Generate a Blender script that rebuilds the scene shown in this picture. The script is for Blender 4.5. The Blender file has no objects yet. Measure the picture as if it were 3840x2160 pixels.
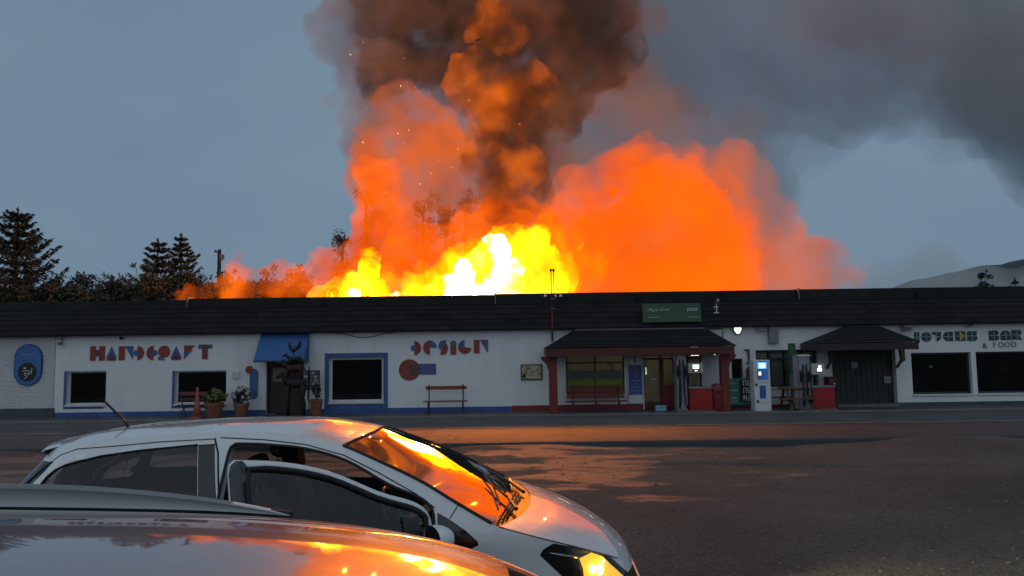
import bpy, bmesh, math, random
from math import radians, sin, cos, tan, pi, sqrt, atan2
from mathutils import Vector, Matrix, noise as mnoise
from mathutils.geometry import delaunay_2d_cdt, tessellate_polygon

random.seed(11)
scene = bpy.context.scene
COL = scene.collection

# ------------------------------------------------------------------ camera
EYE = Vector((0.0, 0.0, 2.0))
PITCH, ROLL, FOC = radians(4.83), radians(-0.79), 2773.33     # focal length in pixels of the 3840 px frame
cam_data = bpy.data.cameras.new('camera')
cam_data.lens, cam_data.sensor_width = 26.0, 36.0
cam_data.clip_start, cam_data.clip_end = 0.05, 9000.0
cam = bpy.data.objects.new('camera', cam_data)
COL.objects.link(cam)
CAMROT = Matrix.Rotation(radians(90) + PITCH, 3, 'X') @ Matrix.Rotation(ROLL, 3, 'Z')
cam.matrix_world = Matrix.Translation(EYE) @ CAMROT.to_4x4()
scene.camera = cam

def at(px, py, Y):
    """world point at depth Y seen at photo pixel (px, py)"""
    d = CAMROT @ Vector((px - 1920.0, 1080.0 - py, -FOC))
    return EYE + d * (Y / d.y)

def gz(px, py, z=0.0):
    """world point at height z seen at photo pixel (px, py)"""
    d = CAMROT @ Vector((px - 1920.0, 1080.0 - py, -FOC))
    return EYE + d * ((z - EYE.z) / d.z)

# ------------------------------------------------------------------ render settings and exposure
scene.render.engine = 'CYCLES'
cy = scene.cycles
cy.use_denoising = True
cy.max_bounces, cy.diffuse_bounces, cy.glossy_bounces = 8, 3, 4
cy.transmission_bounces, cy.transparent_max_bounces, cy.volume_bounces = 6, 64, 1
cy.sample_clamp_indirect = 6.0
cy.caustics_reflective = cy.caustics_refractive = False
cy.volume_step_rate = 0.75
cy.volume_max_steps = 128
vs = scene.view_settings
vs.view_transform, vs.look, vs.gamma, vs.exposure = 'Standard', 'None', 1.0, 0.0
vs.use_curve_mapping = False

# ------------------------------------------------------------------ world: overcast dusk sky
SUN_EL, SUN_ROT = radians(35.0), radians(200.0)
world = bpy.data.worlds.new('World')
scene.world = world
world.use_nodes = True
wn = world.node_tree
wn.nodes.clear()
w_out = wn.nodes.new('ShaderNodeOutputWorld')
w_bg = wn.nodes.new('ShaderNodeBackground')
w_sky = wn.nodes.new('ShaderNodeTexSky')
w_sky.sky_type = 'NISHITA'
w_sky.sun_disc = False
w_sky.sun_elevation, w_sky.sun_rotation = SUN_EL, SUN_ROT
w_sky.air_density, w_sky.dust_density, w_sky.ozone_density = 1.0, 2.0, 2.0
w_tc = wn.nodes.new('ShaderNodeTexCoord')
w_no = wn.nodes.new('ShaderNodeTexNoise')
w_map = wn.nodes.new('ShaderNodeMapping')
w_map.inputs['Scale'].default_value = (1.0, 1.0, 2.2)
w_no.inputs['Scale'].default_value = 1.6
w_no.inputs['Detail'].default_value = 4.0
w_no.inputs['Roughness'].default_value = 0.5
w_ramp = wn.nodes.new('ShaderNodeValToRGB')          # cloud deck: blue-grey, softly mottled
w_ramp.color_ramp.elements[0].position, w_ramp.color_ramp.elements[0].color = 0.34, (0.39, 0.60, 0.83, 1)
w_ramp.color_ramp.elements[1].position, w_ramp.color_ramp.elements[1].color = 0.68, (0.47, 0.68, 0.90, 1)
w_scale = wn.nodes.new('ShaderNodeVectorMath')
w_scale.operation = 'SCALE'
w_scale.inputs['Scale'].default_value = 3.75
w_mix = wn.nodes.new('ShaderNodeMix')
w_mix.data_type = 'RGBA'
w_mix.inputs['Factor'].default_value = 0.985
w_bg.inputs['Strength'].default_value = 0.1
wn.links.new(w_tc.outputs['Generated'], w_map.inputs['Vector'])
wn.links.new(w_map.outputs['Vector'], w_no.inputs['Vector'])
wn.links.new(w_no.outputs['Fac'], w_ramp.inputs['Fac'])
wn.links.new(w_sky.outputs['Color'], w_mix.inputs['A'])
wn.links.new(w_ramp.outputs['Color'], w_scale.inputs[0])
wn.links.new(w_scale.outputs['Vector'], w_mix.inputs['B'])
wn.links.new(w_mix.outputs['Result'], w_bg.inputs['Color'])
wn.links.new(w_bg.outputs['Background'], w_out.inputs['Surface'])

# ------------------------------------------------------------------ sun: nearly gone behind the cloud deck
sun_data = bpy.data.lights.new('sun', 'SUN')
sun_data.energy, sun_data.angle, sun_data.color = 0.50, radians(150), (1.0, 0.98, 0.94)
sun = bpy.data.objects.new('sun', sun_data)
COL.objects.link(sun)
sun.rotation_euler = (radians(55), 0, radians(-20))

# ------------------------------------------------------------------ helpers: objects, meshes
WPOS = {}

def tag(o, label, cat, group=None):
    o['label'], o['category'] = label, cat
    if group: o['group'] = group
    return o

def thing(name, label, cat, loc=(0, 0, 0), group=None, rz=0.0):
    o = bpy.data.objects.new(name, None)
    o.empty_display_size = 0.2
    COL.objects.link(o)
    o.location = loc
    o.rotation_euler.z = rz
    WPOS[o] = Vector(loc)
    return tag(o, label, cat, group)

class MB:
    """collects geometry; build() links it as one mesh object"""
    def __init__(s): s.v, s.f = [], []
    def add(s, vs, fs):
        n = len(s.v)
        s.v += [Vector(p) for p in vs]
        s.f += [tuple(i + n for i in f) for f in fs]
        return s
    def box(s, x0, x1, y0, y1, z0, z1):
        if x0 > x1: x0, x1 = x1, x0
        if y0 > y1: y0, y1 = y1, y0
        if z0 > z1: z0, z1 = z1, z0
        return s.add([(x0,y0,z0),(x1,y0,z0),(x1,y1,z0),(x0,y1,z0),(x0,y0,z1),(x1,y0,z1),(x1,y1,z1),(x0,y1,z1)],
              [(3,2,1,0),(4,5,6,7),(0,1,5,4),(1,2,6,5),(2,3,7,6),(3,0,4,7)])
    def prism(s, pts, y0, y1):
        """outline of (x, z) points extruded from depth y0 (front) to y1"""
        n = len(pts)
        area = sum(pts[i][0]*pts[(i+1)%n][1] - pts[(i+1)%n][0]*pts[i][1] for i in range(n))
        if area < 0: pts = pts[::-1]
        v = [(p[0], y0, p[1]) for p in pts] + [(p[0], y1, p[1]) for p in pts]
        f = [tuple(range(n)), tuple(range(2*n-1, n-1, -1))]
        f += [(i, i+n, (i+1) % n + n, (i+1) % n) for i in range(n)]
        return s.add(v, f)
    def tube(s, pts, r, n=8, caps=True):
        pts = [Vector(p) for p in pts]
        rs = r if isinstance(r, (list, tuple)) else [r] * len(pts)
        base = len(s.v); ref = None
        for i, p in enumerate(pts):
            t = (pts[min(i+1, len(pts)-1)] - pts[max(i-1, 0)]).normalized()
            if ref is None:
                ref = Vector((0,0,1)) if abs(t.z) < 0.9 else Vector((1,0,0))
            a = t.cross(ref).normalized(); b = a.cross(t).normalized(); ref = b
            for k in range(n):
                q = 2*pi*k/n
                s.v.append(p + (a*cos(q) + b*sin(q)) * rs[i])
        for i in range(len(pts)-1):
            for k in range(n):
                s.f.append((base+i*n+k, base+i*n+(k+1)%n, base+(i+1)*n+(k+1)%n, base+(i+1)*n+k))
        if caps:
            s.f.append(tuple(base+k for k in range(n))[::-1])
            s.f.append(tuple(base+(len(pts)-1)*n+k for k in range(n)))
        return s
    def lathe(s, prof, cx=0, cy=0, cz=0, n=20):
        base = len(s.v)
        for (r, z) in prof:
            for k in range(n):
                s.v.append(Vector((cx + r*cos(2*pi*k/n), cy + r*sin(2*pi*k/n), cz + z)))
        for i in range(len(prof)-1):
            for k in range(n):
                s.f.append((base+i*n+k, base+i*n+(k+1)%n, base+(i+1)*n+(k+1)%n, base+(i+1)*n+k))
        s.f.append(tuple(base+k for k in range(n))[::-1])
        s.f.append(tuple(base+(len(prof)-1)*n+k for k in range(n)))
        return s
    def grid(s, rows):
        base = len(s.v); m = len(rows[0])
        for r in rows: s.v += [Vector(p) for p in r]
        for i in range(len(rows)-1):
            for k in range(m-1):
                s.f.append((base+i*m+k, base+i*m+k+1, base+(i+1)*m+k+1, base+(i+1)*m+k))
        return s
    def blob(s, c, rx, ry, rz, seg=10, ring=7):
        base = len(s.v); c = Vector(c)
        for i in range(ring+1):
            th = pi*i/ring
            for k in range(seg):
                s.v.append(c + Vector((rx*sin(th)*cos(2*pi*k/seg), ry*sin(th)*sin(2*pi*k/seg), rz*cos(th))))
        for i in range(ring):
            for k in range(seg):
                s.f.append((base+(i+1)*seg+k, base+(i+1)*seg+(k+1)%seg, base+i*seg+(k+1)%seg, base+i*seg+k))
        return s
    def build(s, name, mat, parent=None, smooth=False, local=False, bevel=0.0, sub=0):
        me = bpy.data.meshes.new(name)
        off = Vector((0,0,0)) if (local or parent is None) else wpos(parent)
        me.from_pydata([p - off for p in s.v], [], s.f)
        me.validate(); me.update()
        return link(name, me, mat, parent, smooth, bevel, sub)

def wpos(o):
    p = Vector((0,0,0))
    while o is not None:
        p = p + Vector(o.location); o = o.parent
    return p

def link(name, me, mat, parent=None, smooth=False, bevel=0.0, sub=0):
    o = bpy.data.objects.new(name, me)
    COL.objects.link(o)
    if mat is not None: me.materials.append(mat)
    if parent is not None: o.parent = parent
    if smooth:
        me.polygons.foreach_set('use_smooth', [True] * len(me.polygons))
    if bevel:
        m = o.modifiers.new('bevel', 'BEVEL'); m.width, m.segments, m.limit_method = bevel, 2, 'ANGLE'
    if sub:
        m = o.modifiers.new('sub', 'SUBSURF'); m.levels = m.render_levels = sub
    return o

def box(name, mat, parent, x0, x1, y0, y1, z0, z1, bevel=0.0):
    return MB().box(x0, x1, y0, y1, z0, z1).build(name, mat, parent, bevel=bevel)

def one(name, mb, mat, label, cat, group=None, smooth=False, bevel=0.0):
    """a thing that is a single mesh"""
    return tag(mb.build(name, mat, None, smooth=smooth, bevel=bevel), label, cat, group)

def structure(o): o['kind'] = 'structure'; return o
def stuff(o): o['kind'] = 'stuff'; return o

def text_mesh(name, body, size, mat, parent, x, z, y, align='CENTER', depth=0.004, shear=0.0, sx=1.0):
    """flat raised lettering facing the road (towards -y); x, z, y in world space"""
    cu = bpy.data.curves.new(name, 'FONT')
    cu.body, cu.size, cu.align_x, cu.align_y = body, size, align, 'CENTER'
    cu.extrude, cu.shear, cu.resolution_u = depth, shear, 3
    tmp = bpy.data.objects.new('tmp_text', cu); COL.objects.link(tmp)
    dg = bpy.context.evaluated_depsgraph_get()
    me = bpy.data.meshes.new_from_object(tmp.evaluated_get(dg))
    bpy.data.objects.remove(tmp); bpy.data.curves.remove(cu)
    off = wpos(parent) if parent is not None else Vector((0,0,0))
    me.transform(Matrix.Translation(Vector((x, y, z)) - off) @ Matrix.Rotation(radians(90), 4, 'X') @ Matrix.Diagonal((sx, 1, 1, 1)))
    me.materials.clear()
    return link(name, me, mat, parent)

def circle_pts(cx, cz, r, a0=0, a1=360, n=24, rz=None):
    rz = rz or r
    return [(cx + r*cos(radians(a0 + (a1-a0)*i/n)), cz + rz*sin(radians(a0 + (a1-a0)*i/n))) for i in range(n + (0 if a1-a0 >= 360 else 1))]

# ------------------------------------------------------------------ helpers: materials
class NT:
    def __init__(s, name):
        s.m = bpy.data.materials.new(name); s.m.use_nodes = True
        s.t = s.m.node_tree; s.n, s.l = s.t.nodes, s.t.links
        s.b = s.n.get('Principled BSDF'); s.out = s.n.get('Material Output')
    def node(s, typ, **kw):
        q = s.n.new(typ)
        for k, v in kw.items():
            if k in q.inputs: q.inputs[k].default_value = v
            else: setattr(q, k, v)
        return q
    def noise(s, scale, detail=3.0, rough=0.55, vec=None):
        q = s.node('ShaderNodeTexNoise'); q.inputs['Scale'].default_value = scale
        q.inputs['Detail'].default_value, q.inputs['Roughness'].default_value = detail, rough
        s.l.new((vec or s.pos()), q.inputs['Vector'])
        return q
    def pos(s):
        if not hasattr(s, '_p'): s._p = s.node('ShaderNodeNewGeometry').outputs['Position']
        return s._p
    def obj(s):
        if not hasattr(s, '_o'): s._o = s.node('ShaderNodeTexCoord').outputs['Object']
        return s._o
    def ramp(s, fac, stops):
        q = s.node('ShaderNodeValToRGB'); e = q.color_ramp.elements
        while len(e) < len(stops): e.new(0.5)
        for k, (p, c) in enumerate(stops):
            e[k].position = p; e[k].color = tuple(c) + (1,) if len(c) == 3 else c
        s.l.new(fac, q.inputs['Fac'])
        return q.outputs['Color']
    def bump(s, h, strength, dist):
        q = s.node('ShaderNodeBump'); q.inputs['Strength'].default_value, q.inputs['Distance'].default_value = strength, dist
        s.l.new(h, q.inputs['Height']); s.l.new(q.outputs['Normal'], s.b.inputs['Normal'])

def mat(name, col, rough=0.6, metal=0.0, var=0.12, scale=6.0, bump=0.0, bscale=60.0, emit=None, estr=0.0, coat=0.0, spec=0.5, rvar=0.0):
    """plain procedural material: base colour mottled by noise, optional fine relief"""
    t = NT(name); b = t.b
    b.inputs['Metallic'].default_value, b.inputs['Roughness'].default_value = metal, rough
    b.inputs['Specular IOR Level'].default_value = spec
    b.inputs['Coat Weight'].default_value = coat
    nz = t.noise(scale, 4.0, 0.6)
    lo = tuple(max(0, c*(1-var)) for c in col); hi = tuple(min(1, c*(1+var)) for c in col)
    t.l.new(t.ramp(nz.outputs['Fac'], [(0.3, lo), (0.7, hi)]), b.inputs['Base Color'])
    if rvar:
        r = t.ramp(nz.outputs['Fac'], [(0.3, (rough-rvar,)*3), (0.7, (rough+rvar,)*3)])
        t.l.new(r, b.inputs['Roughness'])
    if bump:
        t.bump(t.noise(bscale, 4.0, 0.6).outputs['Fac'], 1.0, bump)
    if emit:
        b.inputs['Emission Color'].default_value = tuple(emit) + (1,)
        b.inputs['Emission Strength'].default_value = estr
    return t.m
# ================================================================== materials
def m_render(name, col, coarse):
    """painted exterior wall: rain streaks and dirt, trowelled or pebble-dashed relief"""
    t = NT(name); b = t.b
    b.inputs['Roughness'].default_value = 0.75
    mp = t.node('ShaderNodeMapping'); mp.inputs['Scale'].default_value = (2.2, 2.2, 0.35); t.l.new(t.pos(), mp.inputs['Vector'])
    st = t.noise(1.6, 5.0, 0.65, mp.outputs['Vector']); bl = t.noise(0.55, 4.0, 0.6)
    c1 = t.ramp(st.outputs['Fac'], [(0.22, tuple(c*0.90 for c in col)), (0.66, col)])
    c2 = t.ramp(bl.outputs['Fac'], [(0.28, (0.90, 0.90, 0.89)), (0.65, (1, 1, 1))])
    mx = t.node('ShaderNodeMix', data_type='RGBA', blend_type='MULTIPLY'); mx.inputs['Factor'].default_value = 1.0
    t.l.new(c1, mx.inputs['A']); t.l.new(c2, mx.inputs['B']); t.l.new(mx.outputs['Result'], b.inputs['Base Color'])
    if coarse:
        mp2 = t.node('ShaderNodeMapping'); mp2.inputs['Scale'].default_value = (5, 5, 13); t.l.new(t.pos(), mp2.inputs['Vector'])
        t.bump(t.noise(1.6, 4.0, 0.7, mp2.outputs['Vector']).outputs['Fac'], 1.0, 0.09)
    else:
        t.bump(t.noise(14.0, 5.0, 0.6).outputs['Fac'], 1.0, 0.008)
    return t.m

def m_glass(name, tint=(0.55, 0.6, 0.58), refl=1.0):
    """thin pane: see-through, tinted, mirror-like at grazing angles"""
    t = NT(name); t.n.remove(t.b)
    tr = t.node('ShaderNodeBsdfTransparent'); tr.inputs['Color'].default_value = tuple(tint) + (1,)
    gl = t.node('ShaderNodeBsdfGlossy'); gl.inputs['Roughness'].default_value = 0.015; gl.inputs['Color'].default_value = (refl, refl, refl, 1)
    fr = t.node('ShaderNodeFresnel'); fr.inputs['IOR'].default_value = 1.52
    ml = t.node('ShaderNodeMath', operation='MULTIPLY'); ml.inputs[1].default_value = 1.15; ml.use_clamp = True
    mx = t.node('ShaderNodeMixShader')
    t.l.new(fr.outputs[0], ml.inputs[0]); t.l.new(ml.outputs[0], mx.inputs['Fac'])
    t.l.new(tr.outputs[0], mx.inputs[1]); t.l.new(gl.outputs[0], mx.inputs[2]); t.l.new(mx.outputs[0], t.out.inputs['Surface'])
    return t.m

def m_emit(name, col, strength):
    t = NT(name); t.b.inputs['Base Color'].default_value = tuple(col) + (1,)
    t.b.inputs['Emission Color'].default_value = tuple(col) + (1,); t.b.inputs['Emission Strength'].default_value = strength
    return t.m

def m_slate(name, a, b_, moss=None):
    t = NT(name); b = t.b
    b.inputs['Roughness'].default_value = 0.75; b.inputs['Specular IOR Level'].default_value = 0.2
    oi = t.node('ShaderNodeObjectInfo')
    nz = t.noise(1.3, 5.0, 0.65)
    mx = t.node('ShaderNodeMath', operation='MULTIPLY_ADD'); mx.inputs[1].default_value = 0.45; t.l.new(oi.outputs['Random'], mx.inputs[0]); 
    sc = t.node('ShaderNodeMath', operation='MULTIPLY'); sc.inputs[1].default_value = 0.55; t.l.new(nz.outputs['Fac'], sc.inputs[0]); t.l.new(sc.outputs[0], mx.inputs[2])
    t.l.new(t.ramp(mx.outputs[0], [(0.15, a), (0.75, b_)]), b.inputs['Base Color'])
    t.bump(t.noise(40.0, 4.0, 0.6).outputs['Fac'], 1.0, 0.006)
    return t.m

M = {}
M['wall'] = m_render('white_wall_paint', (0.80, 0.81, 0.805), False)
M['dash'] = m_render('white_pebbledash', (0.76, 0.77, 0.77), True)
M['blue_plinth'] = mat('blue_plinth_paint', (0.035, 0.085, 0.27), 0.6, var=0.25, scale=3)
M['red_plinth'] = mat('red_plinth_paint', (0.22, 0.025, 0.025), 0.6, var=0.3, scale=3)
M['grey_plinth'] = mat('dark_plinth_paint', (0.06, 0.075, 0.085), 0.7, var=0.3, scale=3)
M['slate'] = m_slate('slate', (0.008, 0.0075, 0.008), (0.019, 0.0175, 0.018))
M['slate_joint'] = mat('slate_underlay', (0.006, 0.006, 0.0065), 0.9)
M['cap'] = mat('roof_cap_bitumen', (0.009, 0.010, 0.008), 0.7, spec=0.2, var=0.5, scale=1.5, bump=0.004, bscale=30)
M['lead'] = mat('grey_flashing', (0.10, 0.10, 0.11), 0.45, var=0.2)
M['flat_roof'] = mat('flat_roof_felt', (0.05, 0.05, 0.05), 0.9, bump=0.01)
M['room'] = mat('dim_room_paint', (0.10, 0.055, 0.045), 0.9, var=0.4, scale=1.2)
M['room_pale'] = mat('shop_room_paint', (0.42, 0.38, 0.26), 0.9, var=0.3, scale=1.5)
M['white_frame'] = mat('white_window_frame', (0.62, 0.63, 0.63), 0.45, var=0.08)
M['blue_frame'] = mat('blue_window_surround', (0.045, 0.10, 0.27), 0.5, var=0.15)
M['green_frame'] = mat('dark_green_frame', (0.012, 0.035, 0.028), 0.45, var=0.2)
M['brown_frame'] = mat('dark_brown_frame', (0.030, 0.012, 0.010), 0.5, var=0.2)
M['glass'] = m_glass('window_glass', (0.40, 0.44, 0.42), 0.8)
M['clear'] = m_glass('clear_glass', (0.85, 0.87, 0.85))
M['car_glass'] = m_glass('car_glass', (0.66, 0.70, 0.68), 0.9)
M['red'] = mat('brick_red_paint', (0.28, 0.042, 0.028), 0.55, var=0.15)
M['red_mix'] = mat('dark_overlap_paint', (0.10, 0.05, 0.09), 0.55, var=0.15)
M['blue'] = mat('mid_blue_paint', (0.06, 0.125, 0.29), 0.55, var=0.15)
M['navy'] = mat('navy_paint', (0.018, 0.05, 0.17), 0.5, var=0.15)
M['awning'] = mat('blue_awning_fabric', (0.022, 0.095, 0.27), 0.65, var=0.12, scale=2.5, bump=0.003)
M['rust'] = mat('dark_red_brown_paint', (0.085, 0.014, 0.010), 0.55, var=0.25)
M['post_red'] = mat('oxide_red_post_paint', (0.17, 0.018, 0.012), 0.5, var=0.25, scale=3)
M['bright_red'] = mat('bright_red_enamel', (0.34, 0.008, 0.007), 0.35, var=0.1)
M['dull_red'] = mat('faded_red_plastic', (0.20, 0.024, 0.030), 0.5, var=0.15)
M['bark_door'] = mat('dark_stained_door', (0.026, 0.009, 0.007), 0.5, var=0.35, scale=4)
M['dark_green'] = mat('bottle_green_boards', (0.018, 0.028, 0.024), 0.6, var=0.3, scale=4)
M['green'] = mat('sign_green', (0.022, 0.085, 0.035), 0.5, var=0.15)
M['teal'] = mat('price_sign_green', (0.02, 0.15, 0.11), 0.5, var=0.12)
M['lime'] = mat('lime_poster_band', (0.46, 0.55, 0.02), 0.6, var=0.1)
M['poster_blue'] = mat('royal_blue_poster', (0.04, 0.07, 0.36), 0.5, var=0.12)
M['black'] = mat('black_paint', (0.012, 0.012, 0.013), 0.45, var=0.2)
M['iron'] = mat('black_ironwork', (0.016, 0.016, 0.018), 0.5, var=0.2)
M['steel'] = mat('brushed_grey_steel', (0.32, 0.32, 0.33), 0.4, metal=0.6, var=0.12)
M['grey'] = mat('mid_grey_plastic', (0.20, 0.20, 0.21), 0.5, var=0.12)
M['pump_grey'] = mat('pump_grey_panel', (0.26, 0.25, 0.26), 0.45, var=0.12)
M['cream'] = mat('cream_board', (0.50, 0.47, 0.38), 0.7, var=0.12)
M['white'] = mat('white_plastic', (0.66, 0.67, 0.68), 0.45, var=0.06)
M['paper'] = mat('pale_print', (0.55, 0.56, 0.58), 0.7, var=0.08)
M['grey_print'] = mat('soft_grey_print', (0.24, 0.26, 0.30), 0.7, var=0.1)
M['terracotta'] = mat('terracotta', (0.23, 0.085, 0.045), 0.8, var=0.25, scale=8, bump=0.004)
M['soil'] = mat('potting_soil', (0.03, 0.02, 0.015), 0.95)
M['cone'] = mat('faded_orange_cone', (0.36, 0.085, 0.06), 0.6, var=0.15)
M['wood'] = mat('weathered_timber', (0.10, 0.05, 0.032), 0.7, var=0.3, scale=9, bump=0.003)
M['bench_red'] = mat('red_stained_slat', (0.26, 0.045, 0.03), 0.6, var=0.25, scale=7)
M['yellow'] = mat('mustard_paint', (0.48, 0.33, 0.02), 0.5, var=0.1)
M['letter_green'] = mat('dark_teal_letter_paint', (0.012, 0.055, 0.065), 0.5, var=0.2)
M['purple'] = mat('plum_letter_paint', (0.13, 0.045, 0.10), 0.5, var=0.15)
M['mapcol'] = None
t = NT('map_board_print')
nz = t.noise(9.0, 5.0, 0.7)
t.l.new(t.ramp(nz.outputs['Fac'], [(0.34, (0.05, 0.05, 0.03)), (0.45, (0.30, 0.28, 0.10)), (0.52, (0.42, 0.36, 0.22)), (0.62, (0.55, 0.52, 0.42))]), t.b.inputs['Base Color'])
M['mapcol'] = t.m
M['lamp_white'] = m_emit('lit_lamp_white', (0.75, 0.95, 1.0), 1.6)
M['tube_light'] = m_emit('fluorescent_tube', (1.0, 0.95, 0.70), 7.0)
M['warm_bulb'] = m_emit('warm_bulb', (1.0, 0.8, 0.5), 1.5)
M['screen_white'] = m_emit('lit_display_white', (0.9, 1.0, 0.98), 1.5)
M['screen_blue'] = m_emit('lit_screen_blue', (0.16, 0.62, 0.95), 1.0)
M['screen_navy'] = m_emit('lit_panel_blue', (0.02, 0.12, 0.42), 0.35)
M['digit'] = m_emit('lit_price_digit', (0.55, 0.62, 0.60), 0.10)
M['green_led'] = m_emit('green_led', (0.5, 1.0, 0.8), 1.2)

# asphalt, wet
t = NT('wet_asphalt'); b = t.b
n1 = t.noise(0.5, 5.0, 0.6); n2 = t.noise(38.0, 4.0, 0.75)
mp = t.node('ShaderNodeMapping'); mp.inputs['Scale'].default_value = (0.12, 1.0, 1.0); t.l.new(t.pos(), mp.inputs['Vector'])
n3 = t.noise(1.3, 4.0, 0.6, mp.outputs['Vector'])
t.l.new(t.ramp(n1.outputs['Fac'], [(0.3, (0.026, 0.026, 0.028)), (0.7, (0.046, 0.046, 0.048))]), b.inputs['Base Color'])
t.l.new(t.ramp(n3.outputs['Fac'], [(0.35, (0.44,)*3), (0.65, (0.55,)*3)]), b.inputs['Roughness'])
t.bump(n2.outputs['Fac'], 1.0, 0.02)
M['asphalt'] = t.m
# forecourt
M['forecourt'] = mat('forecourt_tarmac', (0.075, 0.07, 0.07), 0.7, var=0.3, scale=0.8, bump=0.012, bscale=30)
M['kerb'] = mat('concrete_kerb', (0.16, 0.155, 0.15), 0.8, var=0.2, scale=3, bump=0.005)
M['line'] = mat('worn_road_paint', (0.30, 0.29, 0.27), 0.6, var=0.5, scale=3.5)
# gravel lot
t = NT('wet_gravel'); b = t.b
n1 = t.noise(0.35, 5.0, 0.6); n2 = t.noise(16.0, 5.0, 0.78); n3 = t.noise(75.0, 3.0, 0.7); n4 = t.noise(3.0, 4.0, 0.65)
c1 = t.ramp(n1.outputs['Fac'], [(0.3, (0.098, 0.110, 0.106)), (0.7, (0.160, 0.177, 0.170))])
c2 = t.ramp(n3.outputs['Fac'], [(0.30, (0.35,)*3), (0.52, (1.0,)*3), (0.68, (1.15,)*3), (0.76, (1.8,)*3)])
mx = t.node('ShaderNodeMix', data_type='RGBA', blend_type='MULTIPLY'); mx.inputs['Factor'].default_value = 1.0
t.l.new(c1, mx.inputs['A']); t.l.new(c2, mx.inputs['B'])
c3 = t.ramp(n2.outputs['Fac'], [(0.34, (0.55,)*3), (0.48, (1.0,)*3), (0.60, (1.08,)*3), (0.70, (1.45,)*3)])
mx2 = t.node('ShaderNodeMix', data_type='RGBA', blend_type='MULTIPLY'); mx2.inputs['Factor'].default_value = 1.0
t.l.new(mx.outputs['Result'], mx2.inputs['A']); t.l.new(c3, mx2.inputs['B'])
t.l.new(mx2.outputs['Result'], b.inputs['Base Color'])
mpw = t.node('ShaderNodeMapping'); mpw.inputs['Scale'].default_value = (0.55, 1.25, 1.0); t.l.new(t.pos(), mpw.inputs['Vector'])
n5_ = t.noise(0.9, 8.0, 0.68, mpw.outputs['Vector'])
# the lot lies wet along the road and has drained dry nearer by and to the right
sx = t.node('ShaderNodeSeparateXYZ'); t.l.new(t.pos(), sx.inputs[0])
my = t.node('ShaderNodeMapRange'); t.l.new(sx.outputs['Y'], my.inputs['Value'])
for k_, v_ in (('From Min', 7.5), ('From Max', 12.5), ('To Min', -0.20), ('To Max', 0.012)): my.inputs[k_].default_value = v_
mxx = t.node('ShaderNodeMapRange'); t.l.new(sx.outputs['X'], mxx.inputs['Value'])
for k_, v_ in (('From Min', 2.0), ('From Max', 7.0), ('To Min', 0.0), ('To Max', -0.22)): mxx.inputs[k_].default_value = v_
a1 = t.node('ShaderNodeMath', operation='ADD'); t.l.new(my.outputs[0], a1.inputs[0]); t.l.new(mxx.outputs[0], a1.inputs[1])
n5 = t.node('ShaderNodeMath', operation='ADD'); t.l.new(n5_.outputs['Fac'], n5.inputs[0]); t.l.new(a1.outputs[0], n5.inputs[1])
t.l.new(t.ramp(n5.outputs[0], [(0.46, (0.90,)*3), (0.53, (0.46,)*3), (0.64, (0.38,)*3)]), b.inputs['Roughness'])
t.l.new(t.ramp(n5.outputs[0], [(0.46, (0.07,)*3), (0.54, (0.55,)*3)]), b.inputs['Specular IOR Level'])
ad = t.node('ShaderNodeMath', operation='MULTIPLY_ADD'); ad.inputs[1].default_value = 0.35
t.l.new(n3.outputs['Fac'], ad.inputs[0]); t.l.new(n2.outputs['Fac'], ad.inputs[2])
t.bump(ad.outputs[0], 1.0, 0.075)
M['gravel'] = t.m
M['stone'] = mat('pebble', (0.13, 0.13, 0.125), 0.9, var=0.6, scale=22, spec=0.25)
M['grass_ground'] = mat('field_ground', (0.035, 0.04, 0.022), 0.9, var=0.4, scale=0.3)
M['hill'] = mat('hillside_heather', (0.03, 0.038, 0.038), 0.9, var=0.35, scale=0.02)
# leaves
def m_leaf(name, a, b_):
    t = NT(name); b = t.b; b.inputs['Roughness'].default_value = 0.6
    t.l.new(t.ramp(t.noise(1.6, 3.0, 0.6).outputs['Fac'], [(0.3, a), (0.7, b_)]), b.inputs['Base Color'])
    return t.m
M['spruce'] = m_leaf('spruce_needles', (0.012, 0.020, 0.013), (0.028, 0.040, 0.022))
M['leaf'] = m_leaf('dark_broad_leaf', (0.018, 0.026, 0.012), (0.042, 0.052, 0.022))
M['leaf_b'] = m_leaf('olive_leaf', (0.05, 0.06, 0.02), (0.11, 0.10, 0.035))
M['trunk'] = mat('bark', (0.05, 0.038, 0.03), 0.9, var=0.35, scale=6, bump=0.01)
M['pot_leaf'] = m_leaf('pot_shrub_leaf', (0.07, 0.10, 0.02), (0.16, 0.18, 0.05))
M['pot_leaf2'] = m_leaf('dark_pot_leaf', (0.03, 0.04, 0.025), (0.07, 0.08, 0.05))
M['petal'] = mat('pale_petal', (0.50, 0.42, 0.46), 0.7, var=0.15)
# cars
def m_paint(name, col, rough, metal, coat, var=0.05):
    t = NT(name); b = t.b
    b.inputs['Metallic'].default_value, b.inputs['Roughness'].default_value = metal, rough
    b.inputs['Coat Weight'].default_value, b.inputs['Coat Roughness'].default_value = coat, 0.03
    nz = t.noise(3.0, 5.0, 0.7)
    t.l.new(t.ramp(nz.outputs['Fac'], [(0.3, tuple(c*(1-var) for c in col)), (0.7, tuple(min(1, c*(1+var)) for c in col))]), b.inputs['Base Color'])
    t.l.new(t.ramp(t.noise(7.0, 5.0, 0.7).outputs['Fac'], [(0.35, (rough*0.8,)*3), (0.7, (rough*1.25,)*3)]), b.inputs['Roughness'])
    return t.m
M['car_white'] = m_paint('white_car_paint', (0.70, 0.72, 0.72), 0.28, 0.0, 1.0)
M['car_bronze'] = m_paint('bronze_grey_car_paint', (0.36, 0.275, 0.28), 0.42, 1.0, 1.0, 0.06)
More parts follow.
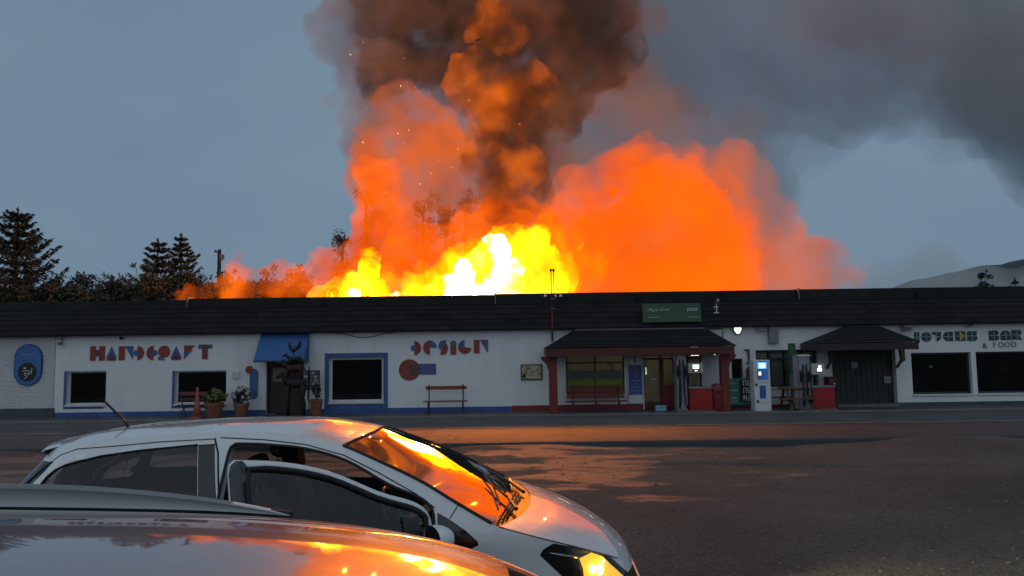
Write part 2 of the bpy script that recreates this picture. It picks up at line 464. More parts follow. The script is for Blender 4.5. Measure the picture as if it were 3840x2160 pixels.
M['car_bronze'].node_tree.nodes['Principled BSDF'].inputs['Coat IOR'].default_value = 2.0
M['car_bronze'].node_tree.nodes['Principled BSDF'].inputs['Coat Roughness'].default_value = 0.03
M['rail_silver'] = m_paint('silver_rail', (0.62, 0.64, 0.66), 0.45, 0.0, 0.0)
M['car_black'] = mat('car_black_trim', (0.012, 0.012, 0.013), 0.35, var=0.2)
M['gloss_black'] = mat('gloss_black_trim', (0.008, 0.008, 0.009), 0.12, var=0.2, coat=0.6)
M['rubber'] = mat('rubber', (0.014, 0.014, 0.015), 0.75, var=0.2)
M['seat'] = mat('dark_seat_cloth', (0.022, 0.020, 0.021), 0.9, var=0.2, scale=30)
M['alloy'] = mat('alloy_wheel', (0.45, 0.45, 0.46), 0.3, metal=0.8)
M['chrome'] = mat('chrome', (0.7, 0.7, 0.7), 0.08, metal=1.0, var=0.03)
M['bulb'] = m_emit('lit_headlamp_bulb', (1.0, 0.72, 0.18), 9.0)
M['bulb_glow'] = m_emit('lit_headlamp_reflector', (1.0, 0.55, 0.04), 1.1)
M['tail_red'] = mat('tail_lamp_red', (0.35, 0.01, 0.01), 0.2, coat=0.8)
# ================================================================== the setting: ground, lot, road, forecourt
F = 24.0                                    # depth of the shop front

def R(px0, py0, px1, py1, Y=F):
    """photo rectangle on the plane at depth Y -> x0, x1, z0, z1"""
    mx, my = (px0+px1)/2, (py0+py1)/2
    return at(px0, my, Y).x, at(px1, my, Y).x, at(mx, py1, Y).z, at(mx, py0, Y).z

g = MB()
g.grid([[(x, y, -0.30) for x in (-3500, -300, -60, 60, 300, 3500)] for y in (-2500, -60, 60, 300, 1500, 3500)])
structure(g.build('ground', M['grass_ground']))

def lot_z(x, y):
    """the lot rolls gently, dips along the road edge and carries a worn bank"""
    dip = -0.15 * max(0.0, min(1.0, (y - 9.0) / 6.0))
    und = 0.035*mnoise.noise(Vector((x*0.22, y*0.5, 3.1))) + 0.016*mnoise.noise(Vector((x*0.9, y*1.1, 7.7)))
    edge = 0.30 * max(0.0, mnoise.noise(Vector((x*0.38 + 4.2, 1.7, 0.4)))) * max(0.0, min(1.0, (y - 14.2) / 2.0))
    # worn bank that runs across the lot on the right
    yb = 13.6 + 0.45*sin(x*0.55 + 0.6) + 0.18*mnoise.noise(Vector((x*0.8, 0, 2)))
    s = max(0.0, min(1.0, (y - yb) / 0.10))
    fade = max(0.0, min(1.0, (x - 0.6) / 1.4)) * max(0.0, min(1.0, (9.0 - x) / 2.0))
    bank = -0.055 * (1 - s*s*(3-2*s)) * fade * max(0.0, 1 - (yb - y)/5.0 if y < yb else 1.0)
    amp = max(0.0, min(1.0, (y - 3.0)/4.0))
    fine = 0.012*mnoise.noise(Vector((x*3.1, y*4.6, 1.3)))*amp
    return min(dip + und*amp + edge + bank + fine, 0.0 if y > 14.5 else 9)

ys = [-8 + 0.5*i for i in range(20)] + [2 + 0.12*i for i in range(66)] + [9.92 + 0.055*i for i in range(120)]
ys = [y for y in ys if y < 16.42] + [16.42]
xs = [-40 + 1.0*i for i in range(26)] + [-14 + 0.12*i for i in range(234)] + [14.08 + 1.0*i for i in range(27)]
structure(MB().grid([[(x, y, lot_z(x, y)) for x in xs] for y in ys]).build('gravel_lot', M['gravel'], smooth=True))
def rz(x): return 0.015*mnoise.noise(Vector((x*0.15, 0, 9)))
def edge_y(x): return 16.40 + 0.07*mnoise.noise(Vector((x*0.9, 5, 0))) + 0.03*mnoise.noise(Vector((x*4, 5, 0)))
ex = [-45 + 0.25*i for i in range(361)]
rd = MB().grid([[(x, edge_y(x) + 0.02, -0.25) for x in ex], [(x, edge_y(x), -0.035) for x in ex], [(x, edge_y(x) + 0.05, 0.0) for x in ex],
                [(x, 18.0, 0.035) for x in ex], [(x, 19.6, 0.012) for x in ex]])
structure(rd.build('road', M['asphalt'], smooth=True))
structure(MB().box(-45, 45, 19.6, 26.0, -0.25, 0.022).build('forecourt', M['forecourt']))
# worn white edge line of the road, broken where it has rubbed off
ln = MB(); x = -40.0
while x < 40:
    L = random.uniform(0.8, 3.2)
    n = max(2, int(L/0.4))
    rows = [[(x + L*k/n, 19.33 + dy, 0.0215) for k in range(n+1)] for dy in (0.0, 0.10)]
    ln.grid(rows)
    x += L + random.choice((0.02, 0.05, 0.4, 0.02))
structure(ln.build('road_marking', M['line']))
# footpath along the shop with its kerb stones (each stone a piece)
fp = structure(MB().box(-45, 45, 22.55, 24.4, -0.2, 0.055).build('footpath', M['forecourt']))
kerb = MB().box(0, 0.895, 0, 0.14, 0, 0.24).build('kerb_stone', M['kerb'], fp, local=True, bevel=0.012)
kerb.location = (-17.9, 22.40, -0.168)
for i in range(1, 40):
    k = kerb.copy(); COL.objects.link(k); k.location = (-17.9 + 0.905*i, 22.40 + random.uniform(-.006, .006), -0.168 + random.uniform(-.006, .006))
# loose stones lying on the lot
st = MB()
def pebble(mb, x, y, z, r):
    n = 6; vs = []
    for (h, q) in ((-.25, .75), (.25, 1.0), (.75, .55)):
        for k in range(n):
            a = 2*pi*k/n + random.uniform(-.3, .3); rr = r*q*random.uniform(.75, 1.2)
            vs.append((x + rr*cos(a), y + rr*sin(a)*0.8, z + h*r*0.7))
    fs = [(i*n+k, i*n+(k+1) % n, (i+1)*n+(k+1) % n, (i+1)*n+k) for i in range(2) for k in range(n)] + [tuple(2*n+k for k in range(n))]
    mb.add(vs, fs)
for i in range(5500):
    y = 3.2 + 12.5*random.random()**1.7; x = random.uniform(-0.62, 0.75)*y*1.05 + 0.6
    r = random.choice((.006, .008, .010, .012, .016)) * random.uniform(.7, 1.3) * (0.75 + y*0.04)
    if random.random() < 0.02: r *= 2.0
    pebble(st, x, y, lot_z(x, y), r)
stuff(st.build('loose_gravel', M['stone']))

# far hill, and low cloud drifting across its foot
hl = MB(); rows = []
for j in range(26):
    v = j/25.0; row = []
    for i in range(70):
        u = i/69.0
        x = 250 + 900*u; y = 900 + 500*v
        h = 185*max(0, sin(min(1, u*1.02)*pi*0.55))**1.25 * sin(pi*min(1, v*1.0))**0.8
        h *= 0.86
        h += 9*mnoise.noise(Vector((x*0.012, y*0.012, 0))) + 4*mnoise.noise(Vector((x*0.04, y*0.04, 0)))
        row.append((x, y, max(h, -2) if v not in (0, 1) else -3))
    rows.append(row)
structure(hl.grid(rows).build('hill', M['hill'], smooth=True))

# ================================================================== the long building
bld = thing('shop_building', 'long white single storey shop building with a dark slate fascia and red and blue plinths', 'building', (0, F, 0))

def wall_holes(name, m, x0, x1, z0, z1, holes, yf, thick=0.28):
    xs = sorted({x0, x1, *[h[0] for h in holes], *[h[1] for h in holes]})
    zs = sorted({z0, z1, *[h[2] for h in holes], *[h[3] for h in holes]})
    mb = MB()
    for i in range(len(xs)-1):
        for j in range(len(zs)-1):
            cx, cz = (xs[i]+xs[i+1])/2, (zs[j]+zs[j+1])/2
            if any(h[0] < cx < h[1] and h[2] < cz < h[3] for h in holes): continue
            for yy, fl in ((yf, False), (yf+thick, True)):
                q = [(xs[i],yy,zs[j]),(xs[i+1],yy,zs[j]),(xs[i+1],yy,zs[j+1]),(xs[i],yy,zs[j+1])]
                mb.add(q, [(3,2,1,0) if fl else (0,1,2,3)])
    for (a, b, c, d) in holes:
        mb.add([(a,yf,c),(a,yf+thick,c),(a,yf+thick,d),(a,yf,d)], [(3,2,1,0)])
        mb.add([(b,yf,c),(b,yf+thick,c),(b,yf+thick,d),(b,yf,d)], [(0,1,2,3)])
        mb.add([(a,yf,d),(b,yf,d),(b,yf+thick,d),(a,yf+thick,d)], [(0,1,2,3)])
        if c > z0 + 0.01: mb.add([(a,yf,c),(b,yf,c),(b,yf+thick,c),(a,yf+thick,c)], [(3,2,1,0)])
    return mb.build(name, m, bld)

XL, X1, X2, X3, XR = -20.0, at(205, 1400, F).x, at(2058, 1400, F).x, at(2737, 1400, F).x, 20.0
ZT = 2.80
win_holes = {}
def hole(key, *px): win_holes[key] = R(*px); return win_holes[key]
h1 = hole('w1', 250, 1392, 397, 1518); h2 = hole('w2', 656, 1390, 848, 1514); h3 = hole('w3', 1234, 1340, 1438, 1508)
hd = list(R(998, 1350, 1138, 1545)); hd[2] = 0.055
hs = hole('shop', 2122, 1327, 2342, 1478)
he = list(R(2415, 1322, 2632, 1530)); he[2] = 0.055
hb = hole('brown', 2744, 1345, 2786, 1425)
hg = hole('green', 2836, 1312, 3068, 1452)
hp = list(R(3122, 1298, 3362, 1530)); hp[2] = 0.055
hB1 = hole('bar1', 3420, 1322, 3645, 1478); hB2 = hole('bar2', 3663, 1318, 3905, 1474)
wall_holes('wall', M['dash'], XL, X1, 0.0, ZT, [], F-0.015)['label'] = 'pebbledashed white wall end'
wall_holes('wall', M['wall'], X1, X2, 0.0, ZT, [h1, h2, h3, hd], F)
wall_holes('wall', M['wall'], X2, X3, 0.0, ZT, [hs, he], F)
wall_holes('wall', M['wall'], X3, XR, 0.0, ZT, [hb, hg, hp, hB1, hB2], F)
for xa in (XL, XR-0.25): box('side_wall', M['wall'], bld, xa, xa+0.25, F+0.29, 31.0, 0, ZT)
box('rear_wall', M['wall'], bld, XL, XR, 31.003, 31.25, 0, ZT)
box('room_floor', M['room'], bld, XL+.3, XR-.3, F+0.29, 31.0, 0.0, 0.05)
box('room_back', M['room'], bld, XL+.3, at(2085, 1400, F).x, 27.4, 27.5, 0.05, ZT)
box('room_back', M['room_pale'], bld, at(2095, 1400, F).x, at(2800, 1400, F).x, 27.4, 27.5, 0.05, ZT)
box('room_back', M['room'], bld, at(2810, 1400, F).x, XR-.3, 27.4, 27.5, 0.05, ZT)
for p in (1090, 2090, 2805, 3110): box('room_partition', M['room'], bld, at(p,1400,F).x, at(p,1400,F).x+0.1, F+0.3, 27.39, 0.05, ZT)
box('flat_roof', M['flat_roof'], bld, XL, XR, F+0.25, 31.3, ZT+0.003, 3.25)

# plinths
def plinth(m, pa, pb, z1, proud=0.02):
    xa, xb = at(pa, 1530, F).x, at(pb, 1530, F).x
    return box('plinth', m, bld, xa, xb, F-proud, F+0.002, 0.03, z1)
plinth(M['grey_plinth'], -300, 204, 0.36, 0.05)
plinth(M['blue_plinth'], 205.5, 996, 0.21); plinth(M['blue_plinth'], 1140, 1918, 0.215)
plinth(M['red_plinth'], 1919, 2413, 0.235); plinth(M['red_plinth'], 2634, 2742, 0.20, 0.025)
plinth(M['red_plinth'], 2746, 3118, 0.16); plinth(M['grey_plinth'], 3366, 4000, 0.165, 0.03)

# slated fascia: sloping boards carry courses of slates, each slate its own piece
Y0, Z0, Y1, Z1 = 23.72, 2.675, 24.10, 3.53
fas = MB().prism([(0, 0)], 0, 0) if False else MB()
fas.add([(XL,Y0+.03,Z0),(XR,Y0+.03,Z0),(XR,Y1+.03,Z1),(XL,Y1+.03,Z1),(XL,F+.28,Z0),(XR,F+.28,Z0),(XR,F+.28,Z1),(XL,F+.28,Z1)],
        [(0,1,2,3),(4,5,1,0),(7,6,5,4),(3,2,6,7),(0,3,7,4),(1,5,6,2)])
fas = fas.build('fascia', M['slate_joint'], bld)
slope = Vector((0, Y1-Y0, Z1-Z0)); SL = slope.length; sd = slope.normalized(); nrm = Vector((0, -sd.z, sd.y))
NC, SW = 5, 0.50
ex_ = SL/NC
def slate_mesh(k):
    w, h, th = SW-0.008, ex_*1.12, 0.011
    q = []
    for (dx, ds, dn) in ((0,0,.022),(w,0,.022),(w,h,.006),(0,h,.006),(0,0,.022-th),(w,0,.022-th),(w,h,.006-th),(0,h,.006-th)):
        j = random.uniform(-.006, .006) if ds == 0 else 0
        q.append(Vector((dx, 0, 0)) + sd*(ds+j) + nrm*(dn + random.uniform(-.003, .003)))
    me = bpy.data.meshes.new('slate')
    me.from_pydata(q, [], [(0,1,2,3),(7,6,5,4),(0,4,5,1),(1,5,6,2),(2,6,7,3),(3,7,4,0)]); me.update()
    me.materials.append(M['slate'])
    return me
variants = [slate_mesh(k) for k in range(8)]
slots = []
for c in range(NC):
    x = XL + (SW/2 if c % 2 else 0)
    while x < XR - SW:
        slots.append((abs(x + SW/2), x, c)); x += SW
slots.sort()
rest = MB(); off = wpos(fas)
for n, (_, x, c) in enumerate(slots):
    p = Vector((x, Y0, Z0)) + sd*(c*ex_ + 0.004)
    me = random.choice(variants)
    if n < 300:
        o = bpy.data.objects.new('slate', me); COL.objects.link(o); o.parent = fas; o.location = p - off
    else:
        rest.add([v.co + p for v in me.vertices], [tuple(f.vertices) for f in me.polygons])
stuff(rest.build('slates', M['slate'], fas))
# cap above the slates, in long lengths with a joint strip over each seam
caps = [XL, -10.6, -0.55, 9.35, XR]
for i in range(4):
    z1 = (3.80, 3.835, 3.86, 3.872)[i]
    mb = MB().add([(caps[i]+.004,24.06,3.50),(caps[i+1]-.004,24.06,3.50),(caps[i+1]-.004,24.20,z1),(caps[i]+.004,24.20,z1),
                   (caps[i]+.004,24.55,3.50),(caps[i+1]-.004,24.55,3.50),(caps[i+1]-.004,24.55,z1),(caps[i]+.004,24.55,z1)],
                  [(0,1,2,3),(3,2,6,7),(5,4,7,6),(4,5,1,0),(1,5,6,2),(4,0,3,7)])
    mb.build('roof_cap', M['cap'], bld)
for x in caps[1:4]: box('cap_joint', M['lead'], bld, x-.02, x+.02, 24.03, 24.5, 3.52, 3.895)
for x in (-6.2, 4.1, 13.2): box('cap_joint', M['cap'], bld, x-.05, x+.05, 24.06, 24.24, 3.47, 3.70)
box('soffit_board', M['brown_frame'], bld, XL, XR, Y0+.05, F-.003, Z0-.022, Z0-.003)

# ---- windows
def window(key, hole, frame_m, fw=0.06, mull=(), trans=(), surround=None, sw=0.09, sill=True, gl='glass', setback=0.12):
    a, b, c, d = hole
    yb = F + setback
    mb = MB()
    mb.box(a+.001, a+fw, yb, yb+.06, c+.001, d-.001); mb.box(b-fw, b-.001, yb, yb+.06, c+.001, d-.001)
    mb.box(a+fw, b-fw, yb, yb+.06, c+.001, c+fw); mb.box(a+fw, b-fw, yb, yb+.06, d-fw, d-.001)
    w = mb.build('window', frame_m, bld, bevel=0.006)
    for t_ in mull: box('mullion', frame_m, w, a+(b-a)*t_-fw*.45, a+(b-a)*t_+fw*.45, yb+.002, yb+.055, c+fw, d-fw)
    xsn = [0] + list(mull) + [1]
    for k, t_ in enumerate(trans):
        for i in range(len(xsn)-1):
            xa = a+(b-a)*xsn[i] + (fw*.46 if i else fw); xb = a+(b-a)*xsn[i+1] - (fw*.46 if i < len(xsn)-2 else fw)
            box('transom', frame_m, w, xa, xb, yb+.004, yb+.052, c+(d-c)*t_-fw*.4, c+(d-c)*t_+fw*.4)
    zsn = [0] + list(trans) + [1]
    for i in range(len(xsn)-1):
        for j in range(len(zsn)-1):
            xa, xb = a+(b-a)*xsn[i]+fw*.3, a+(b-a)*xsn[i+1]-fw*.3
            za, zb = c+(d-c)*zsn[j]+fw*.3, c+(d-c)*zsn[j+1]-fw*.3
            box('pane', M[gl], w, xa, xb, yb+.026, yb+.031, za, zb)
    if sill: box('sill', M['white_frame'], w, a-.03, b+.03, F-.05, F+setback-.002, c-.055, c+.004, bevel=0.006)
    if surround:
        s = sw; s2 = .055 if sill else 0
        box('surround', surround, w, a-s, a-.002, F-.012, F+.001, c-s-s2, d+s); box('surround', surround, w, b+.002, b+s, F-.012, F+.001, c-s-s2, d+s)
        box('surround', surround, w, a-.002, b+.002, F-.012, F+.001, d+.002, d+s); box('surround', surround, w, a-.002, b+.002, F-.012, F+.001, c-s-s2, c-s2-.002)
    return w
W1 = window('w1', h1, M['white_frame'], 0.05)
W2 = window('w2', h2, M['white_frame'], 0.05)
for (hh, w_) in ((h1, W1), (h2, W2)):          # narrow blue band on the left and below only
    a, b, c, d = hh
    box('surround', M['blue_frame'], w_, a-.09, a-.003, F-.011, F+.001, c-.13, d+.01)
    box('surround', M['blue_frame'], w_, a-.003, b-.05, F-.011, F+.001, c-.13, c-.058)
W3 = window('w3', h3, M['white_frame'], 0.075, surround=M['blue_frame'], sw=0.14)
WS = window('shop', hs, M['rust'], 0.06, mull=(0.5,), trans=(0.78,), sill=False, gl='clear', setback=0.05)
WB = window('brown', hb, M['brown_frame'], 0.04, sill=False)
WG = window('green', hg, M['green_frame'], 0.07, mull=(0.25, 0.5, 0.77), trans=(0.76,), gl='clear')
for i, t_ in enumerate((0.0, .25, .5, .77)):    # blinds drawn behind the green framed panes
    a, b, c, d = hg; nx = (.25, .5, .77, 1.0)[i]
    box('blind', M['cream'], WG, a+(b-a)*t_+.05, a+(b-a)*nx-.05, F+.24, F+.25, c+.04, d-.05)
V1 = window('bar1', hB1, M['green_frame'], 0.06)
V2 = window('bar2', hB2, M['green_frame'], 0.06)

# ---- craft shop door
xa, xb, za, zb = hd
dr = box('door', M['bark_door'], bld, xa+.05, xb-.05, F+.16, F+.21, za+.002, zb-.16)
box('frame', M['brown_frame'], dr, xa+.001, xa+.05, F+.10, F+.24, za, zb-.001); box('frame', M['brown_frame'], dr, xb-.05, xb-.001, F+.10, F+.24, za, zb-.001)
box('frame', M['brown_frame'], dr, xa+.05, xb-.05, F+.12, F+.24, zb-.155, zb-.001)
q = R(1018, 1381, 1066, 1432); box('pane', mat('frosted_door_pane', (0.16, 0.17, 0.15), 0.2), dr, q[0], q[1], F+.147, F+.158, q[2], q[3])
box('rail', M['rust'], dr, xa+.06, xb-.06, F+.148, F+.159, zb-.25, zb-.21)
box('panel', M['brown_frame'], dr, xa+.1, xb-.1, F+.149, F+.159, za+.12, za+.7)
box('threshold', M['kerb'], dr, xa-.02, xa+.30, F-.06, F+.09, .056, .085)

# ---- porch roof over the shop entrance
def hip(name, m, eave_l, eave_r, ridge_l, ridge_r, Ye, Yr, th, fas_m, out=0.0):
    el, er, rl, rr_ = at(*eave_l, Ye), at(*eave_r, Ye), at(*ridge_l, Yr), at(*ridge_r, Yr)
    ze = (el.z + er.z)/2; zr = (rl.z + rr_.z)/2
    yw = F-0.003
    P = [(el.x,Ye,ze),(er.x,Ye,ze),(rr_.x,Yr,zr),(rl.x,Yr,zr),(el.x,yw,ze),(er.x,yw,ze)]
    body = MB().add(P + [(rl.x,yw,zr),(rr_.x,yw,zr)], [(0,1,2,3),(0,3,6,4),(1,5,7,2),(3,2,7,6),(0,4,5,1)])
    o = body.build(name, m, bld)
    box('eave_board', fas_m, o, el.x+.02, er.x-.02, Ye+.02, Ye+.06, ze-th, ze-.006)
    box('eave_board', fas_m, o, el.x+.02, el.x+.06, Ye+.062, yw-.002, ze-th, ze-.006); box('eave_board', fas_m, o, er.x-.06, er.x-.02, Ye+.062, yw-.002, ze-th, ze-.006)
    box('soffit', fas_m, o, el.x+.062, er.x-.062, Ye+.062, yw-.002, ze-th+.05, ze-th+.07)
    # courses of slates as raised strips up the front slope
    n = 7
    for k in range(n):
        t0, t1 = k/n, (k+1.08)/n
        def pt(t, s, up):
            A = Vector(P[0]).lerp(Vector(P[3]), min(t, 1)); B = Vector(P[1]).lerp(Vector(P[2]), min(t, 1))
            return A.lerp(B, s) + Vector((0, -up*.8, up*.6))
        c_ = [pt(t0,0,.022), pt(t0,1,.022), pt(t1,1,.006), pt(t1,0,.006), pt(t0,0,.002), pt(t0,1,.002)]
        MB().add(c_, [(0,1,2,3),(4,5,1,0)]).build('slate_course', m, o)
    for ia, ib in ((0, 3), (1, 2)): MB().tube([P[ia], P[ib]], .03, 6).build('hip_tile', m, o)
    return o, P, ze
porch, PP, PZ = hip('porch_roof', M['slate'], (2046, 1312), (2757, 1290), (2158, 1238), (2640, 1232), 22.6, 23.70, 0.26, M['rust'])
box('flashing', M['lead'], porch, PP[3][0]-.02, PP[2][0]+.02, 23.66, 23.70, PP[3][2]-.01, PP[3][2]+.035)
for (p0, p1, sgn) in ((2059, 2090, -1), (2704, 2733, 1)):
    x0_, x1_ = at(p0, 1450, 23.1).x, at(p1, 1450, 23.1).x
    po = MB().box(x0_, x1_, 22.98, 23.28, 0.056, PZ-.2601)
    po = po.build('porch_post', M['post_red'], bld, bevel=0.01)
    xo = x0_ if sgn < 0 else x1_
    MB().prism([(xo, PZ-.262), (xo + sgn*.26, PZ-.262), (xo+sgn*.20, PZ-.38), (xo+sgn*.06, PZ-.50), (xo, PZ-.72)], 23.02, 23.24).build('bracket', M['post_red'], po)
# entrance screen: glazed panels, red door, lit shop behind
xa, xb, za, zb = he
scr = box('entrance_screen', M['rust'], bld, xa+.002, xb-.002, F+.05, F+.13, zb-.10, zb-.002)
cuts = [xa+.002, at(2478,1400,F).x, at(2536,1400,F).x, at(2582,1400,F).x, xb-.002]
for c_ in cuts: box('upright', M['rust'], scr, max(c_-.035, xa+.002), min(c_+.035, xb-.002), F+.051, F+.129, za+.002, zb-.101)
for i in range(4):
    a, b = cuts[i]+.036, cuts[i+1]-.036
    ztr = at(2500, 1345, F).z
    box('transom', M['rust'], scr, a, b, F+.054, F+.124, ztr-.03, ztr+.03)
    box('fanlight', M['clear'], scr, a-.02, b+.02, F+.086, F+.092, ztr+.02, zb-.08)
    if i == 1:
        d_ = box('door', M['bright_red'] if False else M['dull_red'], scr, a, b, F+.07, F+.11, za+.01, za+.78)
        box('door_stile', M['dull_red'], d_, a, a+.07, F+.071, F+.109, za+.781, ztr-.031); box('door_stile', M['dull_red'], d_, b-.07, b, F+.071, F+.109, za+.781, ztr-.031)
        box('pane', M['clear'], d_, a+.06, b-.06, F+.087, F+.092, za+.77, ztr-.04)
        box('handle', M['steel'], d_, b-.06, b-.035, F+.03, F+.071, za+.85, za+1.15)
    elif i == 2:
        box('panel', M['grey'], scr, a, b, F+.07, F+.11, za+.01, ztr-.031)
    else:
        box('pane', M['clear'], scr, a-.02, b+.02, F+.086, F+.092, za+.2, ztr-.02)
        box('kick_panel', M['rust'], scr, a, b, F+.06, F+.12, za+.01, za+.22)
# ceiling tubes inside the post office shop
for i, (pa, pb, py) in enumerate(((2235, 2330, 1331), (2420, 2462, 1330), (2475, 2520, 1330), (2590, 2628, 1331))):
    q = at(pa, py, 25.2); q2 = at(pb, py, 25.2)
    o = box('ceiling_light', M['white'], bld, q.x, q2.x, 25.1, 25.3, q.z+.07, q.z+.12)
    box('tube', M['tube_light'], o, q.x+.02, q2.x-.02, 25.14, 25.26, q.z-.02, q.z+.068)
    for dx in (.1, .9): MB().tube([(q.x+(q2.x-q.x)*dx, 25.2, q.z+.12), (q.x+(q2.x-q.x)*dx, 25.2, ZT)], .008, 5).build('cord', M['iron'], o)

# ---- bar porch
bporch, BP, BZ = hip('porch_roof', M['slate'], (3070, 1292), (3448, 1278), (3186, 1222), (3282, 1220), 22.5, 23.70, 0.22, M['brown_frame'])
bporch['label'] = 'hipped slate porch roof over the bar door'
xa, xb, za, zb = hp
bd = box('bar_entrance', M['dark_green'], bld, xa+.002, xb-.002, F+.25, F+.29, za+.002, zb-.002)
nb = 12
for k in range(nb):
    a = xa + (xb-xa)*k/nb + .008; b = xa + (xb-xa)*(k+1)/nb - .004
    box('board', M['dark_green'], bd, a, b, F+.215 + .004*(k % 3), F+.249, za+.02, zb-.03)
for (p0, p1, p2, p3) in ((3192, 1358, 3215, 1381), (3315, 1411, 3341, 1437)):
    q = R(p0, p1, p2, p3, F+.2); box('notice', M['grey_print'], bd, q[0], q[1], F+.19, F+.214, q[2], q[3])
box('step', M['kerb'], bd, xa+.05, xb-.05, F-.25, F+.14, .057, .14)
for (p0, sgn) in ((3108, -1), (3372, 1)):
    x0_ = at(p0, 1340, F-.2).x
    MB().prism([(x0_-.07, BZ-.225), (x0_+.07, BZ-.225), (x0_+.06+sgn*.02, 1.52), (x0_-.04+sgn*.02, 1.46)], F-.42, F-.30).build('bracket', M['wood'], bd)
    MB().tube([(x0_, F-.36, 1.55), (x0_, F-.04, 1.30)], .045, 6).build('strut', M['wood'], bd)
# things just inside the bar windows
rm = MB
# ================================================================== signs and lettering on the front
FY = F - 0.012                     # face of raised shapes

def shape(name, m, parent, pts, y0=None, th=0.010):
    y0 = FY if y0 is None else y0
    return MB().prism(pts, y0 - th, y0 + 0.011).build(name, m, parent)

def letter_cell(px0, py0, px1, py1, Y=F):
    a, b, c, d = R(px0, py0, px1, py1, Y)
    return lambda u, v: (a + (b-a)*u, c + (d-c)*v)        # u right, v up, both 0..1

def arc(cell, cu, cv, r, a0, a1, n=14, asp=1.0):
    return [cell(cu + r*cos(radians(a0+(a1-a0)*i/n)), cv + r*asp*sin(radians(a0+(a1-a0)*i/n))) for i in range(n+1)]

hc = thing('wall_lettering', 'word HANDCRAFT in red and blue geometric letters on white wall', 'lettering', (*at(565, 1340, F).xy, 1.5), None)
Rm, Bm, Dm = M['red'], M['blue'], M['red_mix']
def L_(key, rect, parts):
    c = letter_cell(*rect)
    first = None
    for (m, f) in parts:
        o = shape('letter' if first is None else 'letter_shape', m, first or hc_cur, f(c), th=0.010 if first is None else 0.014)
        if first is None: first = o
hc_cur = hc
poly = lambda *p: (lambda c: [c(*q) for q in p])
L_('H', (339,1298,394,1352), [(Rm, poly((0,0),(.38,0),(.38,1),(0,1))), (Rm, poly((.62,0),(1,0),(1,1),(.62,1))), (Dm, poly((.36,.30),(.64,.30),(.64,.74),(.36,.74)))])
L_('A', (398,1300,440,1352), [(Bm, poly((.5,1),(1,.15),(0,.15))), (Rm, poly((.1,0),(.9,0),(.9,.13),(.1,.13))), (Dm, poly((.5,.6),(.8,.1),(.2,.1)))])
L_('N', (446,1298,500,1350), [(Rm, poly((0,0),(.42,0),(.42,1),(0,1))), (Bm, poly((.42,1),(1,1),(1,.05)))])
L_('D', (505,1297,544,1350), [(Rm, lambda c: [c(.3,0)] + arc(c,.3,.5,.62,-90,90,14,.8) + [c(.3,1)]), (Bm, lambda c: arc(c,.2,.5,.28,0,360,14,.75))])
L_('C', (550,1297,590,1350), [(Rm, lambda c: [c(.65,1)] + arc(c,.65,.5,.65,90,270,14,.78) + [c(.65,0)]), (Bm, lambda c: arc(c,.72,.5,.3,0,360,14,.72))])
L_('R', (594,1296,638,1350), [(Rm, lambda c: arc(c,.5,.58,.5,0,360,20,.84)), (Bm, poly((0,0),(.62,0),(.3,.2),(0,.25)))])
L_('A', (640,1297,682,1349), [(Bm, poly((.5,1),(1,.15),(0,.15))), (Rm, poly((.05,0),(.95,0),(.9,.15),(.1,.15))), (Dm, poly((.5,.6),(.8,.1),(.2,.1)))])
L_('F', (691,1295,734,1346), [(Rm, poly((0,1),(1,1),(.6,.72),(.75,.62),(.35,.45),(0,.55))), (Bm, poly((0,.56),(.6,.56),(.0,0)))])
L_('T', (744,1292,796,1346), [(Bm, poly((0,.72),(1,.72),(1,1),(0,1))), (Rm, poly((.28,0),(.68,0),(.68,.71),(.28,.71))), (Dm, poly((.28,.72),(.68,.72),(.68,.99),(.28,.99)))])

dz = thing('wall_lettering', 'word DESIGN in rounded red and blue letters between shop window and map board', 'lettering', (*at(1685, 1310, F).xy, 1.5), None)
hc_cur = dz
L_('d', (1540,1278,1580,1332), [(Rm, lambda c: [c(.35,0)] + arc(c,.35,.5,.62,-90,90,14,.8) + [c(.35,1)]), (Bm, lambda c: arc(c,.28,.5,.28,0,360,14,.7))])
L_('e', (1587,1277,1637,1330), [(Rm, lambda c: [c(.5,1)] + arc(c,.5,.5,.5,90,270) + [c(.5,0)]), (Bm, lambda c: [c(.52,.5), c(1,.5)] + arc(c,.5,.5,.5,5,90) )])
L_('s', (1644,1276,1680,1330), [(Rm, lambda c: [c(.2,0)] + arc(c,.45,.45,.55,-90,60,14,.82) + [c(.35,.5)]), (Bm, lambda c: [c(.9,1)] + arc(c,.55,.62,.52,90,230,14,.72) + [c(.4,.4)])])
L_('i', (1688,1275,1712,1330), [(Rm, poly((.05,0),(.95,0),(.95,.70),(.05,.70))), (Bm, lambda c: arc(c,.5,.72,.5,0,180,12,.5))])
L_('g', (1718,1275,1768,1327), [(Bm, lambda c: [c(.48,1)] + arc(c,.5,.5,.5,95,180) + [c(.48,.5)]), (Rm, lambda c: arc(c,.5,.5,.5,180,350) + [c(.5,.5)])])
L_('n', (1777,1274,1830,1325), [(Rm, poly((0,0),(.40,0),(.40,1),(0,1))), (mat('violet_letter_paint', (.13,.10,.24), .55), poly((.42,1),(1,1),(1,.03)))])

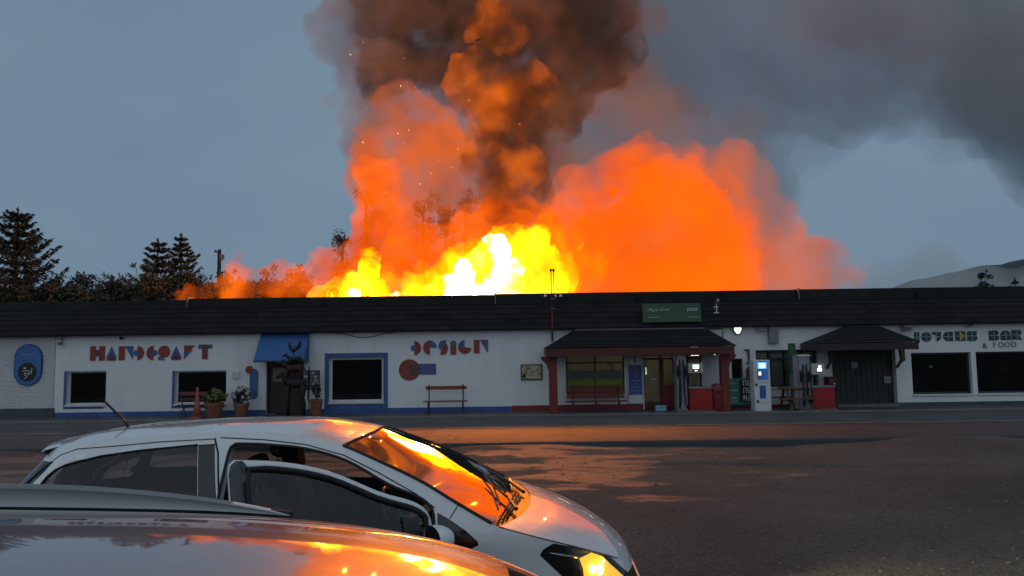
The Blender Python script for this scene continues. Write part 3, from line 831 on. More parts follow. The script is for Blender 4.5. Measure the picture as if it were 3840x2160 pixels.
mk = thing('wall_emblem', 'large red disc overlapping a blue bar painted under the word DESIGN', 'emblem', (*at(1565, 1387, F).xy, 1.0), None)
c = letter_cell(1496, 1347, 1575, 1427)
shape('disc', M['red'], mk, arc(c, .5, .5, .5, 0, 360, 32)[:-1])
q = R(1573, 1364, 1635, 1404); shape('bar', mat('slate_blue_paint', (.075,.10,.26), .6), mk, [(q[0],q[2]),(q[1],q[2]),(q[1],q[3]),(q[0],q[3])])
q = R(1536, 1364, 1572, 1404); shape('overlap', mat('brown_overlap_paint', (.11,.055,.06), .6), mk, [(q[0],q[2]),(q[1],q[2]),(q[1],q[3]),(q[0],q[3])], th=.015)

im = thing('wall_emblem', 'small red disc above a tall blue rounded bar beside the shop doorway', 'emblem', (*at(950, 1440, F).xy, 0.9), None)
a, b, c0, d = R(937, 1383, 968, 1496)
rr_ = (b-a)/2
shape('bar', M['blue'], im, [(a, d-.02), (a, c0+rr_)] + circle_pts((a+b)/2, c0+rr_, rr_, 180, 360, 12) + [(b, d-rr_)] + circle_pts((a+b)/2+.0, d-rr_, rr_, 0, 90, 6))
c = letter_cell(921, 1372, 951, 1402); shape('disc', M['red'], im, arc(c, .5, .5, .5, 0, 360, 24)[:-1], th=.016)

# oval sign at the pebbledashed end
ov = thing('oval_sign', 'tall blue rounded sign with black roundel on the pebbledashed wall end', 'sign', (*at(109, 1368, F).xy, 1.0), None)
a, b, c0, d = R(57, 1290, 162, 1446)
r_ = (b-a)/2; cx = (a+b)/2
def pill(g): return circle_pts(cx, d-r_, r_-g, 0, 180, 18) + circle_pts(cx, c0+r_, r_-g, 180, 360, 18)
shape('rim', M['navy'], ov, pill(0), y0=F-.03, th=.03)
shape('panel', mat('sign_face_blue', (.035,.15,.42), .4), ov, pill(.03), y0=F-.061, th=.008)
zc = at(107, 1395, F).z
shape('roundel', M['black'], ov, circle_pts(cx-.01, zc, .30, 0, 360, 28), y0=F-.07, th=.008)
text_mesh('lettering', 'THE', .10, M['grey_print'], ov, cx, d-.19, F-.073); box('print_line', M['grey_print'], ov, cx-.20, cx+.20, F-.076, F-.0695, d-.36, d-.325); text_mesh('lettering', 'GALLERY', .10, M['grey_print'], ov, cx, d-.48, F-.073)
em = MB()
for pts in ([(-.16,.02),(-.05,.06),(.10,0),(.15,-.06)], [(-.1,.0),(-.02,-.06),(.08,-.04)], [(.15,.14),(.14,.0),(.04,-.10),(-.02,-.14)], [(-.10,-.04),(-.06,-.12),(.0,-.14),(-.03,-.20),(-.10,-.20)]):
    em.tube([(cx+p[0], F-.082, zc+p[1]) for p in pts], .012, 6)
em.box(cx-.12, cx-.05, F-.086, F-.079, zc+.10, zc+.15)
em.build('emblem', M['paper'], ov)

# bar lettering
jb = thing('wall_lettering', 'bar name in dark teal window-like letters with one yellow wedge', 'lettering', (*at(3620, 1262, F).xy, 1.6), None)
T = M['letter_green']; hc_cur = jb
def grid_letter(rect, f, extra=()):
    c = letter_cell(*rect)
    o = shape('letter', T, jb, f(c))
    a, b, c0, d = R(*rect)
    zc, xc = (c0+d)/2, (a+b)/2
    box('glazing_bar', M['paper'], o, a+.01, b-.01, FY-.018, FY-.012, zc-.006, zc+.006); box('glazing_bar', M['paper'], o, xc-.006, xc+.006, FY-.019, FY-.013, c0+.02, d-.02)
    for (m, g_) in extra: shape('wedge', m, o, g_(c), th=.018)
    return o
grid_letter((3428,1246,3447,1283), poly((0,1),(1,1),(1,.0),(.3,.0),(0,.4)))
grid_letter((3454,1246,3492,1281), lambda c: arc(c,.5,.5,.5,0,360,22)[:-1])
grid_letter((3492,1245,3528,1280), lambda c: [c(0,1),c(1,1),c(1,.5)] + arc(c,.5,.5,.5,0,-90,8) + [c(.5,.62),c(.1,.8)])
grid_letter((3536,1244,3573,1279), lambda c: [c(1,1),c(.5,1)] + arc(c,.5,.5,.5,90,270,12) + [c(1,0)])
grid_letter((3581,1242,3619,1278), poly((0,0),(1,0),(1,1),(0,1)), [(M['yellow'], poly((.42,1),(1,.5),(.42,0)))])
grid_letter((3625,1242,3663,1278), lambda c: [c(.12,1),c(1,1),c(.95,.55),c(1,.45)] + arc(c,.7,.3,.3,0,-90,6) + [c(0,0),c(.05,.5),c(0,.75)])
grid_letter((3707,1240,3745,1276), lambda c: [c(0,1)] + arc(c,.7,.76,.28,80,-50,6) + arc(c,.7,.28,.3,50,-90,6) + [c(0,0)])
grid_letter((3751,1239,3789,1275), lambda c: [c(0,0),c(0,.5)] + arc(c,.5,.5,.5,180,0,14) + [c(1,0)])
grid_letter((3793,1238,3831,1274), lambda c: [c(0,1)] + arc(c,.7,.76,.27,90,-60,6) + [c(.7,.45),c(1,0),c(.35,.05),c(0,0)])
fd = thing('wall_lettering', 'plum ampersand and the word FOOD in thin letters below the bar name', 'lettering', (*at(3745, 1294, F).xy, 1.6), None)
q = at(3692, 1297, F); text_mesh('letter', '&', .24, M['purple'], fd, q.x, q.z, FY)
for i, chx in enumerate('FOOD'):
    q = at(3729 + 24*i, 1294 - i*.4, F); text_mesh('letter', chx, .24, M['purple'], fd, q.x, q.z, FY)

# green post office board on the slates
a, b, c0, d = R(2407, 1138, 2625, 1208, 23.80)
gs = thing('board_sign', 'long dark green post office board fixed on the slate fascia', 'sign', ((a+b)/2, 23.8, c0), None)
MB().add([(a,23.64,c0),(b,23.64,c0),(b,23.72,d),(a,23.72,d),(a,23.69,c0),(b,23.69,c0),(b,23.77,d),(a,23.77,d)], [(0,1,2,3),(7,6,5,4),(0,4,5,1),(1,5,6,2),(2,6,7,3),(3,7,4,0)]).build('panel', M['green'], gs)
for x in (a+.2, b-.2): box('stay', M['iron'], gs, x-.02, x+.02, 23.70, 24.02, c0+.1, c0+.14)
zt, zb_ = c0+(d-c0)*.66, c0+(d-c0)*.25
text_mesh('lettering', 'oifig an phoist', .13, M['paper'], gs, a+.52, zt, 23.678, depth=.012); text_mesh('lettering', 'post', .19, M['white'], gs, b-.28, zt+.01, 23.678, depth=.012)
box('small_print', M['grey_print'], gs, a+.19, a+.50, 23.64, 23.668, zb_-.02, zb_+.02); box('small_print', M['grey_print'], gs, b-.42, b-.10, 23.64, 23.668, zb_-.02, zb_+.02)

# awning over the craft shop door
aw = thing('door_awning', 'bright blue wedge-shaped awning over the craft shop doorway', 'awning', (*at(1055, 1355, F).xy, 1.5), None)
tl, tr_ = at(980, 1248, F-.03), at(1160, 1246, F-.03)
bl, br = at(950, 1352, 23.1), at(1140, 1349, 23.1)
z0_ = (bl.z+br.z)/2; zt_ = (tl.z+tr_.z)/2
xl, xr_ = min(tl.x, bl.x), max(tr_.x, br.x)
fr_ = MB().add([(bl.x,23.1,z0_),(br.x,23.1,z0_),(tr_.x,F-.03,zt_),(tl.x,F-.03,zt_)], [(0,1,2,3)])
fr_.grid([[(bl.x,23.1,z0_),(br.x,23.1,z0_)],[(bl.x,23.105,z0_-.05),(br.x,23.105,z0_-.05)]])
fr_.build('canopy', M['awning'], aw)
MB().add([(bl.x,23.1,z0_-.05),(bl.x,F-.03,z0_-.05),(tl.x,F-.03,zt_),(bl.x,23.1,z0_)], [(0,1,2,3)]).build('side_panel', M['awning'], aw)
MB().add([(br.x,23.1,z0_-.05),(tr_.x,F-.03,z0_-.05),(tr_.x,F-.03,zt_),(br.x,23.1,z0_)], [(3,2,1,0)]).build('side_panel', M['awning'], aw)
MB().tube([(bl.x,23.11,z0_-.05),(br.x,23.11,z0_-.05)], .012, 6).build('frame', M['iron'], aw)

# ================================================================== small fittings on the front
def fitting(name, label, cat, px, py, Y=F):
    p = at(px, py, Y)
    return thing(name, label, cat, (p.x, Y, p.z), None), p
t_, p = fitting('twin_spotlight', 'pair of small grey spotlights under the fascia near the pebbledash', 'spotlight', 233, 1275)
for dz_ in (.09, -.09):
    MB().tube([(p.x, F-.02, p.z+dz_), (p.x+.01, F-.16, p.z+dz_-.03)], [.035, .065], 10).build('lamp_head', M['grey'], t_)
box('bracket', M['steel'], t_, p.x-.02, p.x+.02, F-.03, F-.001, p.z-.12, p.z+.12)
t_, p = fitting('dome_camera', 'white half-dome camera under the fascia above HANDCRAFT', 'camera', 459, 1266)
box('mount', M['white'], t_, p.x-.09, p.x+.09, F-.12, F-.001, p.z+.02, p.z+.09, bevel=.01)
MB().blob((p.x, F-.07, p.z+.01), .075, .075, .085, 14, 9).build('dome', M['gloss_black'], t_, smooth=True)
t_, p = fitting('wall_vent', 'small square white vent cover right of the second craft window', 'vent', 886, 1404)
a, b, c0, d = R(871, 1390, 900, 1421); box('frame', M['white'], t_, a, b, F-.03, F-.001, c0, d, bevel=.006)
for i in range(6): box('louvre', M['white_frame'], t_, a+.03, b-.03, F-.045, F-.031, c0+.03+(d-c0-.06)*i/6, c0+.03+(d-c0-.06)*(i+.6)/6)
t_, p = fitting('map_board', 'framed tourist map board on the white wall beside the porch', 'map board', 1993, 1395)
a, b, c0, d = R(1953, 1366, 2033, 1425); box('frame', M['brown_frame'], t_, a, b, F-.04, F-.001, c0, d, bevel=.005); box('map', M['mapcol'], t_, a+.035, b-.035, F-.046, F-.041, c0+.035, d-.035)
q = box('inset', M['black'], t_, a+.06, a+.16, F-.05, F-.0465, c0+.07, c0+.19)
t_, p = fitting('wall_light', 'glowing white triangular wall light beside the porch roof', 'light', 2763, 1240)
c = letter_cell(2750, 1229, 2777, 1252)
shape('housing', M['black'], t_, [c(-.08,1.1),c(1.08,1.1),c(1.1,.5),c(.7,-.12),c(.3,-.12),c(-.1,.5)], y0=F-.04, th=.04)
shape('lens', M['lamp_white'], t_, [c(.04,1),c(.96,1),c(.98,.6),c(.65,.02),c(.35,.02),c(.02,.6)], y0=F-.083, th=.03)
t_, p = fitting('floodlight', 'small dark floodlight under the fascia left of the heater grille', 'floodlight', 2852, 1232)
MB().add([(p.x-.13,F-.22,p.z-.08),(p.x+.13,F-.22,p.z-.08),(p.x+.13,F-.14,p.z+.1),(p.x-.13,F-.14,p.z+.1),(p.x-.1,F-.08,p.z-.08),(p.x+.1,F-.08,p.z-.08),(p.x+.1,F-.05,p.z+.08),(p.x-.1,F-.05,p.z+.08)], [(0,1,2,3),(7,6,5,4),(0,4,5,1),(1,5,6,2),(2,6,7,3),(3,7,4,0)]).build('head', M['grey'], t_)
box('bracket', M['iron'], t_, p.x-.02, p.x+.02, F-.06, F-.001, p.z-.02, p.z+.05)
t_, p = fitting('heater_unit', 'tall grey slatted wall unit high above the green framed window', 'wall unit', 2895, 1254)
a, b, c0, d = R(2878, 1222, 2913, 1287); box('case', M['grey'], t_, a, b, F-.16, F-.001, c0, d, bevel=.01)
for i in range(9): box('louvre', M['pump_grey'], t_, a+.03, b-.03, F-.175, F-.161, c0+.05+i*.055, c0+.085+i*.055)
box('bracket', M['iron'], t_, (a+b)/2-.03, (a+b)/2+.03, F-.05, F-.001, d+.001, d+.06)
t_, p = fitting('floodlight', 'larger grey floodlight on the wall right of the bar porch', 'floodlight', 3390, 1229)
box('head', M['grey'], t_, p.x-.14, p.x+.12, F-.24, F-.10, p.z-.10, p.z+.06, bevel=.015); box('glass', M['gloss_black'], t_, p.x-.12, p.x+.10, F-.245, F-.241, p.z-.08, p.z+.03)
box('bracket', M['iron'], t_, p.x-.03, p.x+.01, F-.101, F-.001, p.z-.02, p.z+.09)
t_, p = fitting('bullet_camera', 'tiny grey camera under the fascia above the bar name', 'camera', 3632, 1221)
MB().tube([(p.x-.06,F-.16,p.z-.02),(p.x+.10,F-.06,p.z+.02)], .035, 10).build('body', M['grey'], t_); box('base', M['grey'], t_, p.x+.06, p.x+.13, F-.06, F-.001, p.z-.01, p.z+.06)
t_, p = fitting('roof_camera', 'white camera on a short stalk fixed to the slates right of the green board', 'camera', 2683, 1160, 23.75)
box('stalk', M['white'], t_, p.x-.012, p.x+.012, 23.62, 23.66, p.z-.10, p.z+.14); box('foot', M['white'], t_, p.x-.07, p.x+.07, 23.62, 23.72, p.z-.13, p.z-.10)
box('arm', M['white'], t_, p.x-.08, p.x+.06, 23.60, 23.68, p.z+.05, p.z+.08)
MB().blob((p.x+.06, 23.62, p.z+.27), .05, .05, .06, 12, 8).build('camera_head', M['grey'], t_, smooth=True); MB().tube([(p.x, 23.66, p.z+.14),(p.x+.06,23.66,p.z+.27)], .01, 6).build('neck', M['grey'], t_)
# twin flue / mast poles rising above the roof, with a pipe running down the front
q0, q1 = at(2073, 1275, 23.68), at(2073, 1012, 23.68)
t_ = thing('mast_pole', 'thin pair of mast poles rising above the fascia left of the porch', 'mast', (q0.x, 23.68, q0.z), None)
MB().tube([(q0.x-.005, 23.68, q0.z), (q0.x-.02, 23.68, q1.z-.04)], .018, 8).build('pole', M['iron'], t_); MB().tube([(q0.x+.075, 23.70, 3.3), (q0.x+.065, 23.70, q1.z)], .018, 8).build('pole', M['iron'], t_)
for dx in (-.02, .065): MB().lathe([(.018,0),(.04,.02),(.04,.08),(.02,.10)], q0.x+dx, 23.69, q1.z-.06, 10).build('cap', M['iron'], t_)
box('clamp', M['lead'], t_, q0.x-.05, q0.x+.11, 23.66, 23.74, 3.30, 3.34); box('clamp', M['lead'], t_, q0.x-.05, q0.x+.11, 23.66, 23.74, 3.62, 3.66)
MB().tube([(q0.x-.005, 23.70, 3.40), (q0.x-.005, 23.66, 2.70), (q0.x, F-.04, 2.55), (q0.x, F-.04, 2.28)], .03, 8).build('pipe', M['post_red'], t_)
for i, px in enumerate((2045, 2083, 2103)):
    q = at(px, 1112, 24.0); tag(MB().lathe([(.03,0),(.05,.02),(.045,.06),(.02,.08)], q.x, 24.02, q.z-.02, 10).build('insulator', M['white'], None), ('small white knob', 'white round knob', 'white bulb-like knob')[i] + (' on the roof cap left of the mast poles', ' on the roof cap just right of the mast poles', ' on the roof cap farthest right of the mast poles')[i], 'fitting', 'knobs on the roof cap')
# slack cable under the fascia
q = [at(px, py, F) for px, py in ((1230, 1246), (1290, 1252), (1350, 1266), (1400, 1262), (1440, 1250), (1480, 1247))]
one('slack_cable', MB().tube([(v.x, F-.03, v.z) for v in q], .011, 6), M['iron'], 'thin slack cable sagging under the fascia above the framed window', 'cable')
q = [at(px, py, F) for px, py in ((2640, 1236), (2710, 1231), (2709, 1262), (2709, 1290))]
one('drop_cable', MB().tube([(v.x, F-.03, v.z) for v in q], .014, 6), M['iron'], 'dark cable dropping down the wall at the right end of the porch roof', 'cable')
t_, p = fitting('wall_bracket', 'black T shaped bracket high on wall right of the brown window', 'bracket', 2806, 1335)
MB().tube([(p.x, F-.05, p.z-.2), (p.x, F-.05, p.z+.2)], .028, 8).build('stem', M['iron'], t_); box('arm', M['iron'], t_, p.x-.12, p.x+.04, F-.09, F-.001, p.z+.18, p.z+.215); box('foot', M['iron'], t_, p.x-.08, p.x+.07, F-.09, F-.001, p.z-.23, p.z-.2)
t_, p = fitting('hanging_bracket', 'thin black hanging bracket above the blue poster in the porch', 'bracket', 2378, 1350)
MB().tube([(p.x, F-.04, p.z+.25), (p.x+.02, F-.04, p.z-.12)], .014, 6).build('rod', M['iron'], t_); box('plate', M['iron'], t_, p.x-.08, p.x+.04, F-.06, F-.001, p.z+.25, p.z+.27)
t_, p = fitting('spotlight', 'small black spotlight with a lit bulb under the porch by the right post', 'spotlight', 2676, 1328, 23.4)
box('body', M['black'], t_, p.x-.13, p.x+.06, 23.35, 23.5, p.z-.03, p.z+.10, bevel=.01); box('stem', M['iron'], t_, p.x-.04, p.x-.02, 23.4, 23.42, p.z+.10, PZ-.21); MB().blob((p.x+.02, 23.35, p.z-.005), .025, .025, .025, 10, 7).build('bulb', M['lamp_white'], t_, smooth=True)
t_, p = fitting('porch_lamp', 'flat warm strip lamp under the front edge of the porch', 'lamp', 2596, 1302, 22.75)
box('case', M['rust'], t_, p.x-.14, p.x+.14, 22.6, 22.619, p.z-.03, p.z+.03); box('lens', mat('dim_lens', (.35,.25,.15), .3), t_, p.x-.10, p.x+.12, 22.59, 22.6, p.z-.018, p.z+.018)

# blue poster board leaning in the porch
a, b, c0, d = R(2356, 1368, 2410, 1514, F-.1)
t_ = thing('poster_board', 'tall white board with a royal blue poster beside the shop window', 'poster board', ((a+b)/2, F-.1, c0), None)
box('board', M['white'], t_, a, b, F-.10, F-.03, c0, d, bevel=.006)
box('poster', M['poster_blue'], t_, a+.02, b-.02, F-.106, F-.1005, c0+.28, d-.012)
MB().prism(circle_pts((a+b)/2, d-.18, .13, 0, 360, 24), F-.110, F-.1065).build('crest', mat('crest_print', (.10,.12,.22), .6), t_)
for i, w_ in enumerate((.10, .30, .18, .28, .34, .24)): box('print_line', M['grey_print'], t_, (a+b)/2-w_/2, (a+b)/2+w_/2, F-.111, F-.1065, d-.42-i*.105, d-.385-i*.105)
# posters in the shop window
a, b, c0, d = hs
for i, (u0, u1) in enumerate(((.03, .485), (.515, .97))):
    t_ = thing('window_poster', ('photo poster with lime green lower band in the left shop pane', 'photo poster with lime green lower band in the right shop pane')[i], 'poster', (a+(b-a)*u0, F+.1, c0), 'posters in the post office window')
    xa, xb = a+(b-a)*u0+.03, a+(b-a)*u1-.03
    zt = c0 + (d-c0)*.72
    box('photo', M['grey_print'], t_, xa, xb, F+.10, F+.104, c0+.47, c0+(d-c0)*.58)
    box('band', M['lime'], t_, xa, xb, F+.098, F+.1045, c0+.07, c0+.469)
    for k, w_ in enumerate((.12, .46, .30) if i == 0 else (.40, .44, .32)): box('print_line', M['paper'], t_, (xa+xb)/2-w_/2+.03, (xa+xb)/2+w_/2+.03, F+.093, F+.0975, c0+.30-k*.08, c0+.33-k*.08)
# goods on display behind the posters
def goods(name, label, cat, px0, py0, px1, py1, Y, m, kind='carton'):
    a, b, c0, d = R(px0, py0, px1, py1, Y)
    t_ = thing(name, label, cat, ((a+b)/2, Y, c0), 'goods in the shop window')
    if kind == 'carton':
        box('carton', m, t_, a, b, Y-.1, Y+.1, c0, d, bevel=.008); box('label_panel', M['paper'], t_, a+(b-a)*.2, b-(b-a)*.2, Y-.104, Y-.1005, c0+(d-c0)*.3, d-(d-c0)*.25)
    else:
        r = (b-a)/2; MB().lathe([(r*.8,0),(r,.03),(r,(d-c0)*.6),(r*.4,(d-c0)*.8),(r*.35,(d-c0))], (a+b)/2, Y, c0, 14).build('bottle', m, t_, smooth=True)
        MB().lathe([(r*.42,0),(r*.42,.03)], (a+b)/2, Y, d, 10).build('cap', M['black'], t_)
    box('shelf_foot', M['wood'], t_, a-.02, b+.02, Y-.12, Y+.12, c0-.03, c0-.001)
goods('display_carton', 'small white carton left of the mullion in the shop window', 'carton', 2182, 1390, 2196, 1408, 24.9, M['white'])
goods('display_carton', 'second small white carton beside the mullion in the shop window', 'carton', 2200, 1388, 2213, 1406, 24.9, M['white'])
goods('display_carton', 'tall amber carton standing in the right shop pane', 'carton', 2272, 1358, 2290, 1400, 25.0, mat('amber_print', (.45,.30,.12), .6))
goods('display_carton', 'tall yellow striped carton in the right shop pane', 'carton', 2294, 1357, 2310, 1398, 25.0, mat('yellow_print', (.50,.38,.16), .6))
goods('display_bottle', 'dark bottle at the right edge of the shop window display', 'bottle', 2318, 1385, 2326, 1412, 24.8, M['bark_door'], 'bottle')
goods('display_bottle', 'dark bottle left of the amber carton in the shop window', 'bottle', 2264, 1388, 2272, 1414, 24.8, M['bark_door'], 'bottle')
# notices on the entrance glass
for (p0, p1, p2, p3, m, lb) in ((2440, 1419, 2461, 1424, 'paper', 'narrow white strip notice on the entrance glass'), (2438, 1429, 2451, 1447, 'grey_print', 'grey upright notice on the entrance glass below the strip')):
    a, b, c0, d = R(p0, p1, p2, p3, F+.07)
    one('door_notice', MB().box(a, b, F+.078, F+.0845, c0, d), M[m], lb, 'notice')
p = at(2421, 1401, F+.03); one('green_indicator', MB().blob((p.x+.02, F+.03, p.z), .022, .022, .022, 8, 6).box(p.x+.012, p.x+.026, F+.035, F+.05, p.z, p.z+.20), M['green_led'], 'tiny green light on the entrance frame left side', 'indicator')
a, b, c0, d = R(2458, 1518, 2496, 1532, 23.4); t_ = thing('crate', 'pale blue crate on the ground before the red shop door', 'crate', ((a+b)/2, 23.4, .056), None)
mb = MB().box(a, b, 23.30, 23.52, .056, .075)
for (u0, u1, v0, v1) in ((a, a+.02, 23.3, 23.52), (b-.02, b, 23.3, 23.52), (a+.02, b-.02, 23.3, 23.32), (a+.02, b-.02, 23.5, 23.52)): mb.box(u0, u1, v0, v1, .0751, .22)
mb.build('crate_body', mat('pale_blue_crate', (.18,.42,.55), .5), t_); box('rim', mat('pale_blue_rim', (.22,.46,.60), .5), t_, a-.012, b+.012, 23.285, 23.2995, .19, .225)

# ================================================================== benches, table, cone, pots, rack, sculpture
def bench(label, pxl, pxr, Yb, seat_z, back_z0, back_z1, m, frame, nslat=2):
    xl, xr = at(pxl, 1500, Yb).x, at(pxr, 1500, Yb).x
    t_ = thing('bench', label, 'bench', ((xl+xr)/2, Yb, .056), None)
    for k in range(3): box('seat_slat', m, t_, xl-.04, xr+.04, Yb-.36+k*.11, Yb-.27+k*.11, seat_z, seat_z+.035, bevel=.006)
    for k in range(nslat):
        h = (back_z1-back_z0)/nslat
        box('back_slat', m, t_, xl, xr, Yb+.015, Yb+.045, back_z0+k*h, back_z0+(k+1)*h-.02, bevel=.006)
    for x in ((xl+.11, xr-.11) if nslat < 3 else (xl+.2, (xl+xr)/2, xr-.2)):
        MB().box(x-.02, x+.02, Yb-.005, Yb+.014, .056, back_z1+.03).build('upright', frame, t_)
        MB().tube([(x, Yb-.34, .056), (x, Yb-.31, seat_z-.02), (x, Yb-.02, seat_z-.02)], .02, 6).build('leg', frame, t_)
    return t_
bench('red backed bench with black iron legs on the footpath below DESIGN', 1596, 1750, 23.55, .43, .80, .93, M['bench_red'], M['iron'], 1)
sb = bench('long red slatted bench under the post office window', 2125, 2343, 23.6, .36, .46, .86, M['post_red'], M['iron'], 4)

# picnic table beyond the payment kiosk
xl, xr = at(2905, 1500, 23.2).x, at(3005, 1500, 23.2).x
t_ = thing('picnic_table', 'dark timber picnic table with fixed seats between kiosk and pump', 'picnic table', ((xl+xr)/2, 23.0, .056), None)
for k in range(4): box('top_plank', M['wood'], t_, xl+.15, xr+.3, 22.82+k*.14, 22.94+k*.14, .70, .735, bevel=.005)
for yy in (22.50, 23.42):
    for k in range(1): box('seat_plank', M['wood'], t_, xl-.05, xr+.3, yy, yy+.22, .40, .435, bevel=.005)
for x in (xl+.3, xr+.1):
    for (y0_, y1_) in ((22.56, 22.95), (23.56, 23.2)): MB().tube([(x, y0_, .056), (x, y1_, .70)], .045, 6).build('leg', M['wood'], t_)
    box('brace', M['wood'], t_, x+.02, x+.06, 22.5, 23.62, .33, .40)

# traffic cone
p = gz(680, 1581, .056)
t_ = thing('traffic_cone', 'faded orange traffic cone at the footpath edge left of the bistro bench', 'cone', (p.x, 23.0, .056), None)
MB().lathe([(.155,.04),(.075,.42),(.05,.75),(.035,.93),(.028,.95)], p.x, 23.0, .056, 20).build('cone_body', M['cone'], t_, smooth=True); box('base', M['cone'], t_, p.x-.2, p.x+.2, 22.8, 23.2, .057, .098, bevel=.012)
# bistro bench with scrolled iron legs
xl, xr = at(668, 1510, 23.5).x, at(780, 1510, 23.5).x
t_ = thing('bistro_bench', 'small red slatted seat with crossed black iron legs beside the cone', 'bench', ((xl+xr)/2, 23.5, .056), None)
box('back_slat', M['dull_red'], t_, xl, xr-.04, 23.56, 23.59, .72, .84, bevel=.006)
box('back_slat', M['rust'], t_, xl, xr-.04, 23.55, 23.58, .56, .64, bevel=.006)
for k in range(3): box('seat_slat', M['iron'], t_, xl+.02, xr+.30, 23.20+k*.1, 23.28+k*.1, .40+k*.008, .425+k*.008)
for x in (xl+.12, xr):
    MB().tube([(x-.06,23.57,.86),(x,23.5,.56),(x+.10,23.35,.40),(x+.24,23.2,.22),(x+.27,23.18,.056)], .018, 7).build('leg', M['iron'], t_)
    MB().tube([(x+.34,23.28,.44),(x+.14,23.4,.36),(x+.02,23.45,.22),(x-.02,23.47,.056)], .018, 7).build('leg', M['iron'], t_)

def leaves(mb, c, r, n, size, flat=1.0, seed=0):
    rnd = random.Random(seed)
    for i in range(n):
        d = Vector((rnd.gauss(0,1), rnd.gauss(0,1), rnd.gauss(0,1))).normalized()
        rad = rnd.random()**0.45
        p = Vector(c) + Vector((d.x*r[0], d.y*r[1], d.z*r[2]))*rad
        a = Vector((rnd.gauss(0,1), rnd.gauss(0,1), rnd.gauss(0,1)*flat)).normalized(); b = a.cross(d + Vector((.01,.02,.03))).normalized()
        s = size*rnd.uniform(.6, 1.4)
        mb.add([p - a*s, p + b*s*.45, p + a*s, p - b*s*.45], [(0,1,2,3)])
    return mb
def pot_plant(name, label, px, py_base, Y, r0, r1, h, crown, m_leaf_, flowers=None, seed=1, nleaf=700):
    p = gz(px, py_base, .056); x = at(px, 1500, Y).x
    t_ = thing(name, label, 'potted plant', (x, Y, .056), 'potted plants by the craft shop')
    MB().lathe([(r0,.0),(r0*1.03,.02),(r1*.93,h-.10),(r1*.97,h-.09),(r1,h-.085),(r1,h),(r1*.88,h),(r1*.86,h-.05)], x, Y, .057, 22).build('pot', M['terracotta'], t_, smooth=False)
    MB().lathe([(r1*.84,0),(r1*.5,.02)], x, Y, .057+h-.06, 18).build('soil', M['soil'], t_)
    cz = .056 + h + crown[2]*.75
    mb = MB()
    for k in range(9):
        a = k*0.7; e = Vector((x+crown[0]*.7*cos(a), Y+crown[1]*.7*sin(a), cz + crown[2]*.5*sin(k*1.9)))
        mb.tube([(x, Y, .05+h), ((x+e.x)/2, (Y+e.y)/2, cz-.1), e], [.012,.009,.004], 5)
    mb.build('stem', M['trunk'], t_)
    lf = MB()
    rnd = random.Random(seed)
    for k in range(14):
        d = Vector((rnd.gauss(0,1), rnd.gauss(0,1), rnd.gauss(0,.9))).normalized()
        leaves(lf, (x+d.x*crown[0]*.62, Y+d.y*crown[1]*.62, cz+d.z*crown[2]*.62), (crown[0]*.42, crown[1]*.42, crown[2]*.40), nleaf//14, .045, seed=seed*31+k)
    lf.build('foliage', m_leaf_, t_)
    if flowers:
        for k in range(flowers):
            d = Vector((rnd.gauss(0,1), -abs(rnd.gauss(0,1)), rnd.gauss(0,1))).normalized()
            fl = MB(); cc = Vector((x+d.x*crown[0]*.9, Y+d.y*crown[1]*.9, cz+d.z*crown[2]*.85))
            for q_ in range(5): fl.blob(cc + Vector((.03*cos(q_*1.256), -.01, .03*sin(q_*1.256))), .024, .012, .024, 6, 4)
            fl.build('flower', M['petal'], t_)
    return t_
pot_plant('potted_shrub', 'wide terracotta pot with spreading olive green shrub under the second craft window', 803, 1570, 23.25, .20, .30, .46, (.42,.32,.27), M['pot_leaf'], None, 3, 900)
pot_plant('potted_shrub', 'smaller terracotta pot of pale flowering shrub left of the craft doorway', 905, 1560, 23.45, .17, .24, .42, (.34,.28,.30), M['pot_leaf2'], 14, 5, 700)
pot_plant('potted_shrub', 'tall dark pot with thin ragged plant right of the craft doorway', 1186, 1560, 23.5, .16, .20, .50, (.16,.14,.34), M['pot_leaf2'], None, 8, 260)

# postcard rack
a, b, c0, d = R(1140, 1389, 1200, 1462, 23.6)
t_ = thing('postcard_rack', 'black wire postcard rack full of pale cards beside the doorway', 'postcard rack', ((a+b)/2, 23.6, .056), None)
xm = a + (b-a)*.30
MB().tube([(xm, 23.62, .056), (xm, 23.62, d+.12)], .02, 8).build('pole', M['iron'], t_); MB().lathe([(.25,0),(.24,.03),(.03,.06)], xm, 23.62, .057, 16).build('base', M['iron'], t_)
box('panel', M['black'], t_, xm+.03, b, 23.58, 23.60, c0, d); box('panel', M['black'], t_, a, xm-.02, 23.60, 23.62, c0, d)
rnd = random.Random(4)
cm = [mat('card_print_%s' % n_, c_, .6, var=.3, scale=25) for n_, c_ in (('pale', (.46,.47,.48)), ('sepia', (.24,.20,.17)), ('slate', (.12,.13,.16)), ('rose', (.28,.16,.15)))]
for j in range(5):
    zz = c0 + .03 + (d-c0-.04)*j/5
    for i in range(4):
        x0_ = xm+.045 + (b-xm-.06)*i/4
        box('card', rnd.choice(cm), t_, x0_, x0_+(b-xm-.06)/4-.015, 23.56, 23.578, zz, zz+(d-c0)/5-.035)
    box('card', cm[0] if j % 2 else rnd.choice(cm), t_, a+.01, xm-.03, 23.575, 23.598, zz, zz+(d-c0)/5-.03)

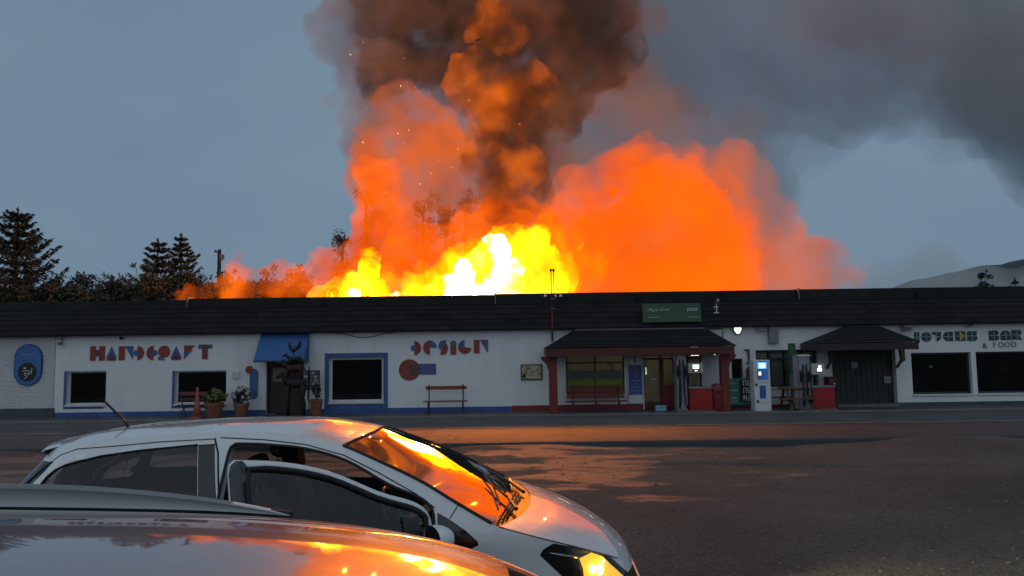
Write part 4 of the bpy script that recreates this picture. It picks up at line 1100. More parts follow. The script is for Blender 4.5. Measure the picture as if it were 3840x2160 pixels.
# carved animals standing on each other's backs before the awning
sx_, sy_ = at(1103, 1400, 22.9).x, 22.9
t_ = thing('animal_sculpture', 'dark painted sculpture of animals stacked up with a cockerel on top, before the doorway', 'sculpture', (sx_, sy_, .022), None)
def quad(mb, x, y, z, L, H, r, neck=0.6, face=-1):
    """four-legged animal, feet at z, facing -x"""
    top = z + H
    mb.tube([(x+L*.48,y,top-.02), (x+L*.25,y,top+r*.1), (x-L*.1,y,top-r*.1), (x-L*.42,y,top+r*.15)], [r*.75, r*1.05, r*.95, r*.9], 10)
    mb.tube([(x-L*.40,y,top), (x-L*.60,y,top+neck*.55), (x-L*.70,y,top+neck*.85)], [r*.75, r*.5, r*.45], 8)
    mb.tube([(x-L*.66,y,top+neck*.92), (x-L*.82,y,top+neck*.80), (x-L*1.0,y,top+neck*.62)], [r*.5, r*.42, r*.25], 8)
    for s in (-1, 1):
        mb.tube([(x-L*.66,y+s*r*.3,top+neck*.95), (x-L*.62,y+s*r*.5,top+neck*1.25)], [r*.16, r*.03], 5)
        mb.tube([(x-L*.36,y+s*r*.55,top-r*.3), (x-L*.38,y+s*r*.55,top-H*.5), (x-L*.36,y+s*r*.55,z)], [r*.42, r*.24, r*.2], 7)
        mb.tube([(x+L*.38,y+s*r*.5,top-r*.2), (x+L*.33,y+s*r*.55,top-H*.42), (x+L*.43,y+s*r*.55,top-H*.62), (x+L*.40,y+s*r*.55,z)], [r*.55, r*.3, r*.22, r*.2], 7)
    mb.tube([(x+L*.5,y,top), (x+L*.6,y,top-H*.2), (x+L*.58,y,top-H*.5)], [r*.18, r*.12, r*.05], 6)
SCM = mat('dark_sculpture_paint', (0.011, 0.005, 0.004), 0.7, var=0.4, scale=9); SCR = mat('dark_red_sculpture_paint', (0.030, 0.007, 0.005), 0.7, var=0.4, scale=9)
m1 = MB(); quad(m1, sx_+.06, sy_, .022, .62, 1.06, .15, .30); m1.build('donkey', SCM, t_, smooth=True)
m2 = MB(); quad(m2, sx_+.02, sy_, 1.27, .55, .28, .12, .22); m2.build('dog', SCR, t_, smooth=True)
m3 = MB(); quad(m3, sx_+.03, sy_, 1.66, .40, .17, .075, .14); m3.build('cat', SCM, t_, smooth=True)
z_ = 2.08
m4 = MB()
m4.tube([(sx_-.13,sy_,z_+.10),(sx_-.02,sy_,z_+.03),(sx_+.09,sy_,z_+.08)], [.06,.095,.05], 10)
m4.tube([(sx_-.12,sy_,z_+.10),(sx_-.16,sy_,z_+.20),(sx_-.15,sy_,z_+.25)], [.05,.035,.035], 8)
m4.tube([(sx_-.15,sy_,z_+.24),(sx_-.23,sy_,z_+.21)], [.02,.002], 6)
for (e, h_) in ((.17, .30), (.21, .24), (.20, .16)): m4.tube([(sx_+.06,sy_,z_+.08),(sx_+e*.85,sy_,z_+h_*.6),(sx_+e,sy_,z_+h_),(sx_+e-.03,sy_,z_+h_+.05)], [.035,.03,.025,.008], 6)
for s in (-1, 1): m4.tube([(sx_-.02,sy_+s*.03,z_-.04),(sx_-.02,sy_+s*.035,z_-.16)], .009, 5)
ck = m4.build('cockerel', M['black'], t_, smooth=True)
mc = MB()
for k in range(4): mc.blob((sx_-.165+.022*k, sy_, z_+.285-.006*(k-1.5)**2), .016, .01, .024, 8, 6)
mc.blob((sx_-.175, sy_, z_+.17), .014, .01, .03, 8, 6)
mc.build('comb', M['red'], ck, smooth=True)

# ================================================================== forecourt: fuel pumps, price board, kiosk, bins
def digit7(mb, x, z, w, h, ch, y):
    segs = {'1':'bc','7':'abc','6':'acdefg','4':'bcfg','2':'abged','8':'abcdefg','0':'abcdef'}[ch]
    t = h*.075
    P = {'a':((0,h),(w,h)),'b':((w,h),(w,h/2)),'c':((w,h/2),(w,0)),'d':((0,0),(w,0)),'e':((0,h/2),(0,0)),'f':((0,h),(0,h/2)),'g':((0,h/2),(w,h/2))}
    for s in segs:
        (ax, az), (bx_, bz) = P[s]
        mb.box(x+min(ax,bx_)-t/2, x+max(ax,bx_)+t/2, y-.004, y, z+min(az,bz)-t/2, z+max(az,bz)+t/2)
def pump(label, pxt0, pxt1, pyt, pxc0, pxc1, pyc, disp, Y, sleeve, lit):
    xl, xr = at(pxt0, 1440, Y).x, at(pxt1, 1440, Y).x
    ca, cb = at(pxc0, 1490, Y).x, at(pxc1, 1490, Y).x
    zt = at((pxt0+pxt1)/2, pyt, Y).z; zc = at((pxc0+pxc1)/2, pyc, Y).z
    t_ = thing('fuel_pump', label, 'fuel pump', ((xl+cb)/2, Y, .022), 'forecourt fuel pumps')
    box('plinth', M['kerb'], t_, xl-.06, cb+.05, Y-.1, Y+.55, .023, .09)
    tw = box('hose_tower', M['pump_grey'], t_, xl, xr, Y, Y+.42, .091, zt, bevel=.012)
    box('top_cap', M['white'], tw, xl-.02, xr+.02, Y-.02, Y+.44, zt+.001, zt+.05)
    n2 = (xl+xr)/2
    if sleeve:
        box('side_column', M['wood'] if False else M['grey'], t_, xl-.16, xl-.004, Y+.02, Y+.34, .091, zt+.02, bevel=.01)
        gp = box('canopy_sign', M['green'], t_, xl-.20, xl-.03, Y+.08, Y+.30, zt+.021-.55, at(2978, 1287, Y).z, bevel=.01)
    for k, x in enumerate((n2-.10, n2+.10)):
        z0 = zt-.72
        hb_ = box('nozzle_boot', M['black'], tw, x-.055, x+.055, Y-.055, Y-.002, z0-.05, z0+.28)
        nz_ = MB().tube([(x, Y-.06, z0+.16), (x+.01, Y-.16, z0+.20), (x+.0, Y-.17, z0+.05)], [.032,.03,.028], 8).tube([(x, Y-.10, z0+.02), (x, Y-.17, z0-.02)], [.02,.018], 8)
        nz_.build('nozzle', M['rubber'], tw, smooth=True)
        sgn = -1 if k == 0 else 1
        MB().tube([(x, Y-.17, z0+.02), (x+sgn*.02, Y-.20, z0-.35), (x+sgn*.03, Y-.19, .32), (x+sgn*.015, Y-.14, .17), (x-sgn*.03, Y-.10, .30), (x-sgn*.045, Y-.06, z0-.4), (x-sgn*.045, Y-.04, z0-.1), (x-sgn*.05, Y-.03, zt-.25)], .021, 8).build('hose', M['rubber'], tw, smooth=True)
        box('grade_badge', M['paper'], tw, x-.03, x+.03, Y-.006, Y-.001, z0+.36, z0+.44)
        MB().blob((x+.03, Y-.10, z0-.05), .022, .02, .03, 8, 6).build('trigger_guard', M['steel'], tw)
    box('hose_panel', M['steel'] if not lit else M['grey_print'], tw, xl+.05, xr-.05, Y-.008, Y-.001, zt-.36, zt-.06)
    cab = box('cabinet', M['bright_red'], t_, ca, cb, Y+.01, Y+.45, .091, zc-.04, bevel=.01)
    box('cabinet_top', M['pump_grey'], cab, ca-.015, cb+.015, Y-.01, Y+.46, zc-.039, zc)
    box('door_seam', M['rust'], cab, ca+.05, cb-.05, Y+.004, Y+.0095, .16, .168)
    da, db, dc, dd = R(*disp, Y)
    if da > xr: box('display_arm', M['grey'], t_, xr+.001, da-.001, Y+.10, Y+.30, dc+.05, dd-.05)
    dp = box('display_head', M['cream'], t_, da, db, Y-.03, Y+.36, dc, dd, bevel=.012)
    for x in (da+.1, db-.1): box('display_post', M['grey'], t_, x-.02, x+.02, Y+.2, Y+.24, zc+.001, dc-.001)
    return t_, dp, (da, db, dc, dd)
t_, dp, (a, b, c0, d) = pump('fuel pump with lit display in front of the shop entrance', 2538, 2577, 1318, 2586, 2672, 1452, (2580, 1361, 2636, 1399), 22.9, False, False)
Yp = 22.9-.03
w_ = b-a
box('price_screen', M['screen_white'], dp, a+w_*.30, a+w_*.72, Yp-.012, Yp-.001, c0+(d-c0)*.42, d-.05, bevel=.004); box('volume_screen', M['screen_white'], dp, a+w_*.42, a+w_*.62, Yp-.012, Yp-.001, c0+.06, c0+(d-c0)*.30)
box('bezel', M['black'], dp, a+w_*.27, a+w_*.75, Yp-.006, Yp-.0008, c0+.04, d-.035)
MB().lathe([(.015,0),(.015,.02)], a+.06, Yp-.01, (c0+d)/2, 8).build('lock', M['iron'], dp)
t_, dp, (a, b, c0, d) = pump('fuel pump with green topped column beside the bar porch', 2998, 3040, 1336, 3045, 3132, 1447, (3042, 1363, 3091, 1405), 22.9, True, True)
w_ = b-a
box('price_screen', M['screen_white'], dp, a+w_*.42, a+w_*.78, Yp-.012, Yp-.001, c0+.10, c0+(d-c0)*.58, bevel=.004); MB().prism(circle_pts(a+w_*.63, d-.10, .045, 0, 360, 14), Yp-.012, Yp-.001).build('volume_screen', M['screen_white'], dp)
box('bezel', M['black'], dp, a+w_*.39, a+w_*.82, Yp-.006, Yp-.0008, c0+.07, c0+(d-c0)*.64)
# red bins
p = at(2690, 1500, 23.0); t_ = thing('litter_bin', 'faded red domed litter bin between red pump cabinet and porch post', 'bin', (p.x, 23.05, .056), None)
MB().lathe([(.15,0),(.165,.02),(.185,.62),(.19,.70),(.16,.78),(.10,.83),(.02,.845)], p.x, 23.05, .057, 20).build('bin_body', M['dull_red'], t_, smooth=True); box('mouth', M['black'], t_, p.x-.09, p.x+.09, 22.855, 22.90, .60, .68)
p = at(2812, 1398, F); t_ = thing('hose_cabinet', 'red rounded fire hose cover on the wall above the price board', 'hose cover', (p.x, F-.1, p.z-.2), None)
a, b, c0, d = R(2798, 1372, 2826, 1423)
rr_ = (b-a)/2
MB().prism([(a,c0),(b,c0),(b,d-rr_)] + circle_pts((a+b)/2, d-rr_, rr_, 0, 180, 12) + [(a,d-rr_)], F-.2, F-.001).build('cover', M['dull_red'], t_, bevel=.02); box('strap', M['rust'], t_, a+.02, b-.02, F-.212, F-.2005, c0+.12, c0+.16)
# small red box by the bar door
a, b, c0, d = R(3113, 1414, 3142, 1446, 23.5); t_ = thing('wall_box', 'small dark red box beside the bar door above the pump cabinet', 'box', ((a+b)/2, 23.7, c0), None)
box('case', M['rust'], t_, a, b, 23.6, F-.001, c0, d, bevel=.01); box('face', M['dull_red'], t_, a+.04, b-.06, 23.594, 23.5995, c0+.10, d-.06); box('sticker', M['paper'], t_, a+.14, b-.04, 23.594, 23.5995, c0+.03, c0+.08)
# price board
a, b, c0, d = R(2733, 1419, 2834, 1519, 23.3)
t_ = thing('price_board', 'green fuel price board with three rows of pale digits by the porch', 'price board', ((a+b)/2, 23.3, .056), None)
box('panel', M['teal'], t_, a, b, 23.3, 23.42, c0, d, bevel=.01)
for x in (a+.1, b-.1): box('post', M['iron'], t_, x-.03, x+.03, 23.33, 23.39, .057, c0-.001)
hh = (d-c0)
for i, (lab, num) in enumerate((('Diesel', '176'), ('Unleaded', '176'), ('Marked', '142'))):
    zc = d - hh*(.17 + .275*i)
    bx_ = box('digit_panel', M['black'], t_, a+(b-a)*.39, b-.06, 23.285, 23.2995, zc-.135, zc+.115)
    mb = MB(); x0_ = a+(b-a)*.42
    for k, ch in enumerate(num): digit7(mb, x0_ + k*.122 + (.04 if ch == '1' else 0), zc-.085, .065, .155, ch, 23.284)
    mb.build('digits', M['digit'], bx_)
    text_mesh('grade_name', lab, .10, M['paper'], t_, a+.03, zc, 23.292, 'LEFT', sx=.68)
text_mesh('grade_name', 'Gas Oil', .10, M['paper'], t_, a+.03, d-hh*(.17+.55)-.12, 23.292, 'LEFT', sx=.68)
# payment kiosk
a, b, c0, d = R(2829, 1350, 2890, 1537, 22.7)
t_ = thing('payment_kiosk', 'tall white payment kiosk with a glowing blue screen', 'payment kiosk', ((a+b)/2, 22.7, .022), None)
Yk = 22.7
box('plinth', M['kerb'], t_, a-.04, b+.04, Yk-.04, Yk+.46, .0225, .06)
kb = box('cabinet', M['white'], t_, a, b, Yk, Yk+.42, .0605, d, bevel=.012)
q = R(2836, 1350, 2879, 1423, Yk)
fp_ = box('front_panel', M['screen_navy'], kb, q[0]+.03, q[1], Yk-.012, Yk-.001, q[2], q[3]-.03)
q = R(2842, 1361, 2870, 1381, Yk); sc_ = box('screen', M['screen_blue'], kb, q[0]-.01, q[1]+.03, Yk-.022, Yk-.0125, q[2]-.01, q[3]+.02); box('bright_page', M['screen_white'], sc_, q[0]+.05, q[1]-.03, Yk-.026, Yk-.0225, q[2]+.01, q[3]-.02)
q = R(2840, 1388, 2858, 1418, Yk); box('card_reader', M['grey'], kb, q[0], q[1], Yk-.05, Yk-.0125, q[2], q[3], bevel=.006); q = R(2843, 1394, 2852, 1407, Yk); box('keypad_light', M['screen_white'], kb, q[0], q[1], Yk-.056, Yk-.0505, q[2], q[3])
q = R(2849, 1446, 2872, 1494, Yk); box('blue_panel', mat('kiosk_blue_print', (.03,.10,.38), .4), kb, q[0], q[1], Yk-.006, Yk-.001, q[2], q[3])
for (px, py) in ((2836, 1443), (2842, 1505)): p = at(px, py, Yk); box('lock', M['iron'], kb, p.x-.03, p.x+.03, Yk-.02, Yk-.001, p.z-.035, p.z+.035)
p = at(2860, 1434, Yk); box('seam', M['grey'], kb, a+.02, b-.02, Yk-.003, Yk-.0008, p.z-.005, p.z+.005); p = at(2860, 1510, Yk); box('seam', M['grey'], kb, a+.02, b-.02, Yk-.003, Yk-.0008, p.z-.005, p.z+.005)
# inside the bar: globe lamp, seat backs
p = at(3491, 1375, 25.0); t_ = thing('bar_lamp', 'small globe lamp on a stand inside the left bar window', 'lamp', (p.x, 25.0, .05), None)
MB().blob((p.x, 25, p.z), .05, .05, .055, 12, 8).build('globe', mat('pale_globe', (.7,.68,.6), .3, emit=(1,.9,.7), estr=.12), t_, smooth=True); MB().tube([(p.x,25,.05),(p.x,25,p.z-.05)], .012, 6).build('stand', M['iron'], t_)
for (px, lb) in ((3450, 'pale chair back low inside the left bar window'), (3612, 'light grey chair back at the right of the left bar window'), (3745, 'pale chair back inside the right bar window')):
    p = at(px, 1462, 24.9); t_ = thing('bar_chair', lb, 'chair', (p.x, 24.9, .05), 'chairs inside the bar')
    box('backrest', M['grey_print'], t_, p.x-.22, p.x+.22, 24.78, 24.82, .52, .86, bevel=.02); box('seat', M['grey'], t_, p.x-.22, p.x+.22, 24.82, 25.25, .44, .48)
    for dx in (-.19, .19):
        for dy in (24.80, 25.22): MB().tube([(p.x+dx, dy, .051), (p.x+dx, dy, .44)], .014, 6).build('leg', M['iron'], t_)
p = at(3764, 1376, 25.3); t_ = thing('wall_picture', 'pale framed picture hanging inside the right bar window', 'picture', (p.x, 25.3, p.z), None)
box('frame', M['brown_frame'], t_, p.x-.2, p.x+.2, 25.3, 25.33, p.z-.17, p.z+.17); box('print', mat('pale_picture', (.5,.5,.45), .6), t_, p.x-.15, p.x+.15, 25.29, 25.2995, p.z-.12, p.z+.12)
# ================================================================== trees, bushes, pole behind the building
def spruce(label, px, top_py, base_py, Y, width_px, seed, lean=0.0, dens_=1.0, droop=0.12, group='conifers behind the building'):
    rnd = random.Random(seed)
    b = at(px, base_py, Y); tp = at(px + lean, top_py, Y)
    H = tp.z; x0 = b.x; zb = max(0.0, at(px, base_py, Y).z)
    t_ = thing('spruce_tree', label, 'tree', (x0, Y, -.2), group)
    trunk = [(x0 + (tp.x-x0)*k/8 + .05*mnoise.noise(Vector((k, seed, 0))), Y, -.2 + (H+.2)*k/8) for k in range(9)]
    MB().tube(trunk, [.22*(1-k/8.6) + .012 for k in range(9)], 8).build('trunk', M['trunk'], t_)
    Wm = width_px*Y/FOC/2
    br, nd = MB(), MB()
    z = max(.8, zb - 1.2)
    span = H - z
    while z < H - .15:
        f = (H - z)/span
        L0 = Wm*min(1.0, f**.8*1.08) + .10
        nb_ = max(4, int(6.5*dens_))
        a0 = rnd.random()*6.28
        for k in range(nb_):
            a = a0 + 2*pi*k/nb_ + rnd.uniform(-.35, .35)
            L = L0*rnd.uniform(.55, 1.12)
            if rnd.random() < .12: L *= 1.22
            tx = x0 + (tp.x-x0)*(z/H)
            rise = rnd.uniform(.02, .20)*L
            pts = []
            for q in range(6):
                s = q/5
                pts.append(Vector((tx + L*s*cos(a), Y + L*s*sin(a), z + rise*s*1.6 - droop*L*sin(s*pi)*1.1 + .26*L*s*s)))
            br.tube(pts, [.028*(1-.8*q/5)*(.4+f) + .006 for q in range(6)], 4, caps=False)
            n = int((20 + 60*L)*dens_)
            for j in range(n):
                s = rnd.random()**.75
                i = min(4, int(s*5)); p = pts[i].lerp(pts[i+1], s*5-i)
                side = rnd.choice((-1, 1)); sp = (.24*L*(1-s*.75) + .08)*rnd.random()
                d = Vector((-sin(a)*side*.8 + cos(a)*.6, cos(a)*side*.8 + sin(a)*.6, rnd.uniform(-.45, .12))).normalized()
                e = p + d*sp
                ln = rnd.uniform(.10, .22); wd = rnd.uniform(.022, .045)
                u = (d + Vector((0, 0, rnd.uniform(-.7, .2)))).normalized()*ln; w = u.cross(Vector((rnd.gauss(0,1), rnd.gauss(0,1), rnd.gauss(0,1)))).normalized()*wd
                nd.add([e-u*.4, e+w, e+u, e-w], [(0,1,2,3)])
        z += rnd.uniform(.34, .58)*(.55 + .6*f)
    # leader
    for j in range(26):
        zz = H - rnd.random()*.5; d = Vector((rnd.uniform(-1,1), rnd.uniform(-1,1), .5)).normalized()*.14
        e = Vector((tp.x, Y, zz)); w = d.cross(Vector((0,1,.2))).normalized()*.03
        nd.add([e, e+d*.5+w, e+d, e+d*.5-w], [(0,1,2,3)])
    br.build('branches', M['trunk'], t_); nd.build('crown', M['spruce'], t_)
    return t_
spruce('largest dark spruce at the far left behind the roof', 60, 782, 1110, 37, 400, 21, 8, 1.25)
spruce('broad spruce with upswept branches, left of the close pair', 585, 895, 1110, 40, 235, 33, 8, 1.1, .0)
spruce('narrow spruce with pointed top, right of the close pair', 690, 880, 1110, 41, 190, 45, -12, 1.1)
spruce('tiny spruce tip over the roof at the far right', 3803, 1042, 1110, 60, 45, 61, 2, 1.0)

def bush(name, label, px, top_py, Y, width_px, seed, m, cat='bush', group='bushes behind the building', n=1500, leaf=.085, z0=0.0, ragged=1.0):
    rnd = random.Random(seed)
    x0 = at(px, 1100, Y).x; H = at(px, top_py, Y).z; Wm = width_px*Y/FOC/2
    t_ = thing(name, label, cat, (x0, Y, -.2), group)
    st_, lf = MB(), MB()
    nst = 9
    for k in range(nst):
        a = rnd.random()*6.28; r = Wm*rnd.uniform(.15, .85); top = Vector((x0 + r*cos(a), Y + r*.6*sin(a), H*rnd.uniform(.72, 1.0)*(1-.25*r/Wm)))
        mid = Vector((x0 + r*.5*cos(a), Y + r*.3*sin(a), top.z*.55))
        st_.tube([(x0 + .1*cos(a), Y + .1*sin(a), -.2), mid, top], [.06,.035,.012], 5)
        for q in range(5):
            c = mid.lerp(top, .25 + .75*q/4) + Vector((rnd.uniform(-.5,.5), rnd.uniform(-.4,.4), rnd.uniform(-.3,.1)))
            rr_ = rnd.uniform(.22, .55)*Wm*.42*ragged + .12
            leaves(lf, c, (rr_, rr_*.8, rr_*.75), n//(nst*5), leaf, seed=seed*101+k*7+q)
        # thin twigs that break the outline
        for q in range(3):
            d = Vector((rnd.uniform(-1,1), rnd.uniform(-.5,.5), rnd.uniform(.3,1.2))).normalized()*rnd.uniform(.2,.55)
            st_.tube([top, top+d], [.010,.004], 4)
            leaves(lf, top+d*.8, (.14,.12,.14), 16, leaf*.8, seed=seed+k*13+q)
    for q in range(26):                      # inner fill so that the mass reads solid low down
        a = rnd.random()*6.28; r = Wm*rnd.random()**.6*.95
        c = Vector((x0 + r*cos(a), Y + r*.5*sin(a), H*rnd.uniform(.45, .90)*(1-.15*r/Wm)))
        leaves(lf, c, (.60*ragged, .45, .48*ragged), n//26, leaf*1.1, seed=seed*7+q)
    st_.build('branches', M['trunk'], t_); lf.build('crown', m, t_)
    return t_
Bs = [(150,992,38.5,286,'leaf','tall dark hedge mass between the largest spruce and the gap'),(340,1022,36,242,'leaf','low dark hedge filling the gap in the left trees'),(620,997,38,286,'leaf','dark hedge behind the spruce pair'),(40,1017,35,374,'leaf','wide dark bush below the largest spruce'),(215,1012,36,209,'leaf','rounded dark bush right of the largest spruce'),(305,994,38,143,'leaf','small upright bush left of the gap in the trees'),
      (395,1000,37,187,'leaf','low dark bush in the middle of the left tree line'),(490,962,36.5,165,'leaf','taller dark bush left of the spruce pair'),(590,982,35,231,'leaf','dense bush below the broad spruce'),
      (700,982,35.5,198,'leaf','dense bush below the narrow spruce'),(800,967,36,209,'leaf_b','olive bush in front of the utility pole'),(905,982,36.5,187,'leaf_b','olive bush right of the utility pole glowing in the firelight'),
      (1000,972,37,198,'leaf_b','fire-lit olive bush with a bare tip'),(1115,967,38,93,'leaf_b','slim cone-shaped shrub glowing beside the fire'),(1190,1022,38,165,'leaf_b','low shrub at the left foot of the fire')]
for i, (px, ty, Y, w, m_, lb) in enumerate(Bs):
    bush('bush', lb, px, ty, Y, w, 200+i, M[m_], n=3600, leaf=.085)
bush('pine_tree', 'ragged dark pine top over the roof near the right edge', 3690, 1012, 48, 130, 251, M['spruce'], 'tree', 'trees at the right end', 1700, .10, ragged=.55)
# tall trees behind the flames
def tall_tree(label, px, top_py, Y, width_px, seed, m):
    rnd = random.Random(seed)
    x0 = at(px, 1100, Y).x; H = at(px, top_py, Y).z; Wm = width_px*Y/FOC/2
    t_ = thing('tall_tree', label, 'tree', (x0, Y, -.2), 'tall trees behind the fire')
    tr = [(x0 + .25*mnoise.noise(Vector((k*.6, seed, 1))), Y, -.2 + (H*.96)*k/7) for k in range(8)]
    MB().tube(tr, [.26*(1-k/8.5) for k in range(8)], 8).build('trunk', M['trunk'], t_)
    st_, lf = MB(), MB()
    for k in range(22):
        z = H*rnd.uniform(.42, .97); a = rnd.random()*6.28; L = Wm*rnd.uniform(.45, 1.05)*(1.15 - .55*(z/H-.42)/.55)
        p0 = Vector((x0, Y, z-.4)); p1 = Vector((x0 + L*cos(a), Y + L*sin(a)*.7, z + rnd.uniform(-.1,.5)))
        st_.tube([p0, p0.lerp(p1,.5)+Vector((0,0,.12)), p1], [.05,.03,.01], 4)
        for q in range(3):
            c = p0.lerp(p1, .55+.22*q) + Vector((rnd.uniform(-.2,.2), rnd.uniform(-.2,.2), rnd.uniform(-.1,.25)))
            leaves(lf, c, (.42,.36,.28), 36, .085, seed=seed*37+k*3+q)
    st_.build('branches', M['trunk'], t_); lf.build('crown', m, t_)
tall_tree('tall tree at the left edge of the flames with bare side twigs', 1372, 705, 41, 130, 301, M['leaf'])
tall_tree('lower bare-limbed tree poking left out of the flames', 1285, 870, 40, 110, 302, M['leaf'])
tall_tree('tall tree right of the left fire column', 1590, 720, 43, 190, 303, M['leaf'])
tall_tree('mid height tree between the two fire columns', 1675, 745, 43, 110, 304, M['leaf'])
tall_tree('pointed tree below the dark smoke column', 1745, 712, 44, 130, 305, M['leaf'])
tall_tree('lower tree at the right foot of the dark smoke column', 1850, 800, 44, 140, 306, M['leaf'])
# utility pole
p = at(822, 1000, 46); q = at(823, 935, 46)
t_ = thing('utility_pole', 'wooden utility pole with cross arm above the olive bushes', 'utility pole', (p.x, 46, -.2), None)
MB().tube([(p.x,46,-.2),(q.x,46,q.z)], [.15,.11], 10).build('pole', M['trunk'], t_); box('cross_arm', M['wood'], t_, q.x-.25, q.x+.12, 45.8, 45.9, q.z-.22, q.z-.12)
for dx in (-.2, .05): MB().lathe([(.03,0),(.05,.04),(.03,.10)], q.x+dx, 45.85, q.z-.12, 8).build('insulator', M['grey'], t_)
MB().box(q.x+.10, q.x+.34, 45.78, 45.95, q.z-.62, q.z-.36).tube([(q.x+.05,45.88,q.z-.8),(q.x+.3,45.88,q.z-.65)], .03, 6).build('transformer', M['grey'], t_)
# metal ladder hoops on the roof at the left of the fire
p = at(1218, 1100, 30.0)
t_ = thing('roof_ladder', 'thin metal ladder hoops standing on the roof against the flames', 'ladder', (p.x, 30.0, 3.25), None)
for dx in (0, .20):
    MB().tube([(p.x+dx-.12,30,3.26),(p.x+dx,30,p.z+.02),(p.x+dx+.10,30,p.z+.20),(p.x+dx+.30,30,p.z+.12),(p.x+dx+.42,30,p.z-.1)], .014, 6).build('rail', M['iron'], t_)
for k in range(3): MB().tube([(p.x-.08+.05*k,30,3.45+.2*k),(p.x+.12+.05*k,30,3.45+.2*k)], .010, 5).build('rung', M['iron'], t_)
# ================================================================== cars: skin = one sheet per side in (u, z), u runs from tail centre to nose centre
def lerp_tab(tab, t):
    if t <= tab[0][0]: return tab[0][1]
    for (a, va), (b, vb) in zip(tab, tab[1:]):
        if t <= b: return va + (vb-va)*(t-a)/(b-a)
    return tab[-1][1]

def smooth_tab(pts, n=8):
    """Catmull-Rom through tuples"""
    out = []
    for i in range(len(pts)-1):
        p0, p1, p2, p3 = pts[max(i-1,0)], pts[i], pts[i+1], pts[min(i+2,len(pts)-1)]
        for k in range(n):
            t = k/n
            out.append(tuple(0.5*((2*b)+(-a+c)*t+(2*a-5*b+4*c-d)*t*t+(-a+3*b-3*c+d)*t**3) for a, b, c, d in zip(p0, p1, p2, p3)))
    out.append(tuple(pts[-1]))
    return out

class Skin:
    def __init__(s, W, xf, xr, nose, tail, belt, tumble, top):
        s.W, s.xf, s.xr, s.nose, s.tail, s.belt, s.tumble, s.top = W, xf, xr, nose, tail, belt, tumble, top
        s.UF, s.UR = xf + 1.15, xr - 1.05          # u at nose centre / tail centre
    def half(s, z):
        if z <= s.belt: w = s.W - 0.05*max(0, (0.55 - z)/0.55)**2*1.0
        else: w = s.W - s.tumble*((z - s.belt)/(s.top - s.belt))**1.35
        return w
    def P(s, u, z, off=0.0):
        w = s.half(z) + off
        if u > s.xf:
            ph = min(1.0, (u - s.xf)/(s.UF - s.xf))*pi/2
            return Vector((s.xf + (lerp_tab(s.nose, z) + off - s.xf)*sin(ph)**0.92, -w*max(0.0, cos(ph))**0.62, z))
        if u < s.xr:
            ph = min(1.0, (s.xr - u)/(s.xr - s.UR))*pi/2
            return Vector((s.xr - (s.xr - lerp_tab(s.tail, z) + off)*sin(ph)**0.9, -w*max(0.0, cos(ph))**0.5, z))
        return Vector((u, -w, z))

def poly_in(p, poly):
    x, y = p; c = False; n = len(poly)
    for i in range(n):
        x1, y1 = poly[i]; x2, y2 = poly[(i+1) % n]
        if (y1 > y) != (y2 > y) and x < (x2-x1)*(y-y1)/(y2-y1)+x1: c = not c
    return c
def dens(poly, step):
    out = []
    for i in range(len(poly)):
        a, b = Vector(poly[i]), Vector(poly[(i+1) % len(poly)])
        n = max(1, int((b-a).length/step))
        out += [tuple(a.lerp(b, k/n)) for k in range(n)]
    return out
def patch(outline, holes, step):
    """triangulated sheet: outline minus holes with an inner lattice; returns 2-D points and faces"""
    loops = [dens(outline, step)] + [dens(h, step) for h in holes]
    pts, edges = [], []
    for L in loops:
        n0 = len(pts); pts += [Vector(p) for p in L]
        edges += [(n0+i, n0+(i+1) % len(L)) for i in range(len(L))]
    xs_ = [p.x for p in pts]; ys_ = [p.y for p in pts]
    nb_ = len(pts)
    x = min(xs_)
    bset = {}
    for p in pts: bset.setdefault((int(p.x/step), int(p.y/step)), []).append(p)
    def near(q):
        i, j = int(q[0]/step), int(q[1]/step)
        return any((p - Vector(q)).length < step*.45 for a in (-1,0,1) for b in (-1,0,1) for p in bset.get((i+a, j+b), ()))
    j = 0
    while x < max(xs_):
        y = min(ys_) + (step/2 if j % 2 else 0)
        while y < max(ys_):
            q = (x, y)
            if poly_in(q, outline) and not any(poly_in(q, h) for h in holes) and not near(q): pts.append(Vector(q))
            y += step
        x += step*.9; j += 1
    v, e, f, *_ = delaunay_2d_cdt(pts, edges, [], 0, 1e-5)
    fs = []
    for t_ in f:
        c = sum((v[i] for i in t_), Vector((0,0)))/len(t_)
        if poly_in(c, outline) and not any(poly_in(c, h) for h in holes): fs.append(tuple(t_))
    return v, fs
def lift(skin, v, fs, side=-1, off=0.0, thick=0.0):
    """2-D sheet to 3-D on one side of the car (side -1: near, +1: far)"""
    V = []
    for p in v:
        q = skin.P(p.x, p.y, off); V.append(Vector((q.x, q.y if side < 0 else -q.y, q.z)))
    Fc = [(f if side < 0 else f[::-1]) for f in fs]
    # make normals face outward
    if Fc:
        a = 0
        for f in Fc[:60]:
            n = (V[f[1]]-V[f[0]]).cross(V[f[2]]-V[f[0]]); c = (V[f[0]]+V[f[1]]+V[f[2]])/3
            a += n.dot(Vector((c.x*.2, c.y, 0)))
        if a < 0: Fc = [f[::-1] for f in Fc]
    if thick:
        n0 = len(V); cnt = {}
        for f in Fc:
            for i in range(3):
                k = (f[i], f[(i+1) % 3]); cnt[k] = cnt.get(k, 0)+1
        V2 = []
        for p in v:
            q = skin.P(p.x, p.y, off - thick); V2.append(Vector((q.x, q.y if side < 0 else -q.y, q.z)))
        F2 = [tuple(i+n0 for i in f[::-1]) for f in Fc]
        rim = [(a, b) for (a, b) in cnt if (b, a) not in cnt]
        V = V + V2; Fc = Fc + F2 + [(b, a, a+n0, b+n0) for a, b in rim]
    return MB().add(V, Fc)

